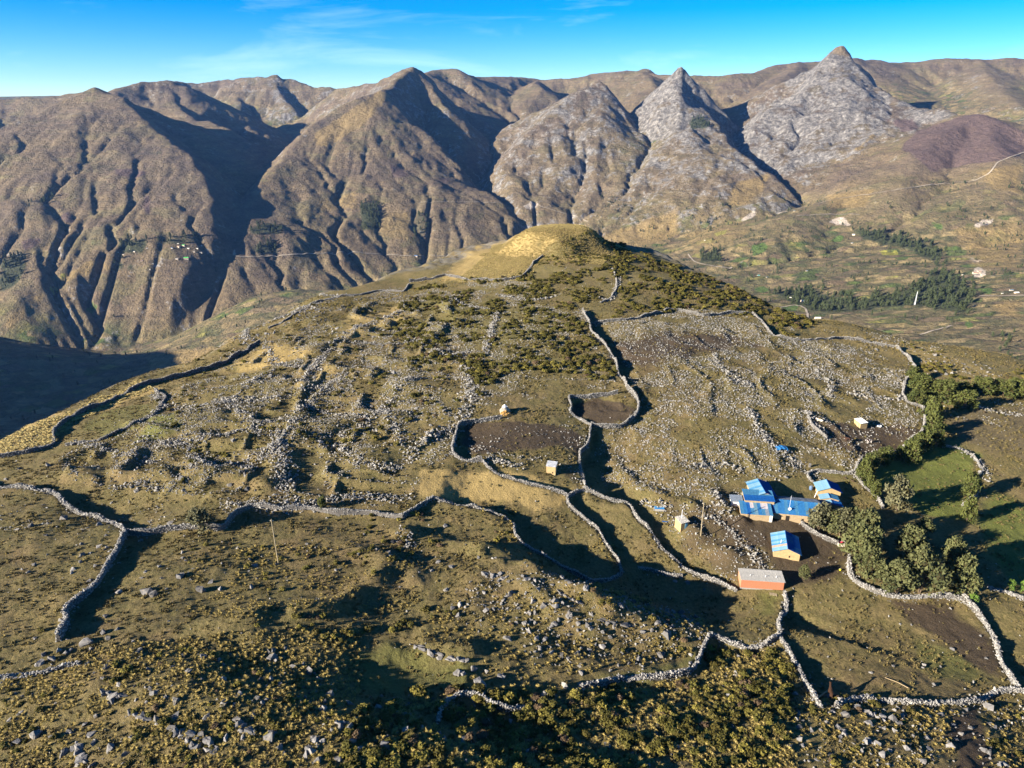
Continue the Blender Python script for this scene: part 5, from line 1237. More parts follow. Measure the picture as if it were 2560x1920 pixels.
# ------------------------------------------------------------------ boulders: (zoom origin, pixels per unit, [(x, y, width)])
BOULD = [
 ((0, 1500), .3165, 'bottom left', [(280, 1040, 95), (500, 1200, 65), (640, 1230, 65), (880, 1150, 70), (720, 1285, 70), (1130, 910, 75), (1070, 885, 50), (890, 740, 75), (820, 735, 45), (1220, 720, 60), (1190, 690, 40), (1400, 780, 70), (1310, 750, 45), (1640, 910, 55), (1780, 1080, 50), (1900, 960, 60), (2000, 1040, 65), (2010, 915, 50), (2160, 1050, 85), (1590, 1050, 70), (1650, 1110, 80), (1390, 905, 75), (690, 500, 36), (810, 610, 32), (1040, 500, 42), (830, 520, 46), (940, 660, 42), (410, 450, 60), (310, 490, 62), (390, 540, 62), (470, 390, 48), (520, 410, 38), (340, 420, 46), (560, 380, 38), (690, 310, 85), (850, 290, 52), (820, 240, 50), (920, 220, 48), (270, 290, 36), (480, 150, 30), (840, 120, 34), (1730, 470, 36), (1480, 550, 58), (1600, 440, 58), (2160, 440, 75), (2130, 400, 46), (1050, 320, 30), (1120, 350, 34), (720, 380, 34), (90, 930, 45), (170, 880, 36), (80, 1020, 36), (90, 1130, 40), (1360, 1030, 50), (1440, 1080, 46), (1520, 1140, 60), (1690, 1180, 60), (1240, 970, 36), (420, 1070, 50)]),
 ((650, 1500), .3165, 'bottom centre', [(120, 460, 60), (100, 400, 46), (255, 520, 52), (80, 1060, 95), (160, 1150, 62), (190, 1200, 50), (420, 1080, 70), (400, 1160, 70), (450, 1250, 72), (620, 1250, 60), (700, 980, 95), (640, 990, 50), (570, 1020, 36), (970, 1120, 80), (1010, 1150, 50), (900, 990, 50), (1020, 860, 60), (1070, 770, 36), (1130, 890, 46), (440, 720, 38), (1690, 530, 56), (1780, 550, 46), (1740, 640, 80), (1900, 590, 52), (1560, 560, 62), (1610, 575, 40), (1410, 1040, 60), (1455, 1090, 44), (1280, 1000, 44), (470, 830, 28), (540, 930, 32), (960, 750, 32), (1230, 360, 38), (1290, 385, 38), (1350, 400, 70), (1410, 440, 40), (1510, 460, 38), (1570, 450, 50), (1630, 465, 42), (830, 1030, 40), (1000, 1080, 50)]),
 ((1250, 1500), .3165, 'rocky slope at the lower centre', [(950, 30, 50), (550, 110, 52), (440, 40, 50), (340, 40, 48), (230, 95, 44), (200, 170, 44), (230, 240, 34), (60, 290, 52), (310, 370, 50), (400, 400, 50), (610, 415, 44), (540, 455, 34), (630, 510, 44), (800, 350, 46), (870, 280, 40), (805, 245, 34), (720, 215, 40), (910, 190, 46), (840, 165, 34), (720, 105, 30), (640, 265, 22), (1320, 260, 70), (1270, 410, 75), (1020, 490, 34), (1100, 460, 50), (940, 510, 34), (870, 550, 28), (1500, 490, 34), (1500, 420, 36), (480, 420, 30), (700, 380, 34), (290, 290, 40), (150, 60, 34), (130, 130, 30), (620, 170, 36), (280, 170, 36), (20, 150, 30), (460, 350, 30), (1130, 240, 44), (1200, 230, 36)]),
 ((1250, 1500), .3165, 'dark shrubs along the bottom', [(1700, 660, 40), (1790, 750, 55), (1890, 790, 40), (1860, 830, 34), (670, 1250, 58), (1460, 1130, 40), (1150, 725, 44), (1020, 625, 46), (280, 695, 34), (920, 950, 34), (610, 1140, 34), (30, 600, 40), (1620, 880, 26), (890, 1030, 26)]),
 ((1860, 1480), .3165, 'bottom right', [(770, 850, 44), (980, 1020, 62), (1230, 1030, 52), (980, 1150, 58), (1190, 1090, 46), (1290, 1230, 52), (1400, 1040, 52), (740, 1050, 46), (800, 950, 75), (890, 890, 62), (750, 1140, 40), (600, 1220, 34), (440, 1150, 52), (460, 1210, 40), (350, 1210, 52), (570, 1310, 40), (1410, 1330, 52), (1480, 1310, 40), (1550, 950, 75), (1640, 930, 42), (2040, 1340, 64), (610, 1090, 34), (1110, 1070, 34), (400, 800, 38), (430, 960, 30), (1680, 1160, 34), (860, 1190, 38), (790, 1260, 28), (1250, 1170, 40), (1340, 1130, 36), (1040, 1190, 34), (1150, 1240, 36), (680, 1270, 26), (510, 1330, 30)]),
 ((1860, 1480), .3165, 'big right corral', [(1420, 565, 28), (1550, 585, 28), (1505, 725, 30), (1640, 440, 36), (1915, 520, 26), (1000, 630, 24), (1180, 580, 24), (1490, 380, 18), (760, 235, 16), (970, 440, 18), (1320, 255, 16), (1630, 125, 22), (1870, 340, 22), (1410, 590, 20), (1270, 560, 20), (1130, 350, 16)]),
 ((0, 1120), .3617, 'left pasture', [(220, 530, 40), (120, 560, 26), (320, 600, 26), (450, 475, 50), (500, 820, 62), (620, 720, 28), (655, 810, 28), (620, 910, 34), (690, 520, 40), (1180, 510, 38), (1640, 690, 22), (1010, 850, 28), (980, 890, 34), (830, 980, 40), (1030, 970, 75), (1060, 1000, 62), (1390, 970, 62), (1330, 830, 20), (730, 1155, 28), (560, 660, 26), (240, 800, 28), (200, 850, 28), (910, 260, 26), (940, 290, 38), (1270, 285, 26), (330, 110, 40), (130, 140, 20), (40, 210, 22), (700, 250, 24), (1750, 340, 22), (560, 780, 30), (1300, 860, 20), (1720, 770, 26), (1460, 920, 40), (1520, 970, 30)]),
 ((700, 1080), .3617, 'rocky slope at the lower centre', [(1410, 970, 40), (1470, 985, 44), (1530, 1005, 36), (1695, 1010, 52), (1580, 1025, 28), (1950, 1005, 40), (2000, 1030, 36), (1370, 865, 22), (1490, 865, 22), (1090, 890, 40), (1190, 920, 36), (1050, 950, 30), (1150, 1085, 36), (1220, 1100, 36), (1610, 1100, 38), (1830, 1190, 40), (1750, 1160, 36), (2000, 1250, 48), (2110, 1060, 34), (2060, 1310, 40), (1880, 1050, 26), (1410, 1105, 30), (2150, 1250, 34), (2150, 1350, 32), (840, 880, 20), (960, 965, 18), (190, 770, 24), (390, 950, 22), (1140, 640, 32), (1930, 1290, 30), (1690, 1320, 36), (1720, 1370, 34), (1630, 1310, 28), (2060, 1360, 30), (1560, 1410, 28)]),
 ((1400, 1100), .2712, 'shaded yard slope above the rocky slope', [(560, 1510, 70), (240, 1350, 50), (60, 1290, 40), (90, 1600, 60), (290, 1600, 36), (1330, 1370, 24), (600, 1440, 40), (1060, 1290, 34), (1170, 1300, 40), (2080, 330, 44)]),
]
LAND = [((370, 1560), 'the zigzag left wall'), ((130, 1690), 'the neat low wall at the bottom left'), ((60, 1850), 'the bottom left corner'), ((300, 1800), 'the ochre grass slope'), ((520, 1640), 'the bank across the lower left'), ((690, 1400), 'the left power pole'),
 ((470, 1330), 'the round bush on the scalloped wall'), ((1000, 1660), 'the dark green meadow'), ((1180, 1640), 'the ledge by the meadow'), ((1110, 1790), 'the low wall at the bottom middle'), ((700, 1850), 'the bottom edge boulders'), ((900, 1880), 'the shrubs at the bottom'),
 ((1300, 1440), 'the diagonal terrace wall'), ((1480, 1490), 'the shaded rocky slope'), ((1560, 1590), 'the boulder field'), ((1660, 1620), 'the corner by the wall bend'), ((1780, 1640), 'the tussock in the wall bend'), ((1500, 1780), 'the wall above the bottom shrubs'), ((1800, 1780), 'the right end of the shrub belt'), ((1500, 1880), 'the bottom edge shrubs'),
 ((2040, 1800), 'the corral gateway'), ((2010, 1880), 'the footpath at the bottom right'), ((2250, 1800), 'the white corral wall'), ((2350, 1820), 'the orange grass patch'), ((2480, 1850), 'the bottom right corner'), ((2330, 1660), 'the middle of the big corral'), ((2480, 1620), 'the curved corral wall'), ((2100, 1600), 'the left part of the big corral'),
 ((1372, 570), 'the grassy mound'), ((1560, 680), 'the right shoulder of the mound'), ((1100, 720), 'the mound foot'), ((1300, 800), 'the middle of the upper hill'), ((1480, 830), 'the head of the winding wall'), ((1050, 850), 'the left part of the upper hill'), ((1800, 740), 'the ridge above the stony field'), ((2350, 880), 'the right brink'),
 ((1500, 950), 'the winding wall'), ((1260, 1020), 'the straw heap'), ((850, 1000), 'the stony left field'), ((980, 1190), 'the scree beside the yellow field'), ((1180, 1190), 'the dry yellow field'), ((1250, 1320), 'the yellow bushes'), ((1400, 1330), 'the strip fields'), ((1640, 1340), 'the little outhouse'), ((2080, 1200), 'the weedy garden'), ((2420, 1160), 'the green field'), ((120, 1330), 'the left pasture edge'), ((200, 1450), 'the left pasture'), ((100, 1060), 'the left brink wall'), ((600, 850), 'the white rocks on the left skyline')]
def place_words(px, py):
    b = min(LAND, key=lambda q: (q[0][0] - px) ** 2 + (1.3 * (q[0][1] - py)) ** 2)
    dx, dy = px - b[0][0], py - b[0][1]
    far = math.hypot(dx, dy)
    if far < 28: return 'right at ' + b[1]
    w = ('left of ' if dx < 0 else 'right of ') if abs(dx) > 1.2 * abs(dy) else ('above ' if dy < 0 else 'below ') if abs(dy) > 2.2 * abs(dx) else ('upper left of ' if dx < 0 else 'upper right of ') if dy < 0 else ('lower left of ' if dx < 0 else 'lower right of ')
    return ('close ' if far < 70 else '') + w + b[1]
SIZEW = [(0.0, 'small'), (1.1, 'middling'), (1.9, 'big'), (3.0, 'very large')]
COLW = ['grey boulder', 'angular grey rock', 'rough limestone block', 'lichened boulder']
nb = 0
for (ox, oy), k, where, L in BOULD:
    a = np.array(L, float)
    P = ground(ox + a[:, 0] * k, oy + (a[:, 1] + 0.30 * a[:, 2]) * k)
    _, _, dep = project(P)
    for i in range(len(a)):
        w = a[i, 2] * k * dep[i] / FPX * 1.15
        slab = rng.random() < 0.25
        me = SLABS[nb % 4] if slab else BOULDERS[nb % 8]
        sz = (w * 1.05, w * rng.uniform(0.8, 1.05), w * rng.uniform(0.85, 1.2))
        o = link('boulder', me, None, (P[i, 0], P[i, 1], P[i, 2] + 0.02 * w), (rng.normal(0, .2), rng.normal(0, .2), rng.random() * 6.28), sz)
        szw = [n for t, n in SIZEW if w >= t][-1]
        tag(o, '%s %s%s %s' % (szw, 'flat ' if slab else '', COLW[nb % 4], place_words(ox + a[i, 0] * k, oy + a[i, 1] * k)), 'boulder', 'grey boulders on the hill')
        nb += 1
print('boulders', nb)
# further rocks too many to count
bp, bx_, by_ = hill_points(0.8)
bv = fbm(bp[:, 0] / 11, bp[:, 1] / 11, 3, seed=91)
roll = rng.random(len(bp)); keepb = np.zeros(len(bp), bool)
for poly, p in [(S([(1010, 1235), (1290, 1255), (1520, 1340), (1530, 1410), (1300, 1480), (1150, 1420), (960, 1330)]), 0.55), (S([(0, 1500), (300, 1400), (700, 1400), (760, 1500), (1000, 1500), (1700, 1400), (1740, 1659), (0, 1659)]), 0.30), (S([(1700, 1480), (2212, 1510), (2212, 1659), (1680, 1659)]), 0.40),
                (S([(0, 1040), (120, 1060), (360, 1100), (300, 1240), (0, 1380)]), 0.06), (S([(300, 1150), (880, 1150), (860, 1330), (300, 1300)]), 0.10),
                (S([(150, 1040), (300, 930), (560, 740), (1000, 620), (1010, 860), (900, 1080), (480, 1100)]), 0.12), (S([(500, 735), (620, 670), (760, 630), (780, 650), (640, 700), (540, 750)]), 0.9), (S([(1880, 740), (2060, 770), (2212, 810), (2212, 850), (1990, 800)]), 0.5), (S([(0, 955), (90, 930), (90, 980), (0, 1000)]), 0.9), (S([(1860, 725), (2010, 760), (2000, 790), (1850, 750)]), 0.6)]:
    ins = poly_sd(bx_, by_, poly) < 0
    keepb |= ins & (roll < p * sstep(-0.25, 0.15, bv))
keepb &= rng.random(len(bp)) > 0.95 * np.maximum(area_value('green', bp[:, 0], bp[:, 1]), area_value('dry', bp[:, 0], bp[:, 1]) * 0.8)
bq = bp[keepb]; bs = 0.30 + 1.3 * rng.random(len(bq)) ** 3.5
bq[:, 2] += 0.02 * bs
scatter('rough_rocks', 'boulder_kinds', bq, rand_turn(len(bq), 0.35), bs[:, None] * (0.75 + 0.5 * rng.random((len(bs), 3))), None, 'rough grey rocks scattered through grass and shrubs')

# ------------------------------------------------------------------ shrubs and tussocks
SHZ = [  # polygon, plants per m2, size lo, hi, clump threshold, yellow share, place
 (S([(880, 632), (1010, 600), (1150, 590), (1300, 562), (1340, 535), (1430, 565), (1560, 612), (1700, 692), (1650, 678), (1550, 665), (1350, 682), (1275, 682), (1290, 750), (1335, 820), (1100, 800), (1040, 870), (1000, 810), (890, 795), (850, 700)]), 0.50, 0.8, 2.2, -0.14, .12, 'upper hill below the grassy mound'),
 (S([(1290, 520), (1345, 535), (1600, 622), (1765, 697), (1700, 722), (1640, 672), (1480, 652), (1340, 600)]), 0.45, 1.0, 2.4, -0.25, .45, 'right hand ridge under the mound'),
 (S([(1950, 740), (2070, 765), (2212, 805), (2212, 850), (2090, 830), (1975, 790)]), 0.30, 0.9, 2.0, -0.15, .4, 'right hand brink of the hill'),
 (S([(740, 1540), (950, 1485), (1240, 1505), (1500, 1470), (1540, 1395), (1690, 1400), (1720, 1520), (1700, 1680), (700, 1680)]), 0.95, 0.45, 2.1, -0.28, .3, 'shrub belt along the bottom edge'),
 (S([(0, 1490), (300, 1420), (720, 1380), (760, 1680), (0, 1680)]), 0.30, 0.4, 1.3, -0.15, .4, 'grassy slope at the bottom left'),
 (S([(700, 880), (900, 830), (960, 880), (900, 990), (740, 960)]), 0.10, 0.8, 1.9, 0.05, .2, 'stony left field'),
 (S([(300, 800), (700, 640), (860, 640), (1000, 800), (1000, 950), (400, 1080)]), 0.05, 0.7, 1.7, -0.05, .3, 'stony left field'),
 (S([(760, 1110), (1010, 1090), (1110, 1110), (1110, 1190), (880, 1200), (700, 1160)]), 0.14, 0.6, 1.5, -0.05, .6, 'banks under the dry yellow field'),
 (S([(420, 1170), (900, 1180), (880, 1320), (560, 1400), (330, 1330)]), 0.09, 0.6, 1.4, 0.0, .7, 'middle of the left pasture'),
 (S([(0, 1060), (320, 1150), (200, 1330), (0, 1480)]), 0.012, 0.6, 1.3, -0.2, .5, 'left pasture'),
 (S([(1690, 1500), (2212, 1520), (2212, 1680), (1680, 1680)]), 0.20, 0.5, 1.4, 0.0, .5, 'rocky ground at the bottom right'),
 (S([(560, 1330), (880, 1270), (1010, 1250), (1060, 1300), (860, 1370), (700, 1400)]), 0.30, 0.6, 1.6, -0.1, .4, 'dark bank across the lower left'),
 (S([(1760, 1025), (1850, 1030), (1860, 1050), (1770, 1045)]), 0.5, 0.5, 0.9, -0.5, .9, 'weedy garden behind the hamlet'),
 (S([(1960, 900), (2060, 890), (2212, 900), (2212, 870), (2040, 860)]), 0.10, 0.6, 1.3, 0.0, .7, 'edge of the ploughed field'), (S([(2090, 990), (2140, 1010), (2130, 1130), (2080, 1100)]), 0.12, 0.6, 1.3, 0.0, .8, 'bank beside the green field'),
 (S([(1165, 565), (1225, 522), (1290, 500), (1350, 535), (1335, 580), (1200, 595)]), 0.40, 0.6, 1.7, -0.12, .45, 'flank of the grassy mound'),
 (S([(1240, 600), (1550, 670), (1900, 760), (1650, 690)]), 0.1, 0.7, 1.4, 0.0, .3, 'top of the stony field'),
 (S([(1250, 1250), (1520, 1330), (1560, 1430), (1300, 1480), (1000, 1330)]), 0.06, 0.6, 1.4, 0.0, .5, 'rocky slope at the lower centre'),
]
sq, sx, sy = hill_points(1.0)
svn = fbm(sq[:, 0] / 7.5, sq[:, 1] / 7.5, 3, seed=95)
roll = rng.random(len(sq)); taken = np.zeros(len(sq), bool)
SHP = []; 
houses_px = S([(1575, 1030), (1820, 1030), (1830, 1120), (1740, 1200), (1730, 1290), (1590, 1290), (1640, 1180), (1570, 1120)])
house_free = poly_sd(sx, sy, houses_px) > 0
calm = 1 - np.maximum(area_value('dirt', sq[:, 0], sq[:, 1]), area_value('green', sq[:, 0], sq[:, 1]) * 0.97)
calm2 = calm * (1 - 0.9 * area_value('dry', sq[:, 0], sq[:, 1]))
for poly, den, lo, hi, thr, yel, place in SHZ:
    c = (poly_sd(sx, sy, poly) < 6 * vnoise(sq[:, 0] / 5, sq[:, 1] / 5, 96) * 2) & ~taken & house_free
    c &= roll < den * sstep(thr, thr + 0.22, svn) * calm2
    taken |= c
    j = np.nonzero(c)[0]
    for i in j: SHP.append((i, lo + (hi - lo) * rng.random() ** 1.6, rng.random() < yel, place))
SHP = [s for s in SHP]
print('shrubs', len(SHP))
_, _, sdep = project(sq)
SHP.sort(key=lambda s: -s[1] / sdep[s[0]] * (1 if -10 < sx[s[0]] < 2570 and sy[s[0]] < 1930 else 0))
NSH = 270
for i, w, yel, place in SHP[:NSH]:
    me = SHRUBS[int(rng.integers(6, 9))] if yel else SHRUBS[int(rng.integers(0, 6))]
    o = link('shrub', me, None, sq[i] - np.array([0, 0, 0.05 * w]), (0, 0, rng.random() * 6.28), (w * 1.1, w * 1.1, w * rng.uniform(0.65, 1.0)))
    kindw = 'dry brown twiggy shrub' if me is SHRUBS[8] else 'yellow green shrub' if yel else 'dark olive shrub'
    tag(o, '%s %s %s' % ('large' if w > 1.45 else 'middling' if w > 1.1 else 'small', kindw, place_words(sx[i], sy[i])), 'shrub', 'shrubs on the hill')
rest = SHP[NSH:]
for flag, kn, nm, lb in ((False, 'shrub_kinds', 'shrub_thicket', 'dark olive shrubs covering the upper hill and the bottom slope'), (True, 'broom_kinds', 'yellow_thicket', 'yellowish and dry brown shrubs spread over the hill')):
    r = [s for s in rest if s[2] == flag]
    ii = np.array([s[0] for s in r]); ww = np.array([s[1] for s in r])
    tn = np.zeros((len(r), 3)); tn[:, 2] = rng.random(len(r)) * 6.28
    scatter(nm, kn, sq[ii] - np.array([0, 0, 0.05]), tn, np.stack([ww * 1.1, ww * 1.1, ww * (0.6 + 0.4 * rng.random(len(r)))], -1), None, lb)

TZ = [
 (S([(975, 612), (1125, 478), (1270, 480), (1345, 535), (1300, 570), (1180, 560), (1130, 605)]), 3.2, .40, .75, -2, 'pale golden tussock on the grassy mound'),
 (S([(0, 950), (150, 893), (300, 823), (346, 838), (150, 912), (125, 955), (0, 990)]), 1.2, .6, 1.1, -.6, 'golden tussock outside the left brink wall'),
 (S([(0, 1470), (300, 1385), (780, 1350), (800, 1690), (0, 1690)]), 2.6, .28, .85, -.6, 'ochre tussock on the bottom left slope'),
 (S([(430, 1180), (880, 1180), (900, 1300), (760, 1350), (400, 1330)]), 1.1, .30, .80, -.05, 'golden tussock in the left pasture'),
 (S([(0, 1060), (250, 1140), (150, 1330), (0, 1440)]), 0.22, .25, .6, -.2, 'golden tussock in the left pasture'),
 (S([(740, 1500), (1000, 1490), (1500, 1470), (1560, 1400), (1700, 1420), (1710, 1690), (700, 1690)]), 1.9, .30, 1.1, -.45, 'ochre tussock among the bottom shrubs'),
 (S([(960, 1290), (1290, 1260), (1540, 1350), (1540, 1420), (1050, 1480), (880, 1420)]), 0.9, .28, .9, -.25, 'golden tussock on the rocky slope'),
 (S([(1035, 1100), (1115, 1110), (1120, 1170), (1080, 1160)]), 0.7, .5, .9, -.4, 'golden tussock by the diagonal wall'),
 (S([(1975, 1535), (2040, 1545), (2060, 1620), (2010, 1640)]), 1.2, .5, .9, -.6, 'orange tussock patch below the white wall'), (S([(1690, 1510), (2212, 1530), (2212, 1690), (1690, 1690)]), 0.9, .28, .8, -.2, 'tussock on the rocky ground at the bottom right'),
 (S([(620, 690), (760, 640), (1000, 600), (1010, 615), (800, 660), (660, 720)]), 0.5, .5, .9, -.3, 'golden tussock along the left skyline'), (S([(1340, 540), (1640, 640), (1750, 700), (1600, 640)]), 0.3, .5, 1., -.3, 'golden tussock on the right hand ridge'),
 (S([(1740, 700), (2000, 750), (2212, 810), (2212, 850), (1900, 770)]), 0.22, .5, .9, -.1, 'golden tussock on the right hand brink'),
 (S([(1290, 1150), (1340, 1190), (1310, 1210), (1250, 1180)]), 0.5, .4, .8, -.3, 'golden tussock beside the strip field wall'),
]
tq, tx, ty = hill_points(3.4, y1=420)
tvn = fbm(tq[:, 0] / 6, tq[:, 1] / 6, 3, seed=97)
roll = rng.random(len(tq)) * 3.4; taken = np.zeros(len(tq), bool); TP = []
calm = 1 - np.maximum(area_value('dirt', tq[:, 0], tq[:, 1]), area_value('green', tq[:, 0], tq[:, 1]) * 0.97)
for poly, den, lo, hi, thr, place in TZ:
    c = (poly_sd(tx, ty, poly) < 8 * vnoise(tq[:, 0] / 5, tq[:, 1] / 5, 98)) & ~taken & (roll < den * sstep(thr, thr + 0.25, tvn) * calm)
    taken |= c
    for i in np.nonzero(c)[0]: TP.append((i, lo + (hi - lo) * rng.random() ** 1.4, place))
_, _, tdep = project(tq)
TP.sort(key=lambda s: -s[1] / tdep[s[0]] * (1 if -10 < tx[s[0]] < 2570 and ty[s[0]] < 1930 else 0))
print('tussocks', len(TP))
for i, w, place in TP[:260]:
    o = link('tussock', TUSS[int(rng.integers(0, 5))], None, tq[i] - np.array([0, 0, 0.04]), (0, 0, rng.random() * 6.28), (w, w, w * rng.uniform(.75, 1.05)))
    tag(o, '%s %s tussock %s' % ('tall' if w > .85 else 'middling' if w > .7 else 'low', 'ochre' if 'ochre' in place else 'pale golden' if 'pale' in place else 'orange' if 'orange' in place else 'golden', place_words(tx[i], ty[i])), 'grass tussock', 'ichu tussocks on the hill')
pale = [s for s in TP[260:] if 'pale' in s[2] or 'brink wall' in s[2]]
ii = np.array([s[0] for s in pale]); ww = np.array([s[1] for s in pale])
tn = np.zeros((len(ii), 3)); tn[:, 2] = rng.random(len(ii)) * 6.28
scatter('mound_grass', 'pale_tussock_kinds', tq[ii] - np.array([0, 0, 0.04]), tn, np.stack([ww * 1.2, ww * 1.2, ww * (0.6 + 0.3 * rng.random(len(ii)))], -1), None, 'pale golden bunch grass covering the mound and the left brink')
other = [s for s in TP[260:] if not ('pale' in s[2] or 'brink wall' in s[2])]
ii = np.array([s[0] for s in other]); ww = np.array([s[1] for s in other])
tn = np.zeros((len(ii), 3)); tn[:, 2] = rng.random(len(ii)) * 6.28
scatter('bunch_grass', 'tussock_kinds', tq[ii] - np.array([0, 0, 0.04]), tn, np.stack([ww, ww, ww * (0.7 + 0.4 * rng.random(len(ii)))], -1), None, 'ochre bunch grass on the lower slopes')

# ------------------------------------------------------------------ short turf that gives the pasture its grain
def turf_mesh(seed):
    r = np.random.default_rng(seed); V = []; F = []
    for k in range(16):
        a = r.random() * 6.283; d = 0.42 * math.sqrt(r.random()); b = np.array([d * math.cos(a), d * math.sin(a), -0.02]); w = 0.10 + 0.10 * r.random()
        q = r.random() * 6.283; s_ = np.array([math.cos(q), math.sin(q), 0]); t_ = b + np.array([0.2 * r.normal(), 0.2 * r.normal(), 0.22 + 0.35 * r.random()])
        n = len(V); V += [b - s_ * w, b + s_ * w, t_]; F.append((n, n + 1, n + 2))
    return mesh_np('turf', np.array(V), np.array(F), M_TURF)
M_TURF = leaf_material('turf_grass', (0.072, 0.058, 0.024), (0.200, 0.150, 0.062), (0.140, 0.118, 0.042))
kinds('turf_kinds', [turf_mesh(700 + i) for i in range(5)])
uq, ux, uy = hill_points(2.4, y1=330)
uv = fbm(uq[:, 0] / 4.5, uq[:, 1] / 4.5, 3, seed=99)
c = rng.random(len(uq)) < np.clip(0.30 + 0.9 * uv, 0.05, 1) * (1 - 0.9 * np.maximum(area_value('dirt', uq[:, 0], uq[:, 1]), 0.85 * area_value('green', uq[:, 0], uq[:, 1]))) * (1 - area_value('dry', uq[:, 0], uq[:, 1]))
c &= poly_sd(ux, uy, houses_px) > 0
uq = uq[c]; us = 0.35 + 0.65 * rng.random(len(uq)) ** 2
tn = np.zeros((len(uq), 3)); tn[:, 2] = rng.random(len(uq)) * 6.28
scatter('short_grass', 'turf_kinds', uq, tn, us, None, 'short tufted grass of the pastures')
print('turf', len(uq))
# ------------------------------------------------------------------ rock ledges
def ledge_mesh(seed):
    r = np.random.default_rng(seed); bm = bmesh.new()
    for k in range(7):
        me = rock_mesh('piece', M_BOULDER, 14, seed * 10 + k, 0.8, 0.14, 2)
        for v in me.vertices:
            p = v.co
            w = 0.30 + 0.12 * math.sin(k * 2.1 + seed)
            v.co = (p.x * w * 0.9 + (k - 3) / 7.2 + 0.03 * math.sin(k * 5), p.y * w * 2.6 + 0.25 * math.sin(k * 3.3 + seed), p.z * w * 2.6)
        bm.from_mesh(me); bpy.data.meshes.remove(me)
    me = bpy.data.meshes.new('rock_ledge'); bm.to_mesh(me); bm.free(); me.materials.append(M_BOULDER)
    return me
LEDGE = [ledge_mesh(260 + i) for i in range(4)]
def ledge(a, b_, wide, label, i):
    P, Q_ = ground([a[0], b_[0]], [a[1], b_[1]])
    d = Q_ - P; L = math.hypot(d[0], d[1]); c_ = 0.5 * (P + Q_)
    o = link('rock_ledge', LEDGE[i % 4], None, (c_[0], c_[1], float(hz(c_[0], c_[1])) + 0.05), (0, 0.0, math.atan2(d[1], d[0])), (L * 1.1, wide * .75, wide * 0.62))
    o.rotation_euler[1] = -math.atan2(d[2], L)
    tag(o, label, 'rock ledge', 'rock ledges on the front slope')
Z0 = lambda x, y: (x * .3165, 1500 + y * .3165)
Z1 = lambda x, y: (650 + x * .3165, 1500 + y * .3165)
for i, (a, b_, w, lb) in enumerate([
    (Z0(1020, 890), Z0(1170, 950), 2.0, 'short split rock ledge in the ochre slope at the lower left'), (Z0(1340, 1010), Z0(1520, 1110), 2.4, 'upper half of the long rock ledge at the bottom left'), (Z0(1500, 1110), Z0(1720, 1190), 2.2, 'lower half of the long rock ledge at the bottom left'),
    (Z0(590, 1160), Z0(680, 1290), 2.2, 'rock ledge running to the bottom edge at the left'), (Z0(800, 730), Z0(980, 765), 1.8, 'low grey ledge under the lichened rocks at the left'), (Z0(1870, 940), Z0(1960, 1090), 2.6, 'blocky upright ledge left of the biggest bottom boulders'),
    (Z1(1230, 365), Z1(1440, 445), 1.3, 'pale rock ledge along the upper right side of the dark green meadow'), (Z1(1480, 470), Z1(1650, 485), 1.4, 'pale rock ledge at the right tip of the dark green meadow'), (Z1(610, 990), Z1(770, 960), 1.8, 'grey ledge in tussocks below the dark green meadow'),
    (Z1(350, 1240), Z1(480, 1090), 2.4, 'big grey ledge among boulders at the bottom edge'), (Z1(920, 1090), Z1(1050, 1150), 1.8, 'dark ledge left of the low wall at the bottom middle'), ((1500, 1548), (1590, 1566), 1.8, 'low ledge among boulders on the rocky slope'), ((1395, 1482), (1450, 1510), 1.8, 'stepped ledge on the shaded rocky slope'), ((2160, 1778), (2215, 1800), 2.0, 'grey ledge under the white corral wall')]):
    ledge(a, b_, w, lb, i)
# ------------------------------------------------------------------ trees of the grove, the hedge and the walls
M_TREE = leaf_material('tree_leaves', (0.040, 0.047, 0.019), (0.098, 0.098, 0.038), (0.082, 0.088, 0.032))
M_HEDGE = leaf_material('hedge_leaves', (0.034, 0.046, 0.013), (0.082, 0.086, 0.022), (0.066, 0.074, 0.018))
M_GREY = leaf_material('grey_tree_leaves', (0.060, 0.062, 0.032), (0.115, 0.108, 0.056), (0.10, 0.095, 0.05))
M_FRESH = leaf_material('fresh_leaves', (0.055, 0.10, 0.018), (0.11, 0.18, 0.03))
M_BARK = stone_material('bark', (0.05, 0.036, 0.024), (0.11, 0.08, 0.052), (0.20, 0.15, 0.10), 0.2)

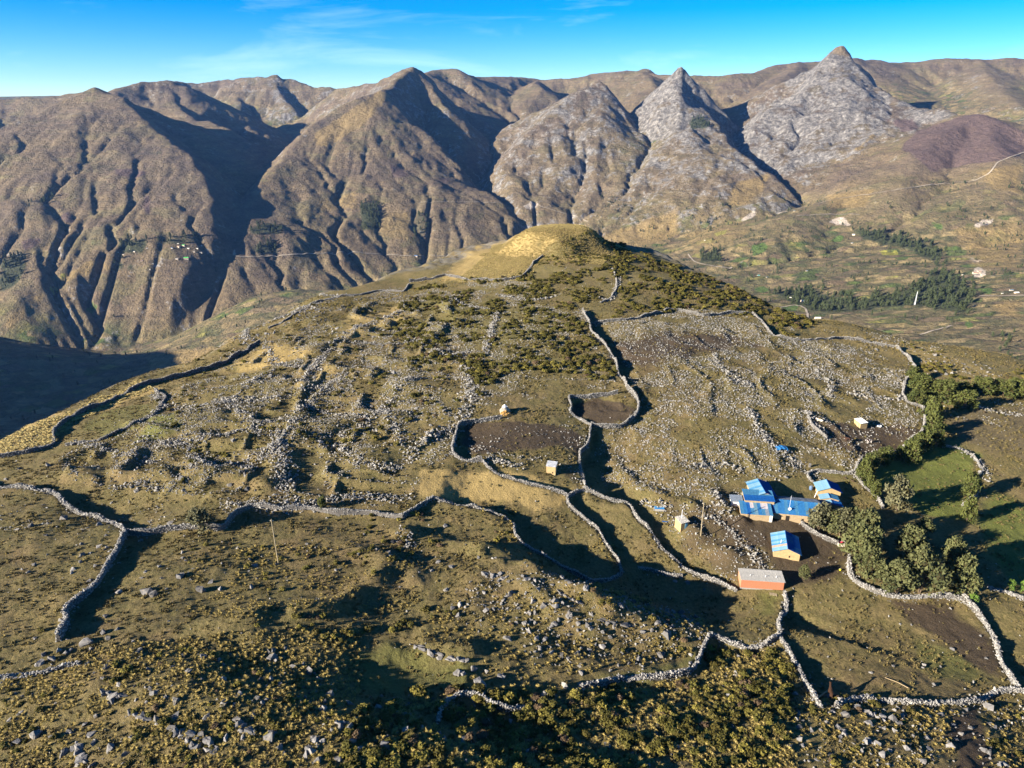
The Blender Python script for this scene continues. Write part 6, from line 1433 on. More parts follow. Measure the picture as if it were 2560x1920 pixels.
def crown_mesh(name, mat, seed, lumps=15, leaves=120, size=0.060, z0=0.22, col=False):
    r = np.random.default_rng(seed); C = []; N = []; cv = []; cf = []
    for k in range(lumps):
        a = k * 2.4 + r.normal() * 0.5; t = (k + 0.5) / lumps
        prof = (0.8 + 0.2 * min(1, t / 0.4)) * (1.0 - 0.62 * max(0, t - 0.5) / 0.5) if not col else (1.0 - 0.5 * t)
        d = 0.40 * prof * (0.6 + 0.5 * r.random())
        z = z0 + (0.92 - z0) * t
        R = (0.17 + 0.07 * r.random()) * (1.0 if t < 0.75 else 0.8); c = np.array([math.cos(a) * d, math.sin(a) * d, z])
        v = r.normal(size=(leaves, 3)); v /= np.linalg.norm(v, axis=1)[:, None]
        v = v[v[:, 2] > -0.65]
        C.append(c + v * R * np.array([1, 1, 0.9]) * (0.62 + 0.55 * r.random((len(v), 1)))); N.append(v * 0.6 + np.array([0, 0, 0.75]))
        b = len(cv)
        for ax in ((1, 0, 0), (0, 1, 0), (-1, 0, 0), (0, -1, 0), (0, 0, 1), (0, 0, -1)): cv.append(c + np.array(ax) * R * 0.62)  # added dark octahedron that blocks light and paints the crown's inner shade
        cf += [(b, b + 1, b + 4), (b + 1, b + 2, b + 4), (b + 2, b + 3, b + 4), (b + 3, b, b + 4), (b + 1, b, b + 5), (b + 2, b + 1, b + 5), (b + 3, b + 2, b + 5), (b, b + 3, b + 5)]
    V, F = tri_soup(np.concatenate(C), np.concatenate(N), size, r, 0.7)
    cv = np.array(cv); cf = np.array(cf)
    me = mesh_np(name, np.concatenate([V, cv]), np.concatenate([F, cf + len(V)]), mat); me.materials.append(M_INNER_SHADE)
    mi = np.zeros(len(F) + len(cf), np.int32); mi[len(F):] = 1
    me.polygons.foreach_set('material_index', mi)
    return me
def trunk_mesh(seed, stems=3, z0=0.3):
    r = np.random.default_rng(seed); m = MB()
    for k in range(stems):
        a = k * 2.1 + r.random(); p = [(0.02 * math.cos(a), 0.02 * math.sin(a), -0.05)]
        for t in (0.35, 0.7, 1.0): p.append((math.cos(a) * 0.20 * t ** 1.3, math.sin(a) * 0.20 * t ** 1.3, z0 * 1.9 * t))
        m.tube(p, [0.028, 0.022, 0.015, 0.007], 6)
        for q in range(2):
            b = a + r.normal() * 1.0; s_ = p[2]
            m.tube([s_, (s_[0] + 0.12 * math.cos(b), s_[1] + 0.12 * math.sin(b), s_[2] + 0.16)], [0.012, 0.005], 5)
    return m.mesh('trunk', M_BARK, True)
CROWN = {'grove': [crown_mesh('crown', M_TREE, 400 + i) for i in range(4)], 'grey': [crown_mesh('crown', M_GREY, 410 + i, lumps=14) for i in range(3)],
         'hedge': [crown_mesh('crown', M_HEDGE, 420 + i, lumps=13, z0=0.12, col=True, size=0.07) for i in range(4)], 'fresh': [crown_mesh('crown', M_FRESH, 430, lumps=7)]}
TRUNK = [trunk_mesh(440 + i) for i in range(3)]
TREES = [  # base px, base py, crown width px, height px, kind, label, group
 (2240, 1277, 62, 84, 'grey', 'grey green tree leaning over the garden wall above the green field'),
 (2045, 1328, 62, 74, 'grey', 'thin grey green tree at the right gable of the long blue roofed house'),
 (2075, 1334, 52, 66, 'grove', 'rounded tree second from the left behind the pale wall of the grove'),
 (2100, 1340, 56, 74, 'grey', 'rounded grey green tree third from the left in the grove'),
 (2122, 1340, 46, 76, 'grove', 'tree at the back of the grove below the small stepped roofs'),
 (2155, 1372, 66, 104, 'grove', 'tall tree with a pointed top in the middle of the grove'),
 (2150, 1412, 88, 104, 'grove', 'largest tree of the grove with a leaning pale trunk at the wall opening'),
 (2170, 1447, 66, 76, 'grove', 'tree with a bare pale trunk just inside the lower left bend of the grove wall'),
 (2264, 1404, 70, 92, 'grove', 'dark domed tree standing at the back of the grove, right of the tallest'),
 (2240, 1486, 74, 86, 'grove', 'round olive tree low in the grove beside the white wall'),
 (2298, 1482, 88, 116, 'grove', 'big round tree at the centre front of the grove'),
 (2376, 1424, 56, 86, 'grove', 'upright tree at the right end of the grove, standing behind another'),
 (2396, 1480, 74, 96, 'grove', 'rightmost tree of the grove on a slanting trunk'),
 (2308, 1340, 40, 48, 'grove', 'small bright topped tree in the shade above the grove'),
 (2422, 1240, 40, 62, 'hedge', 'slender tree on the stone bank at the right of the green field'),
 (2416, 1304, 40, 66, 'hedge', 'slender tree below the stone bank, casting a double shadow'),
 (2008, 1446, 24, 36, 'grove', 'small round bush standing alone in the yard by the house of red brick'),
 (2432, 1508, 22, 26, 'fresh', 'little bright green sapling right of the white corral wall'),
 (2524, 1476, 20, 30, 'fresh', 'small sapling in the shade by the right edge wall'),
 (2558, 1484, 24, 52, 'fresh', 'bright green young tree cut by the right edge of the picture'),
 (503, 1324, 58, 58, 'grey', 'round dull bush growing on the scalloped wall above the left pasture'),
 (806, 1270, 22, 30, 'hedge', 'dark little bush on the scalloped wall left of the dry yellow field'),
]
HEDGE = [(2280, 950, 34, 34, 'topmost hedge tree against the upper wall bend'), (2300, 985, 52, 52, 'hedge tree left of the paler rounded ones, outside the upper wall bend'), (2335, 985, 48, 40, 'hedge tree in the upper row, second from the wall'), (2362, 1000, 54, 52, 'rounded paler hedge tree in the middle of the upper row'), (2402, 988, 40, 34, 'hedge tree at the back of the upper row'),
         (2412, 1020, 46, 48, 'rounded hedge tree that throws a long shadow on the ploughed field'), (2455, 982, 52, 42, 'wide hedge tree right of the middle of the upper row'), (2508, 990, 56, 44, 'wide hedge tree near the right edge of the upper row'), (2550, 996, 46, 46, 'hedge tree cut by the right edge of the picture'), (2540, 978, 40, 34, 'hedge tree behind the rightmost one'),
         (2290, 1012, 40, 40, 'hedge tree beside the outward bulge of the long wall'), (2327, 1050, 46, 66, 'tall hedge tree beside the long wall, upper of two columns'), (2330, 1086, 44, 60, 'tall hedge tree beside the long wall, lower of two columns'), (2336, 1112, 38, 44, 'hedge tree at the upper corner of the bright green field'),
         (2302, 1128, 44, 52, 'hedge tree at the corner where the long wall turns in'), (2276, 1152, 48, 56, 'bushy hedge tree on the upper edge of the bright green field'), (2250, 1150, 30, 36, 'low hedge tree between the wall corner and the shaded stretch'), (2212, 1156, 44, 38, 'low hedge tree on the wall below the hut corral'), (2176, 1176, 40, 46, 'hedge tree on the left corner of the bright green field'),
         (2158, 1198, 34, 56, 'dark hedge tree at the wall between garden and green field'), (2172, 1222, 30, 44, 'dark brownish hedge tree below the field corner'), (2186, 1240, 28, 36, 'lowest hedge tree above the grey green tree on the wall')]
def tree(bx_, by__, w, h, kind, label, group):
    P = ground([bx_], [by__])[0]
    dep = project(P)[2]
    W = w * dep / FPX
    # height from its height in the picture
    lo, hi = 0.5, 30.0
    for _ in range(24):
        mid = 0.5 * (lo + hi)
        y = project(P + np.array([0, 0, mid]))[1]
        if float(by__) - float(y) < h * 0.93: lo = mid
        else: hi = mid
    Hh = lo
    name = 'tree' if kind in ('grove', 'grey') else 'hedge_tree' if kind == 'hedge' else 'sapling'
    o = empty(name, P, rng.random() * 6.28)
    tag(o, label, 'tree', group)
    c = CROWN[kind]; me = c[int(rng.integers(0, len(c)))]
    k = 1.10
    link('crown', me, o, (0, 0, 0), (0, 0, 0), (W * k, W * k, Hh))
    link('trunk', TRUNK[int(rng.integers(0, 3))], o, (0, 0, 0), (0, 0, 0), (W * 0.8, W * 0.8, Hh * 0.9))
for t in TREES: tree(*t, 'trees round the hamlet')
for x, y, w, h, lb in HEDGE: tree(x, y, w, h, 'hedge', lb, 'trees of the hedge along the long wall')
# ------------------------------------------------------------------ the hamlet
def plain(name, col, rough=0.85, var=0.25, scale=2.0, bump=0.25, stripe=None, tint=None):
    t = NT(name); co = t.coord('Object')
    n = t.noise(co, scale, 5, 0.65)
    d = tuple(c * (1 - var) for c in col); l = tuple(min(1, c * (1 + var)) for c in col)
    c = t.ramp(n, [(0.3, d), (0.7, l)])
    if tint:
        n2 = t.noise(t.coord('Object', stripe or (1, 1, 1)), 2.2, 5, 0.7)
        c = t.mix(t.ramp(n2, [(0.42, 0.0), (0.62, 1.0)]), c, tint)
    t.color(c); t.b.inputs['Roughness'].default_value = rough
    t.bump(n, bump, 0.05)
    return t.m
M_ADOBE = plain('adobe_wall', (0.29, 0.220, 0.135), 0.95, 0.25, 1.6, 0.6, None, (0.25, 0.18, 0.10))
M_YELLOW = plain('yellow_adobe', (0.31, 0.222, 0.112), 0.95, 0.24, 1.6, 0.5)
M_BRICK = None
def brick_material():
    t = NT('red_brick'); co = t.coord('Object')
    b = t.n.new('ShaderNodeTexBrick'); t.l.new(t.coord('Object', (1, 1, 1), (math.pi / 2, 0, 0)), b.inputs['Vector'])
    b.inputs['Color1'].default_value = (0.29, 0.095, 0.048, 1); b.inputs['Color2'].default_value = (0.33, 0.115, 0.058, 1); b.inputs['Mortar'].default_value = (0.36, 0.20, 0.12, 1)
    b.inputs['Scale'].default_value = 3.0; b.inputs['Mortar Size'].default_value = 0.02
    t.color(t.mix(t.math('MULTIPLY', t.noise(co, 0.9, 4), 0.5), b.outputs['Color'], (0.38, 0.16, 0.09))); t.bump(b.outputs['Fac'], 0.2, 0.02)
    return t.m
M_BRICK = brick_material()
M_WHITEW = plain('white_wash', (0.72, 0.70, 0.66), 0.9, 0.1)
ST = (0.4, 3.0, 0.4)
M_ROOF = {
 'blue': plain('blue_sheet', (0.022, 0.125, 0.29), 0.6, 0.22, 0.8, 0.1, ST, (0.014, 0.085, 0.23)),
 'deep': plain('deep_blue_sheet', (0.009, 0.070, 0.24), 0.45, 0.12, 0.8, 0.1),  # on gable roofs also paints the shade of the right slope
 'faded': plain('faded_blue_sheet', (0.045, 0.155, 0.26), 0.7, 0.25, 1.0, 0.1, ST, (0.024, 0.10, 0.23)),
 'pale': plain('pale_blue_sheet', (0.115, 0.19, 0.235), 0.7, 0.25, 1.0, 0.1, ST, (0.06, 0.17, 0.28)),  # on gable roofs also paints the sunlight of the left slope
 'rust': plain('rusty_sheet', (0.26, 0.145, 0.10), 0.8, 0.3, 1.4, 0.1, ST, (0.32, 0.22, 0.18)),
 'pink': plain('bleached_sheet', (0.50, 0.38, 0.35), 0.8, 0.2, 1.4, 0.1, ST, (0.14, 0.25, 0.36)),
 'grey': plain('grey_sheet', (0.31, 0.30, 0.28), 0.6, 0.18, 0.8, 0.1, ST, (0.32, 0.31, 0.29)),
 'white': plain('white_sheet', (0.52, 0.53, 0.54), 0.5, 0.08, 0.8, 0.1),
 'slate': plain('dull_grey_sheet', (0.12, 0.15, 0.20), 0.7, 0.2, 1.0, 0.1, ST, (0.18, 0.21, 0.25)),
}
M_DARK = plain('dark_opening', (0.018, 0.014, 0.011), 0.9, 0.1)
M_DOORB = plain('blue_door_paint', (0.10, 0.27, 0.38), 0.6, 0.2)
M_WOOD = plain('weathered_wood', (0.30, 0.23, 0.14), 0.85, 0.25, 3.0)
M_POLE = plain('pole_wood', (0.24, 0.20, 0.13), 0.85, 0.2, 2.0)
M_METAL = plain('galvanised_pipe', (0.55, 0.57, 0.60), 0.4, 0.1)
_sheets = {}
def sheet_mesh(w, l, kind):
    """corrugated sheet, local x across, y down the slope, z up"""
    key = (round(w, 2), round(l, 2), kind)
    if key not in _sheets:
        n = 16; V = []; F = []
        for i in range(n + 1):
            z = 0.022 * (1 if i % 2 else -1)
            V += [(-w / 2 + w * i / n, 0, z), (-w / 2 + w * i / n, -l, z)]
        for i in range(n): F.append((2 * i, 2 * i + 1, 2 * i + 3, 2 * i + 2))
        me = bpy.data.meshes.new('roof_sheet'); me.from_pydata(V, [], F); me.update(); me.materials.append(M_ROOF[kind])
        _sheets[key] = me
    return _sheets[key]
def roof_plane(root, a, b, c, kinds_, sheet=0.85, rows=1, lap=0.03):
    """a -> b is the upper edge, c hangs below a; sheets run from the upper edge down"""
    a, b, c = Vector(a), Vector(b), Vector(c)
    x = (b - a); L = x.length; x.normalize(); d = c - a; H_ = d.length; d.normalize(); z = x.cross(-d); 
    if z.z < 0: z = -z
    n = max(1, round(L / sheet)); w = L / n; l = H_ / rows
    for r in range(rows):
        for i in range(n):
            k = kinds_(i, r, n) if callable(kinds_) else kinds_
            o = link('roof_sheet', sheet_mesh(w * 1.02, l + lap, k), root)
            p = a + x * (w * (i + 0.5)) + d * (l * r) + z * (0.03 - 0.012 * r + rng.uniform(-0.008, 0.008))
            M = Matrix((( x.x, -d.x, z.x, p.x), (x.y, -d.y, z.y, p.y), (x.z, -d.z, z.z, p.z), (0, 0, 0, 1)))
            o.matrix_local = M
def pos(px, py, yaw, dz=0.0):
    P = ground([px], [py])[0]
    return (P[0], P[1], P[2] + dz), math.radians(yaw)
def hole(root, name, x0, x1, z0, z1, y, mat=None, t=0.06):
    return MB().box(x0, x1, y - t, y + 0.02, z0, z1).build(name, mat or M_DARK, root)

def gable(label, px, py, yaw, W, L, he, hr, wall, left, right, cat='house', group=None, rows=1, name='adobe_house', over=0.35, base=1.5):
    """gable end faces the camera: the ridge runs along local +y; origin at the front gable's foot"""
    p, rz = pos(px, py, yaw)
    o = empty(name, p, rz); tag(o, label, cat, group)
    m = MB(); h = W / 2
    V = [(-h, 0, -base), (h, 0, -base), (h, 0, he), (0, 0, he + hr), (-h, 0, he), (-h, L, -base), (h, L, -base), (h, L, he), (0, L, he + hr), (-h, L, he)]
    m.add(V, [(0, 1, 2, 3, 4), (6, 5, 9, 8, 7), (1, 6, 7, 2), (5, 0, 4, 9)])
    m.build('wall', wall, o)
    k = hr / h; e = over
    for s, kd in ((-1, left), (1, right)):
        roof_plane(o, (0, -e, he + hr + 0.06), (0, L + e, he + hr + 0.06), (s * (h + e), -e, he - k * e + 0.06), kd, 0.85, rows)
    MB().tube([(0, -e, he + hr + 0.10), (0, L + e, he + hr + 0.10)], 0.07, 6).build('ridge_cap', M_ROOF['deep' if left != 'grey' else 'grey'], o)
    return o
def shed(label, px, py, yaw, W, L, hf, hb, wall, kind, cat='house', group=None, rows=1, name='shed', over=0.3, base=1.2, sheet=0.85):
    """single slope: front at local y=0, width along x"""
    p, rz = pos(px, py, yaw)
    o = empty(name, p, rz); tag(o, label, cat, group)
    m = MB(); h = W / 2
    V = [(-h, 0, -base), (h, 0, -base), (h, 0, hf), (-h, 0, hf), (-h, L, -base), (h, L, -base), (h, L, hb), (-h, L, hb)]
    m.add(V, [(0, 1, 2, 3), (5, 4, 7, 6), (1, 5, 6, 2), (4, 0, 3, 7), (3, 2, 6, 7)])
    m.build('wall', wall, o)
    k = (hb - hf) / L
    roof_plane(o, (-h - over * .6, L + over * .5, hb + k * over * .5 + 0.07), (h + over * .6, L + over * .5, hb + k * over * .5 + 0.07), (-h - over * .6, -over, hf - k * over + 0.07), kind, sheet, rows)
    return o

GH = 'houses of the hamlet'
# red brick house
b = shed('long low house of red brick with a grey sheet roof', 1904, 1473, -6.5, 9.5, 3.6, 2.35, 2.6, M_BRICK, lambda i, r, n: 'grey', group=GH, name='brick_house')
MB().box(-4.85, 4.75, -0.10, 0.02, -1.2, 0.12).build('plinth', M_STONE, b)
for x in (-2.6, 0.8, 3.2):
    MB().tube([(x, 1.3, 2.44), (x, 1.3, 2.95)], 0.06, 6).build('vent_pipe', M_METAL, b)
MB().box(4.75, 4.80, 0.7, 1.5, 0.0, 1.8).build('door', M_WOOD, b)
MB().box(1.52, 1.56, -0.03, -0.004, 0.1, 2.2).build('wall_joint', M_ADOBE, b)
# patchwork gable house
def patch(i, r, n): return ['pale', 'pale', 'rust', 'faded', 'pale', 'faded', 'pale', 'pale', 'faded'][i % 9]
def patch2(i, r, n): return ['deep', 'faded', 'deep', 'blue', 'deep', 'faded', 'deep', 'deep', 'blue'][(i * 2 + r) % 9]
b = gable('small gabled adobe house with a patched blue and rusty sheet roof', 1965, 1397, -15, 5.9, 7.4, 1.8, 1.15, M_YELLOW, patch, patch2, group=GH, rows=2)  # real patchwork, with sun painted paler on the left and shade deeper on the right
hole(b, 'window', 0.5, 0.8, 0.5, 0.95, 0.0)
MB().tube([(-1.3, 2.6, 2.3), (-1.3, 2.6, 3.5)], 0.07, 6).build('stove_pipe', M_METAL, b)
# main blue cluster
b = gable('square house at the back with a two sided bright blue roof', 1909, 1262, -2, 5.5, 7.0, 2.7, 1.0, M_ADOBE, lambda i, r, n: ['pale', 'faded', 'pale'][i % 3], 'deep', group=GH, rows=1)  # sunlight put into the paler left sheets, shade into the deep right ones
def up1(i, r, n): return 'deep' if (r == 1 or i in (0,)) and not (i == 0 and r == 0) else 'faded' if r == 0 else 'blue'
b = shed('front house with a saturated blue upper roof', 1896, 1276, -7, 7.4, 4.4, 2.95, 3.5, M_ADOBE, up1, group=GH, rows=2, name='adobe_house')
def lo1(i, r, n):
    if r == 0 and i in (3, 6, 7): return 'pink'
    return ['faded', 'blue', 'deep', 'faded', 'pale', 'blue', 'faded', 'slate', 'faded'][i % 9]
b = shed('lean to of adobe with a bleached patchwork blue roof at the front of the cluster', 1890, 1300, -8, 7.7, 4.2, 1.75, 2.75, M_ADOBE, lo1, group=GH, rows=2, name='lean_to')
MB().box(-2.4, -2.25, -0.05, 0.0, -0.2, 1.7).build('post', M_WOOD, b)
MB().box(3.25, 3.95, -0.02, 0.02, -0.3, 1.7).build('white_panel', M_WHITEW, b)
# long house: ridge parallel to its front
def long_house():
    p, rz = pos(1990, 1306, -11)
    o = empty('adobe_house', p, rz); tag(o, 'longest house, with a wide bright blue roof and adobe front', 'house', GH)
    h, L, he, hr = 6.0, 8.4, 2.4, 1.5
    V = [(-h, 0, -1.4), (h, 0, -1.4), (h, 0, he), (-h, 0, he), (-h, L, -1.4), (h, L, -1.4), (h, L, he), (-h, L, he), (-h, L / 2, he + hr), (h, L / 2, he + hr)]
    MB().add(V, [(0, 1, 2, 3), (5, 4, 7, 6), (1, 5, 6, 9, 2), (4, 0, 3, 8, 7)]).build('wall', M_ADOBE, o)
    k = hr / (L / 2); e = 0.35
    roof_plane(o, (-h - .3, L / 2, he + hr + .06), (h + .3, L / 2, he + hr + .06), (-h - .3, -e, he - k * e + .06), lambda i, r, n: ['blue', 'faded', 'blue', 'blue', 'faded', 'blue'][i % 6] if i > 0 else 'deep', 0.85, 1)
    roof_plane(o, (h + .3, L / 2, he + hr + .06), (-h - .3, L / 2, he + hr + .06), (h + .3, L + e, he - k * e + .06), 'slate', 0.85, 1)
    hole(o, 'door', -2.7, -1.8, -0.2, 1.7, 0.0); hole(o, 'window', 1.2, 1.7, 0.6, 1.2, 0.0)
    MB().tube([(3.0, -0.15, -0.6), (3.5, -0.05, 2.3)], 0.05, 6).build('leaning_post', M_WOOD, o)
    a = MB().tube([(-1.9, 1.2, 2.9), (-1.9, 1.2, 7.0)], 0.035, 6).build('antenna_mast', M_METAL, o)
    d = MB(); n = 12
    d.add([(0, 0, 0)] + [(0.42 * math.cos(t * 2 * math.pi / n), -0.14, 0.42 * math.sin(t * 2 * math.pi / n)) for t in range(n)], [(0, t + 1, (t + 1) % n + 1) for t in range(n)])
    d.build('dish', M_WHITEW, a, loc=(-1.9, 1.0, 3.3))
long_house()
shed('tiny grey roofed annex with a whitewashed wall at the left end of the cluster', 1841, 1266, -6, 2.9, 2.4, 1.5, 1.9, M_WHITEW, 'slate', group=GH, name='annex')
shed('low blue lean to roof between the long house and the grove', 2054, 1290, -14, 3.8, 2.6, 1.6, 2.2, M_ADOBE, 'pale', group=GH, name='lean_to')
b = gable('gabled adobe house behind the hamlet garden, its bare gable facing front', 2071, 1246, -9, 5.8, 4.2, 2.2, 1.15, M_YELLOW, 'pale', lambda i, r, n: 'deep', group=GH, rows=1)  # pale left and deep right slope paint sun and shade
MB().tube([(-3.1, 0.2, 2.1), (-4.0, -0.9, 0.0)], 0.09, 6).build('brace', M_WHITEW, b)
gable('upper section of a small stepped blue roof below the gabled house', 2072, 1263, -9, 4.6, 2.2, 1.7, 0.6, M_ADOBE, 'pale', 'faded', group=GH, rows=1, name='hut', over=0.2)  # left slope paler than the right, sunlight put into its colour
gable('lower section of a small stepped blue roof, partly behind the grove', 2079, 1276, -9, 5.0, 2.2, 1.4, 0.6, M_ADOBE, 'pale', 'deep', group=GH, rows=1, name='hut', over=0.2)  # sun and shade put into the colours of the two slopes
# outhouse
b = shed('little yellow adobe outhouse with a blue door and a tall pipe', 1711, 1323, 22, 2.3, 2.6, 2.0, 2.25, M_YELLOW, lambda i, r, n: 'grey', 'outhouse', None, name='outhouse', over=0.25, sheet=0.5)
MB().box(0.1, 0.75, -0.06, 0.02, 0.0, 1.75).build('door', M_DOORB, b)
MB().tube([(0.25, 1.9, 2.1), (0.25, 1.9, 4.6)], 0.07, 8).build('vent_pipe', M_METAL, b)
# adobe huts in the corrals
b = shed('adobe hut with a white roof in the middle corral', 1377, 1185, -14, 2.5, 2.6, 2.2, 2.45, M_YELLOW, 'white', 'hut', 'adobe huts in the corrals', name='hut', over=0.18)
hole(b, 'window', 0.35, 0.6, 0.25, 0.7, 0.0)
b = shed('adobe hut with a pale grey roof in the right hand corral', 2158, 1072, 16, 2.6, 3.0, 2.0, 2.3, M_YELLOW, 'white', 'hut', 'adobe huts in the corrals', name='hut', over=0.18)
MB().box(-1.42, -1.30, 0.8, 1.5, 0.0, 1.6).build('door', M_WOOD, b)
# stone pen under loose blue sheets
def pen():
    p, rz = pos(1648, 1281, -8)
    o = empty('stone_pen', p, rz); tag(o, 'low stone pen roofed with loose blue sheets below the yard wall', 'animal pen')
    for x0, x1, y0, y1 in ((-1.5, -1.1, 0.3, 3.6), (1.1, 1.5, 0.3, 3.6), (-1.1, 1.1, 3.3, 3.6), (-1.1, 1.1, 0.3, 0.55)):
        MB().box(x0, x1, y0, y1, -0.6, 0.75).build('pen_wall', M_STONE, o)
    for i, kd in enumerate(['blue', 'faded', 'pale', 'faded', 'pale', 'faded']):
        s_ = link('roof_sheet', sheet_mesh(0.72, 2.6, kd), o, (1.3 + rng.normal(0, .08), 0.5 + 0.58 * i, 0.95 + 0.05 * (i % 2)), (0, 0, -math.pi / 2 + rng.normal(0, .04)))
pen()
p, rz = pos(1655, 1304, 25)
o = link('sheet', sheet_mesh(0.8, 1.7, 'deep'), None, (p[0], p[1], p[2] + 0.15), (0.05, 0.04, rz + 1.2)); tag(o, 'loose blue roofing sheet lying in the dark yard', 'metal sheet')
def pallet():
    p, rz = pos(1933, 1487, -14)
    o = empty('pallet', p, rz); tag(o, 'grey wooden pallet in the grass before the house of red brick', 'pallet')
    for i in range(5): MB().box(-0.8, 0.8, -0.45 + 0.2 * i, -0.31 + 0.2 * i, 0.14, 0.17).build('slat', M_WHITEW if False else M_POLE, o)
    for x in (-0.7, 0.0, 0.7): MB().box(x - 0.05, x + 0.05, -0.45, 0.5, 0.0, 0.14).build('runner', M_WOOD, o)
pallet()
# tarp on a ring of stones
def tarp():
    P = ground([1952], [1124])[0]
    o = empty('tarpaulin', P); tag(o, 'bright blue tarpaulin over a heap of stones in the stony field', 'tarpaulin')
    n = 14; V = []; F = []
    for j in range(n):
        for i in range(n):
            u = i / (n - 1) * 2 - 1; v = j / (n - 1) * 2 - 1
            r = math.hypot(u, v)
            V.append((u * 1.7, v * 1.25, 0.15 + 1.0 * (1 - min(1, r * 0.62) ** 2) + 0.10 * math.sin(9 * u + 3 * v) + 0.07 * math.sin(11 * v - 4 * u)))
    for j in range(n - 1):
        for i in range(n - 1): F.append((j * n + i, j * n + i + 1, (j + 1) * n + i + 1, (j + 1) * n + i))
    MB().add(V, F).build('sheet', M_ROOF['blue'], o)
    for k in range(16):
        a = k / 16 * 6.283; link('weight_stone', WSTONES[k % 7], o, (1.8 * math.cos(a), 1.35 * math.sin(a), 0.2), (k, k * 2, k), (.55, .5, .5))
tarp()
# straw heap under a white sheet
M_STRAW = leaf_material('straw', (0.30, 0.17, 0.05), (0.46, 0.28, 0.09))
def straw():
    P = ground([1262], [1030])[0]
    o = empty('straw_heap', P); tag(o, 'conical straw heap under a white cloth, above the middle corral', 'straw heap')
    n = 18; V = []; F = []
    for j, (r, z) in enumerate([(1.7, -0.3), (1.5, 0.5), (1.15, 1.2), (0.75, 1.8), (0.3, 2.3), (0.02, 2.5)]):
        for i in range(n):
            a = i / n * 6.283; k = 1 + 0.08 * math.sin(5 * a + j) + 0.05 * rng.normal()
            V.append((r * k * math.cos(a), r * k * math.sin(a), z + 0.05 * rng.normal()))
    for j in range(5):
        for i in range(n): F.append((j * n + i, j * n + (i + 1) % n, (j + 1) * n + (i + 1) % n, (j + 1) * n + i))
    MB().add(V, F).build('stack', plain('old_straw', (0.22, 0.20, 0.17), .95, .3, 3), o)
    V2 = [(x * 1.07, y * 1.07, z + 0.05) for (x, y, z) in V[3 * n:]]
    MB().add(V2, [f for j in range(2) for f in [(j * n + i, j * n + (i + 1) % n, (j + 1) * n + (i + 1) % n, (j + 1) * n + i) for i in range(n)]]).build('cloth', M_WHITEW, o)
    rr = np.random.default_rng(5); k = 260
    a = rr.random(k) * 6.28; r = 1.5 * np.sqrt(rr.random(k)); C = np.stack([r * np.cos(a) + 0.1, r * np.sin(a) * .7 - 1.6, 1.15 * (1 - r / 1.6) + 0.05], -1)
    Vv, Ff = tri_soup(C, np.tile([0, -.4, 1.0], (k, 1)), 0.32, rr, .6)
    link('loose_straw', mesh_np('loose_straw', Vv, Ff, M_STRAW), o)
straw()
# yard odds and ends
def washbasin():
    p, rz = pos(2103, 1363, -6)
    o = empty('wash_basin', p, rz); tag(o, 'concrete wash basin at the end of the pale wall by the grove', 'wash basin')
    mc = plain('concrete', (0.42, 0.38, 0.30), 0.9)
    MB().box(-0.95, 0.95, -0.7, 0.7, 0.0, 0.5).build('basin_block', mc, o)
    for x0, x1, y0, y1 in ((-0.95, -0.80, -.7, .7), (0.80, 0.95, -.7, .7), (-.80, .80, .55, .7), (-.80, .80, -.7, -.55)):
        MB().box(x0, x1, y0, y1, 0.503, 0.85).build('rim', mc, o)
    q = empty('bucket', (p[0] + 0.05, p[1] + 0.1, p[2] + 0.51)); tag(q, 'red plastic bucket standing in the wash basin', 'bucket')
    mr = plain('red_plastic', (0.55, 0.02, 0.06), 0.4, 0.1)
    MB().tube([(0, 0, 0), (0, 0, 0.42)], [0.22, 0.30], 14).build('pail', mr, q)
    MB().tube([(-.28, 0, .42), (-.2, 0, .62), (0, 0, .70), (.2, 0, .62), (.28, 0, .42)], 0.015, 5).build('handle', M_METAL, q)
washbasin()
p, rz = pos(2100, 1426, 0)
q = empty('bucket', p); tag(q, 'small yellow bucket on the bare yard near the wall opening', 'bucket')
MB().tube([(0, 0, 0), (0, 0, 0.34)], [0.19, 0.26], 14).build('pail', plain('yellow_plastic', (0.65, 0.48, 0.02), 0.4, 0.1), q)
MB().tube([(-.25, 0, .34), (0, 0, .58), (.25, 0, .34)], 0.015, 5).build('handle', M_METAL, q)
p, rz = pos(2027, 1224, 0)
q = empty('barrel', p); tag(q, 'dull blue barrel on a stone step beside the garden wall', 'barrel')
MB().tube([(0, 0, 0), (0, 0, .1), (0, 0, .55), (0, 0, 1.0), (0, 0, 1.1)], [.42, .46, .50, .46, .40], 16).build('drum', plain('blue_grey_plastic', (0.08, 0.13, 0.22), 0.5), q)
MB().tube([(0, 0, 1.101), (0, 0, 1.15)], [.34, .32], 16).build('lid', M_ROOF['slate'], q)
# poles
def pole(label, bx_, by__, tx, ty):
    P = ground([bx_], [by__])[0]; dep = project(P)[2]
    h = 10.0
    lo, hi = 3.0, 16.0
    for _ in range(24):
        h = .5 * (lo + hi)
        if float(project(P + np.array([0, 0, h]))[1]) > ty: lo = h
        else: hi = h
    dx = (tx - float(project(P + np.array([0, 0, h]))[0])) * dep / FPX
    o = empty('power_pole', P); tag(o, label, 'utility pole', 'wooden utility poles')
    MB().tube([(0, 0, -.5), (dx * .5, 0, h * .5), (dx, 0, h)], [.13, .11, .08], 8).build('shaft', M_POLE, o)
    a = MB().box(-.35, .35, -.05, .05, -.05, .05).build('crossarm', M_WOOD, o, loc=(dx, 0.12, h - .5))
    for x in (-.28, .28): MB().tube([(x, 0, .05), (x, 0, .2)], .05, 6).build('insulator', M_WHITEW, a)
pole('leaning wooden power pole in the left pasture', 696, 1408, 678, 1298)
pole('wooden power pole right of the little outhouse', 1752, 1338, 1760, 1255)
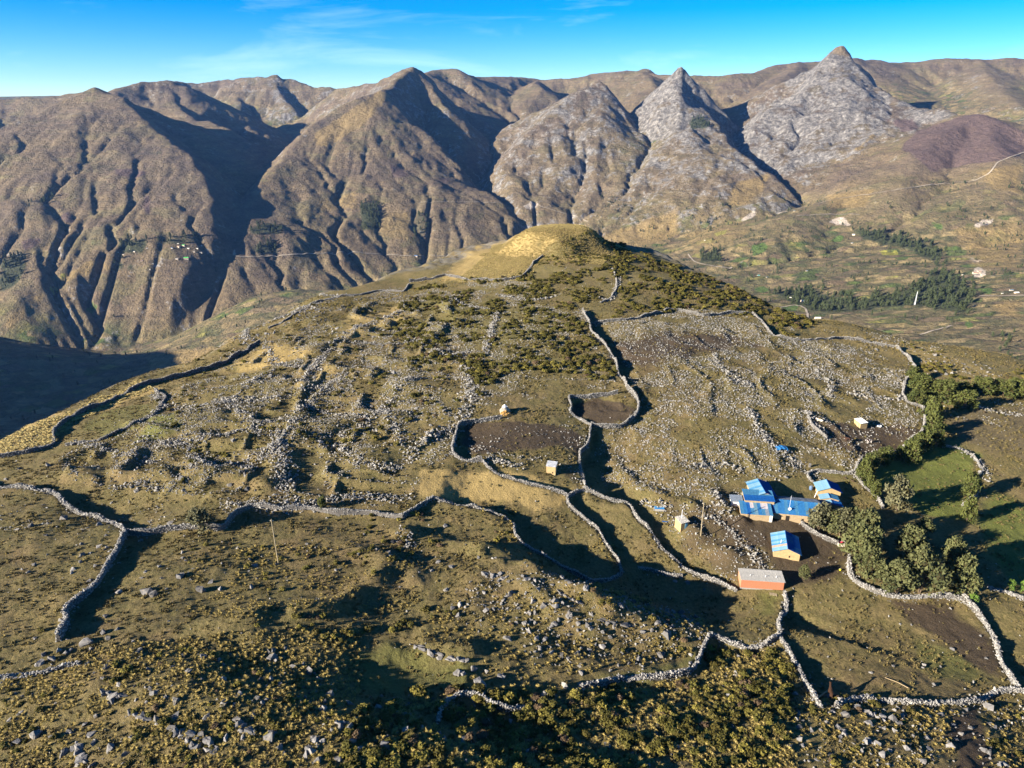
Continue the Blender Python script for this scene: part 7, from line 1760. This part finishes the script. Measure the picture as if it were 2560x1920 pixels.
# poles and logs on the ground
A = ground([2212], [1695])[0]; B = ground([2274], [1723])[0]
o = MB().tube([(A[0], A[1], A[2] + .12), (0.5 * (A[0] + B[0]) + .1, 0.5 * (A[1] + B[1]) + .1, .5 * (A[2] + B[2]) + .22), (B[0], B[1], B[2] + .12)], [.05, .06, .07], 6).build('log', M_WOOD, None); tag(o, 'thin crooked pole lying in the big right corral', 'wooden pole')
A = ground([2044], [1750])[0]; B = ground([2066], [1734])[0]
o = MB().tube([(A[0], A[1], A[2] + .5), (B[0], B[1], B[2] + .6)], [.14, .12], 8).build('gate_bar', M_WOOD, None); tag(o, 'round log laid as a bar across the corral gateway', 'wooden bar')

# ------------------------------------------------------------------ animals
def animal(label, cat, px, py, yaw, s, colour, patchc=None, neck=(0.55, 0.55), head_up=True, name='cow', lying=False):
    """one skinned figure facing local +x; s = height at the withers"""
    P = ground([px], [py])[0]
    o = empty(name, P, math.radians(yaw)); tag(o, label, cat)
    hz_ = 0.42 if lying else 0.86
    J = [(-.55, 0, hz_, .20), (-.25, 0, hz_ - .05, .235), (.1, 0, hz_ - .06, .245), (.42, 0, hz_, .21),
         (.42 + neck[0] * .45, 0, hz_ + neck[1] * .55, .125), (.42 + neck[0] * .85, 0, hz_ + neck[1], .10), (.42 + neck[0] * .85 + .22, 0, hz_ + neck[1] - .10, .085), (.42 + neck[0] * .85 + .36, 0, hz_ + neck[1] - .2, .06),
         (-.66, 0, hz_ + .0, .04), (-.74, 0, hz_ - .45 if not lying else .15, .03)]
    E = [(0, 1), (1, 2), (2, 3), (3, 4), (4, 5), (5, 6), (6, 7), (0, 8), (8, 9)]
    for sx_ in (-1, 1):
        n = len(J); y = .14 * sx_
        if lying:
            J += [(-.5, y * 1.5, .25, .12), (-.2, y * 1.9, .12, .06), (.4, y * 1.5, .2, .09), (.62, y * 1.5, .08, .05)]; E += [(0, n), (n, n + 1), (3, n + 2), (n + 2, n + 3)]
        else:
            J += [(-.50, y, .62, .14), (-.42, y, .50, .085), (-.58, y, .28, .05), (-.55, y, .03, .045)]; E += [(0, n), (n, n + 1), (n + 1, n + 2), (n + 2, n + 3)]
            m = len(J); J += [(.40, y, .58, .11), (.41, y, .32, .055), (.42, y, .03, .045)]; E += [(3, m), (m, m + 1), (m + 1, m + 2)]
        e = len(J); J += [(.42 + neck[0] * .85 - .02, .10 * sx_, hz_ + neck[1] + .10, .03)]; E += [(5, e)]
    me = bpy.data.meshes.new('body'); me.from_pydata([(a * s, b_ * s, c * s) for a, b_, c, r in J], E, []); me.update()
    bo = link('body', me, o)
    bo.modifiers.new('skin', 'SKIN'); sv = me.skin_vertices[0].data
    for i, j in enumerate(J): sv[i].radius = (j[3] * s, j[3] * s)
    sv[0].use_root = True
    md = bo.modifiers.new('sub', 'SUBSURF'); md.levels = 1; md.render_levels = 1
    t = NT(name + '_coat'); n = t.noise(t.coord('Object'), 1.1 / s, 2, .5)
    t.color(t.mix(t.ramp(n, [(.47, 0.0), (.52, 1.0)]), colour, patchc or colour)); me.materials.append(t.m)
    return o
animal('dark brown horse standing in the corral gateway at the bottom right', 'horse', 2075, 1742, 80, 1.45, (0.035, 0.018, 0.010), None, (.5, .62), name='horse')
animal('tan and white cow lying on the left of the hut corral', 'cow', 2050, 1053, 150, 1.35, (0.62, 0.55, 0.46), (0.42, 0.26, 0.10), (.5, .18), name='cow', lying=True)
animal('brown and white cow in the middle of the hut corral', 'cow', 2172, 1108, 195, 1.3, (0.62, 0.58, 0.55), (0.05, 0.022, 0.014), (.5, .2), name='cow')
animal('dark cow with a pale head on the left of the hut corral', 'cow', 2118, 1103, 175, 1.25, (0.05, 0.026, 0.016), (0.06, 0.03, 0.02), (.5, .2), name='cow')
P = ground([2198], [1066])[0]
o = empty('tyre', P); tag(o, 'white painted tyre standing beside the right hand adobe hut', 'tyre')
n = 20; V = []; F = []
for i in range(n):
    a = i / n * 6.283
    for k in range(6):
        b_ = k / 6 * 6.283; R = .62 + .2 * math.cos(b_)
        V.append((R * math.cos(a), R * math.sin(a), .2 + .2 * math.sin(b_)))
for i in range(n):
    for k in range(6): F.append((i * 6 + k, ((i + 1) % n) * 6 + k, ((i + 1) % n) * 6 + (k + 1) % 6, i * 6 + (k + 1) % 6))
MB().add(V, F).build('ring', M_WHITEW, o, True); MB().tube([(0, 0, .02), (0, 0, .12)], [.45, .45], 14).build('hub', M_DARK, o)
o = None
P = ground([2024], [1168])[0]
q = link('standing_stone', BOULDERS[2], None, P + np.array([0, 0, .7]), (0, .1, .4), (.95, .7, 1.9)); tag(q, 'upright grey stone above the garden wall, throwing a narrow shadow', 'standing stone')
# ------------------------------------------------------------------ things across the valley
M_FTREE = leaf_material('valley_trees', (0.020, 0.030, 0.014), (0.048, 0.058, 0.024))
M_TRACK = plain('pale_track', (0.30, 0.255, 0.20), 0.95, 0.2, 0.05)
def ftree_mesh(seed):
    r = np.random.default_rng(seed); C = []; N = []
    for k in range(7):
        t = k / 6; a = k * 2.4; d = .22 * (1 - .6 * t); c = np.array([d * math.cos(a), d * math.sin(a), .28 + .6 * t])
        v = r.normal(size=(22, 3)); v /= np.linalg.norm(v, axis=1)[:, None]
        C.append(c + v * .20 * (.7 + .5 * r.random((22, 1)))); N.append(v + np.array([0, 0, .4]))
    V, F = tri_soup(np.concatenate(C), np.concatenate(N), .15, r, .5)
    b = len(V); cv = np.array([(.2, 0, .5), (0, .2, .5), (-.2, 0, .5), (0, -.2, .5), (0, 0, .95), (0, 0, 0.0)]); cf = np.array([(0, 1, 4), (1, 2, 4), (2, 3, 4), (3, 0, 4), (1, 0, 5), (2, 1, 5), (3, 2, 5), (0, 3, 5)])
    return mesh_np('valley_tree', np.concatenate([V, cv]), np.concatenate([F, cf + b]), M_FTREE)
FT = [ftree_mesh(500 + i) for i in range(5)]
kinds('valley_tree_kinds', FT)
wv = fattrs['wood']
cell = wv > 0.25
ii, jj = np.nonzero(cell[:-1, :-1])
area = (fr[ii + 1] - fr[ii]) * fr[ii] * (faz[jj + 1] - faz[jj])
cnt = rng.random(len(ii)) < np.minimum(1, area * 0.0042 * wv[ii, jj])
ii, jj = ii[cnt], jj[cnt]
r_ = fr[ii] + rng.random(len(ii)) * (fr[ii + 1] - fr[ii]); a_ = faz[jj] + rng.random(len(ii)) * (faz[jj + 1] - faz[jj])
tp = np.stack([r_ * np.sin(a_), r_ * np.cos(a_)], -1); tz = fz(tp[:, 0], tp[:, 1]); tp = np.c_[tp, tz]
# single trees and hedgerows over the lower slopes
n = 9000
r_ = np.sqrt(rng.uniform(1000 ** 2, 3300 ** 2, n)); a_ = rng.uniform(-.72, .72, n)
ex = np.stack([r_ * np.sin(a_), r_ * np.cos(a_)], -1); ezz = fz(ex[:, 0], ex[:, 1])
hed = ridged(ex[:, 0] / 130, ex[:, 1] / 110, 2, seed=110); low = np.interp(r_, fr, np.arange(len(fr))).astype(int)
rs = rise[np.clip(low, 0, len(fr) - 1), np.clip(np.interp(a_, faz, np.arange(len(faz))).astype(int), 0, len(faz) - 1)]
k = (hed > .76) & (rs < .6) & (rng.random(n) < np.where(ex[:, 0] > 0, .9, .22))
tp = np.concatenate([tp, np.c_[ex, ezz][k]])
hgt = rng.uniform(9, 20, len(tp)); hgt[-int(k.sum()):] *= .6
px, py, dep = project(tp)
vis = (px > 0) & (px < 2560) & (py > 0) & (py < 1100)
# hidden behind the near hill?
near_y = np.interp(px, [a for a, b_, c in RIM], [b_ for a, b_, c in RIM])
vis &= py < near_y + 4
order = np.argsort(-(hgt / dep) * vis)
print('valley trees', len(tp))
def far_words(x, y):
    L = [((400, 610), 'the green roofed village in the left valley'), ((60, 680), 'the dark wood at the left edge'), ((680, 560), 'the bend of the mountain road'), ((900, 580), 'the middle mountain foot'), ((1780, 640), 'the little wood above the right shoulder'), ((1900, 640), 'the green terraces on the right'), ((1980, 750), 'the long white farmhouse'),
         ((2100, 740), 'the middle of the valley wood'), ((2290, 740), 'the pale mast'), ((2400, 760), 'the right end of the valley wood'), ((2430, 700), 'the walled farm on the right'), ((2520, 730), 'the roadside houses at the right edge'), ((2200, 600), 'the upper wood on the right'), ((2350, 620), 'the hedges of the upper fields'), ((2500, 640), 'the dry fields at the right edge'), ((2300, 830), 'the lower slope on the right'), ((2480, 860), 'the scrub at the right edge'), ((1650, 600), 'the golden slope right of the mound'), ((1150, 560), 'the gorge behind the mound'), ((250, 720), 'the bench below the left village')]
    b_ = min(L, key=lambda q: (q[0][0] - x) ** 2 + 2 * (q[0][1] - y) ** 2)
    dx, dy = x - b_[0][0], y - b_[0][1]
    w = ('left of' if dx < 0 else 'right of') if abs(dx) > 2 * abs(dy) else ('above' if dy < 0 else 'below') if abs(dy) > 2 * abs(dx) else ('upper left of' if dx < 0 else 'upper right of') if dy < 0 else ('lower left of' if dx < 0 else 'lower right of')
    return w + ' ' + b_[1]
single = order[:240]
for i in single:
    o = link('valley_tree', FT[int(rng.integers(0, 5))], None, tp[i] - np.array([0, 0, .3]), (0, 0, rng.random() * 6.28), (hgt[i] * .62, hgt[i] * .62, hgt[i]))
    tag(o, '%s dark valley tree %s' % ('tall' if hgt[i] > 15.5 else 'low' if hgt[i] < 11 else 'middling', far_words(px[i], py[i])), 'tree', 'dark trees across the valley')
rest = order[240:]
tn = np.zeros((len(rest), 3)); tn[:, 2] = rng.random(len(rest)) * 6.28
scatter('valley_wood', 'valley_tree_kinds', tp[rest] - np.array([0, 0, .3]), tn, np.stack([hgt[rest] * .62, hgt[rest] * .62, hgt[rest]], -1), None, 'dark woods and hedges across the valley')

# tracks and roads
def drape(name, label, pts, w=5.0, mat=M_TRACK, k=1.0):
    q = resample(np.array([(a, b_, 0) for a, b_ in pts], float), 6)
    P = far_ground(q[:, 0], q[:, 1])
    ok = np.hypot(P[:, 0], P[:, 1]) < 6000
    P = smooth_line(resample(P[ok], 12.0), 3)
    T = np.gradient(P[:, :2], axis=0); T /= np.linalg.norm(T, axis=1)[:, None] + 1e-9
    Nn = np.stack([T[:, 1], -T[:, 0]], -1)
    V = []
    for o_ in (-1, 1):
        xy = P[:, :2] + Nn * o_ * w * .5
        V.append(np.c_[xy, np.maximum(fz(xy[:, 0], xy[:, 1]), fz(P[:, 0], P[:, 1])) + 1.2])
    n = len(P); VV = np.concatenate(V); F = [(i, i + 1, n + i + 1, n + i) for i in range(n - 1)]
    tag(link(name, mesh_np(name, VV, np.array(F), mat)), label, None, None, 'structure')
drape('mountain_road', 'pale road cut level across the foot of the middle mountain', [(590, 643), (651, 643), (773, 635), (900, 633), (1020, 641), (1101, 641), (1160, 644)], 4.5)
drape('mountain_track', 'thin white track high on the middle mountain', [(1048, 507), (1110, 505), (1180, 506), (1252, 507)], 4)
drape('valley_road', 'pale road in the valley at the right edge', [(2448, 740), (2500, 741), (2600, 738)], 7)
drape('valley_track', 'pale track across the lower right slope', [(2300, 838), (2340, 826), (2384, 814)], 4)
drape('farm_track', 'pale track beside the long white farmhouse', [(1950, 770), (1985, 762), (2010, 768), (2018, 780), (2020, 795)], 5)
drape('slope_track', 'winding track below the dark purple hill', [(2560, 381), (2494, 405), (2474, 434), (2433, 454), (2327, 462), (2200, 482), (2083, 499), (1945, 535)], 5)
drape('slope_track', 'track along the slope above the bare pits', [(1990, 540), (2060, 536), (2150, 537)], 5)
drape('wood_track', 'pale winding track by the little wood above the right shoulder', [(1720, 636), (1735, 655), (1770, 664), (1830, 674)], 5)
drape('gorge_track', 'pale track leaving the gorge behind the mound', [(1330, 510), (1380, 525), (1430, 540), (1470, 556)], 5)
# houses across the valley
M_FW = plain('far_wall', (0.42, 0.34, 0.26), 0.9, 0.15)
M_FR = {'white': M_WHITEW, 'green': plain('green_roof', (0.10, 0.50, 0.12), .6, .1), 'blue': M_ROOF['blue'], 'pale': M_ROOF['pale'], 'brown': M_ROOF['rust'], 'teal': plain('teal_roof', (0.03, 0.45, 0.42), .6, .1), 'grey': M_ROOF['grey']}
FH = []
for x, y, c, w, lb in [(1365, 360, 'white', 10, 'small white roofed house at the top of the left village'), (1472, 405, 'green', 17, 'long pale green roofed house in the upper left village'), (1798, 400, 'white', 10, 'white roofed house at the upper right corner of the left village'), (1560, 470, 'white', 13, 'white roofed house in the middle of the left village'), (1725, 470, 'white', 11, 'white roofed house by the gorge in the left village'),
                  (1790, 545, 'grey', 15, 'grey roofed house at the right end of the left village'), (1515, 620, 'green', 26, 'bright green roofed hall, the largest in the left village'), (1255, 445, 'blue', 14, 'blue roofed house in the shade of the left village'), (1380, 430, 'brown', 18, 'brown roofed house below the top of the left village'), (560, 515, 'white', 10, 'white house among the trees left of the village'), (360, 575, 'grey', 11, 'grey roofed house at the left end of the village'), (255, 500, 'white', 7, 'tiny white house at the far left of the village'),
                  (470, 485, 'grey', 9, 'small grey house among trees left of the village'), (700, 695, 'brown', 14, 'brown house on the bare ground below the village'), (1350, 668, 'grey', 16, 'grey house left of the bright green hall'), (790, 442, 'pale', 9, 'pale house in the tree shade of the left village'), (1660, 500, 'grey', 12, 'grey house near the gorge side of the left village'), (905, 755, 'pale', 9, 'pale house among the lower trees of the left village'), (850, 835, 'white', 9, 'white house low among the trees of the left village')]:
    FH.append((260 + x * .1356, 560 + y * .1356, c, w, lb))
for x, y, c, w, lb in [(365, 245, 'white', 24, 'long white farmhouse beside the track under the valley wood'), (482, 395, 'white', 22, 'white roofed farm just beyond the right brink of the hill'), (255, 215, 'white', 9, 'small white house left of the long white farmhouse'), (2105, 157, 'pale', 14, 'pale blue house by the road at the right edge'), (2150, 175, 'white', 16, 'white house by the road at the right edge'), (1697, 28, 'white', 8, 'tiny white house above the right wood'), (1800, 12, 'brown', 20, 'brown walled farm on the right, left wing'), (1868, 30, 'grey', 18, 'pale walled farm on the right, right wing'), (1838, 2, 'brown', 16, 'brown farm building at the back of the walled farm'), (2030, 180, 'white', 8, 'small white hut left of the roadside houses')]:
    FH.append((1900 + x * .2984, 680 + y * .2984, c, w, lb))
for x, y, c, w, lb in [(580, 220, 'teal', 14, 'teal roofed shed among the green terraces'), (632, 230, 'blue', 9, 'small blue roofed hut among the green terraces'), (877, 190, 'pale', 11, 'pale house in the trees right of the green terraces'), (1155, 22, 'pale', 12, 'pale blue house at the left end of the upper wood')]:
    FH.append((1660 + x * .40688, 600 + y * .40688, c, w, lb))
for x, y, c, w, lb in [(250, 1281, 'white', 9, 'lonely white house on the golden slope right of the mound'), (1165, 1245, 'white', 16, 'white house below the bare pit on the right'), (800, 1100, 'pale', 12, 'small pale house on the slope below the gorge'), (1090, 1150, 'white', 16, 'white building in the bare pit')]:
    FH.append((1660 + x * .40688, 80 + y * .40688, c, w, lb))
FH.append((1040, 642, 'blue', 22, 'blue roofed building on the road of the middle mountain'))
fw = MB().add([(-.5, -.32, -.5), (.5, -.32, -.5), (.5, .32, -.5), (-.5, .32, -.5), (-.5, -.32, .32), (.5, -.32, .32), (.5, .32, .32), (-.5, .32, .32), (-.5, 0, .46), (.5, 0, .46)], [(0, 1, 5, 4), (2, 3, 7, 6), (1, 2, 6, 9, 5), (3, 0, 4, 8, 7)])
fwm = fw.mesh('wall', M_FW)
froof = {}
for c, m_ in M_FR.items():
    froof[c] = MB().add([(-.54, -.38, .31), (.54, -.38, .31), (.54, 0, .48), (-.54, 0, .48), (.54, .38, .31), (-.54, .38, .31), (-.54, -.38, .29), (.54, -.38, .29), (.54, .38, .29), (-.54, .38, .29)], [(0, 1, 2, 3), (3, 2, 4, 5), (6, 7, 1, 0), (8, 9, 5, 4)]).mesh('roof', m_)
for x, y, c, w, lb in FH:
    P = far_ground([x], [y])[0]
    w = w * .55
    o = empty('far_house', P, rng.normal(-.1, .25)); tag(o, lb, 'house', 'houses across the valley')
    link('wall', fwm, o, None, None, (w, w, w * .75)); link('roof', froof[c], o, None, None, (w, w, w * .75))
# pale lattice mast in the valley wood
P = far_ground([2287], [762])[0]; dep = float(project(P)[2]); hm = 30 * dep / FPX * 1.05
o = empty('radio_mast', P); tag(o, 'pale lattice mast rising from the valley wood', 'radio mast')
legs = [(1.6 * math.cos(a), 1.6 * math.sin(a)) for a in (0.3, 2.4, 4.5)]
for x, y in legs: MB().tube([(x, y, -1), (x * .25, y * .25, hm)], [.35, .22], 6).build('leg', M_METAL, o)
br = MB()
for k in range(12):
    t = k / 12; t2 = (k + 1) / 12
    for i in range(3):
        a = legs[i]; b_ = legs[(i + 1) % 3]; f = 1 - .75 * t; g = 1 - .75 * t2
        br.tube([(a[0] * f, a[1] * f, hm * t), (b_[0] * g, b_[1] * g, hm * t2)], .14, 4)
br.build('bracing', M_METAL, o)
MB().tube([(0, 0, hm), (0, 0, hm + 3)], [.5, .3], 6).build('antenna', M_WHITEW, o)
# ------------------------------------------------------------------ air
def build_haze():
    zlo = float(min(Z.min(), HZ.min())) - 6.0
    zhi = float(max(Z.max(), CAMZ)) + 12.0
    t = MB().box(-9300, 9300, -9300, 9300, zlo, zhi)
    m = bpy.data.materials.new('air'); m.use_nodes = True
    n = m.node_tree.nodes; n.clear()
    o = n.new('ShaderNodeOutputMaterial'); v = n.new('ShaderNodeVolumePrincipled')
    v.inputs['Color'].default_value = (0.20, 0.44, 1.0, 1)
    v.inputs['Density'].default_value = HAZE
    v.inputs['Anisotropy'].default_value = 0.2
    m.node_tree.links.new(v.outputs['Volume'], o.inputs['Volume'])
    tag(t.build('haze', m), 'thin blue air over the valley', None, None, 'stuff')
build_haze()
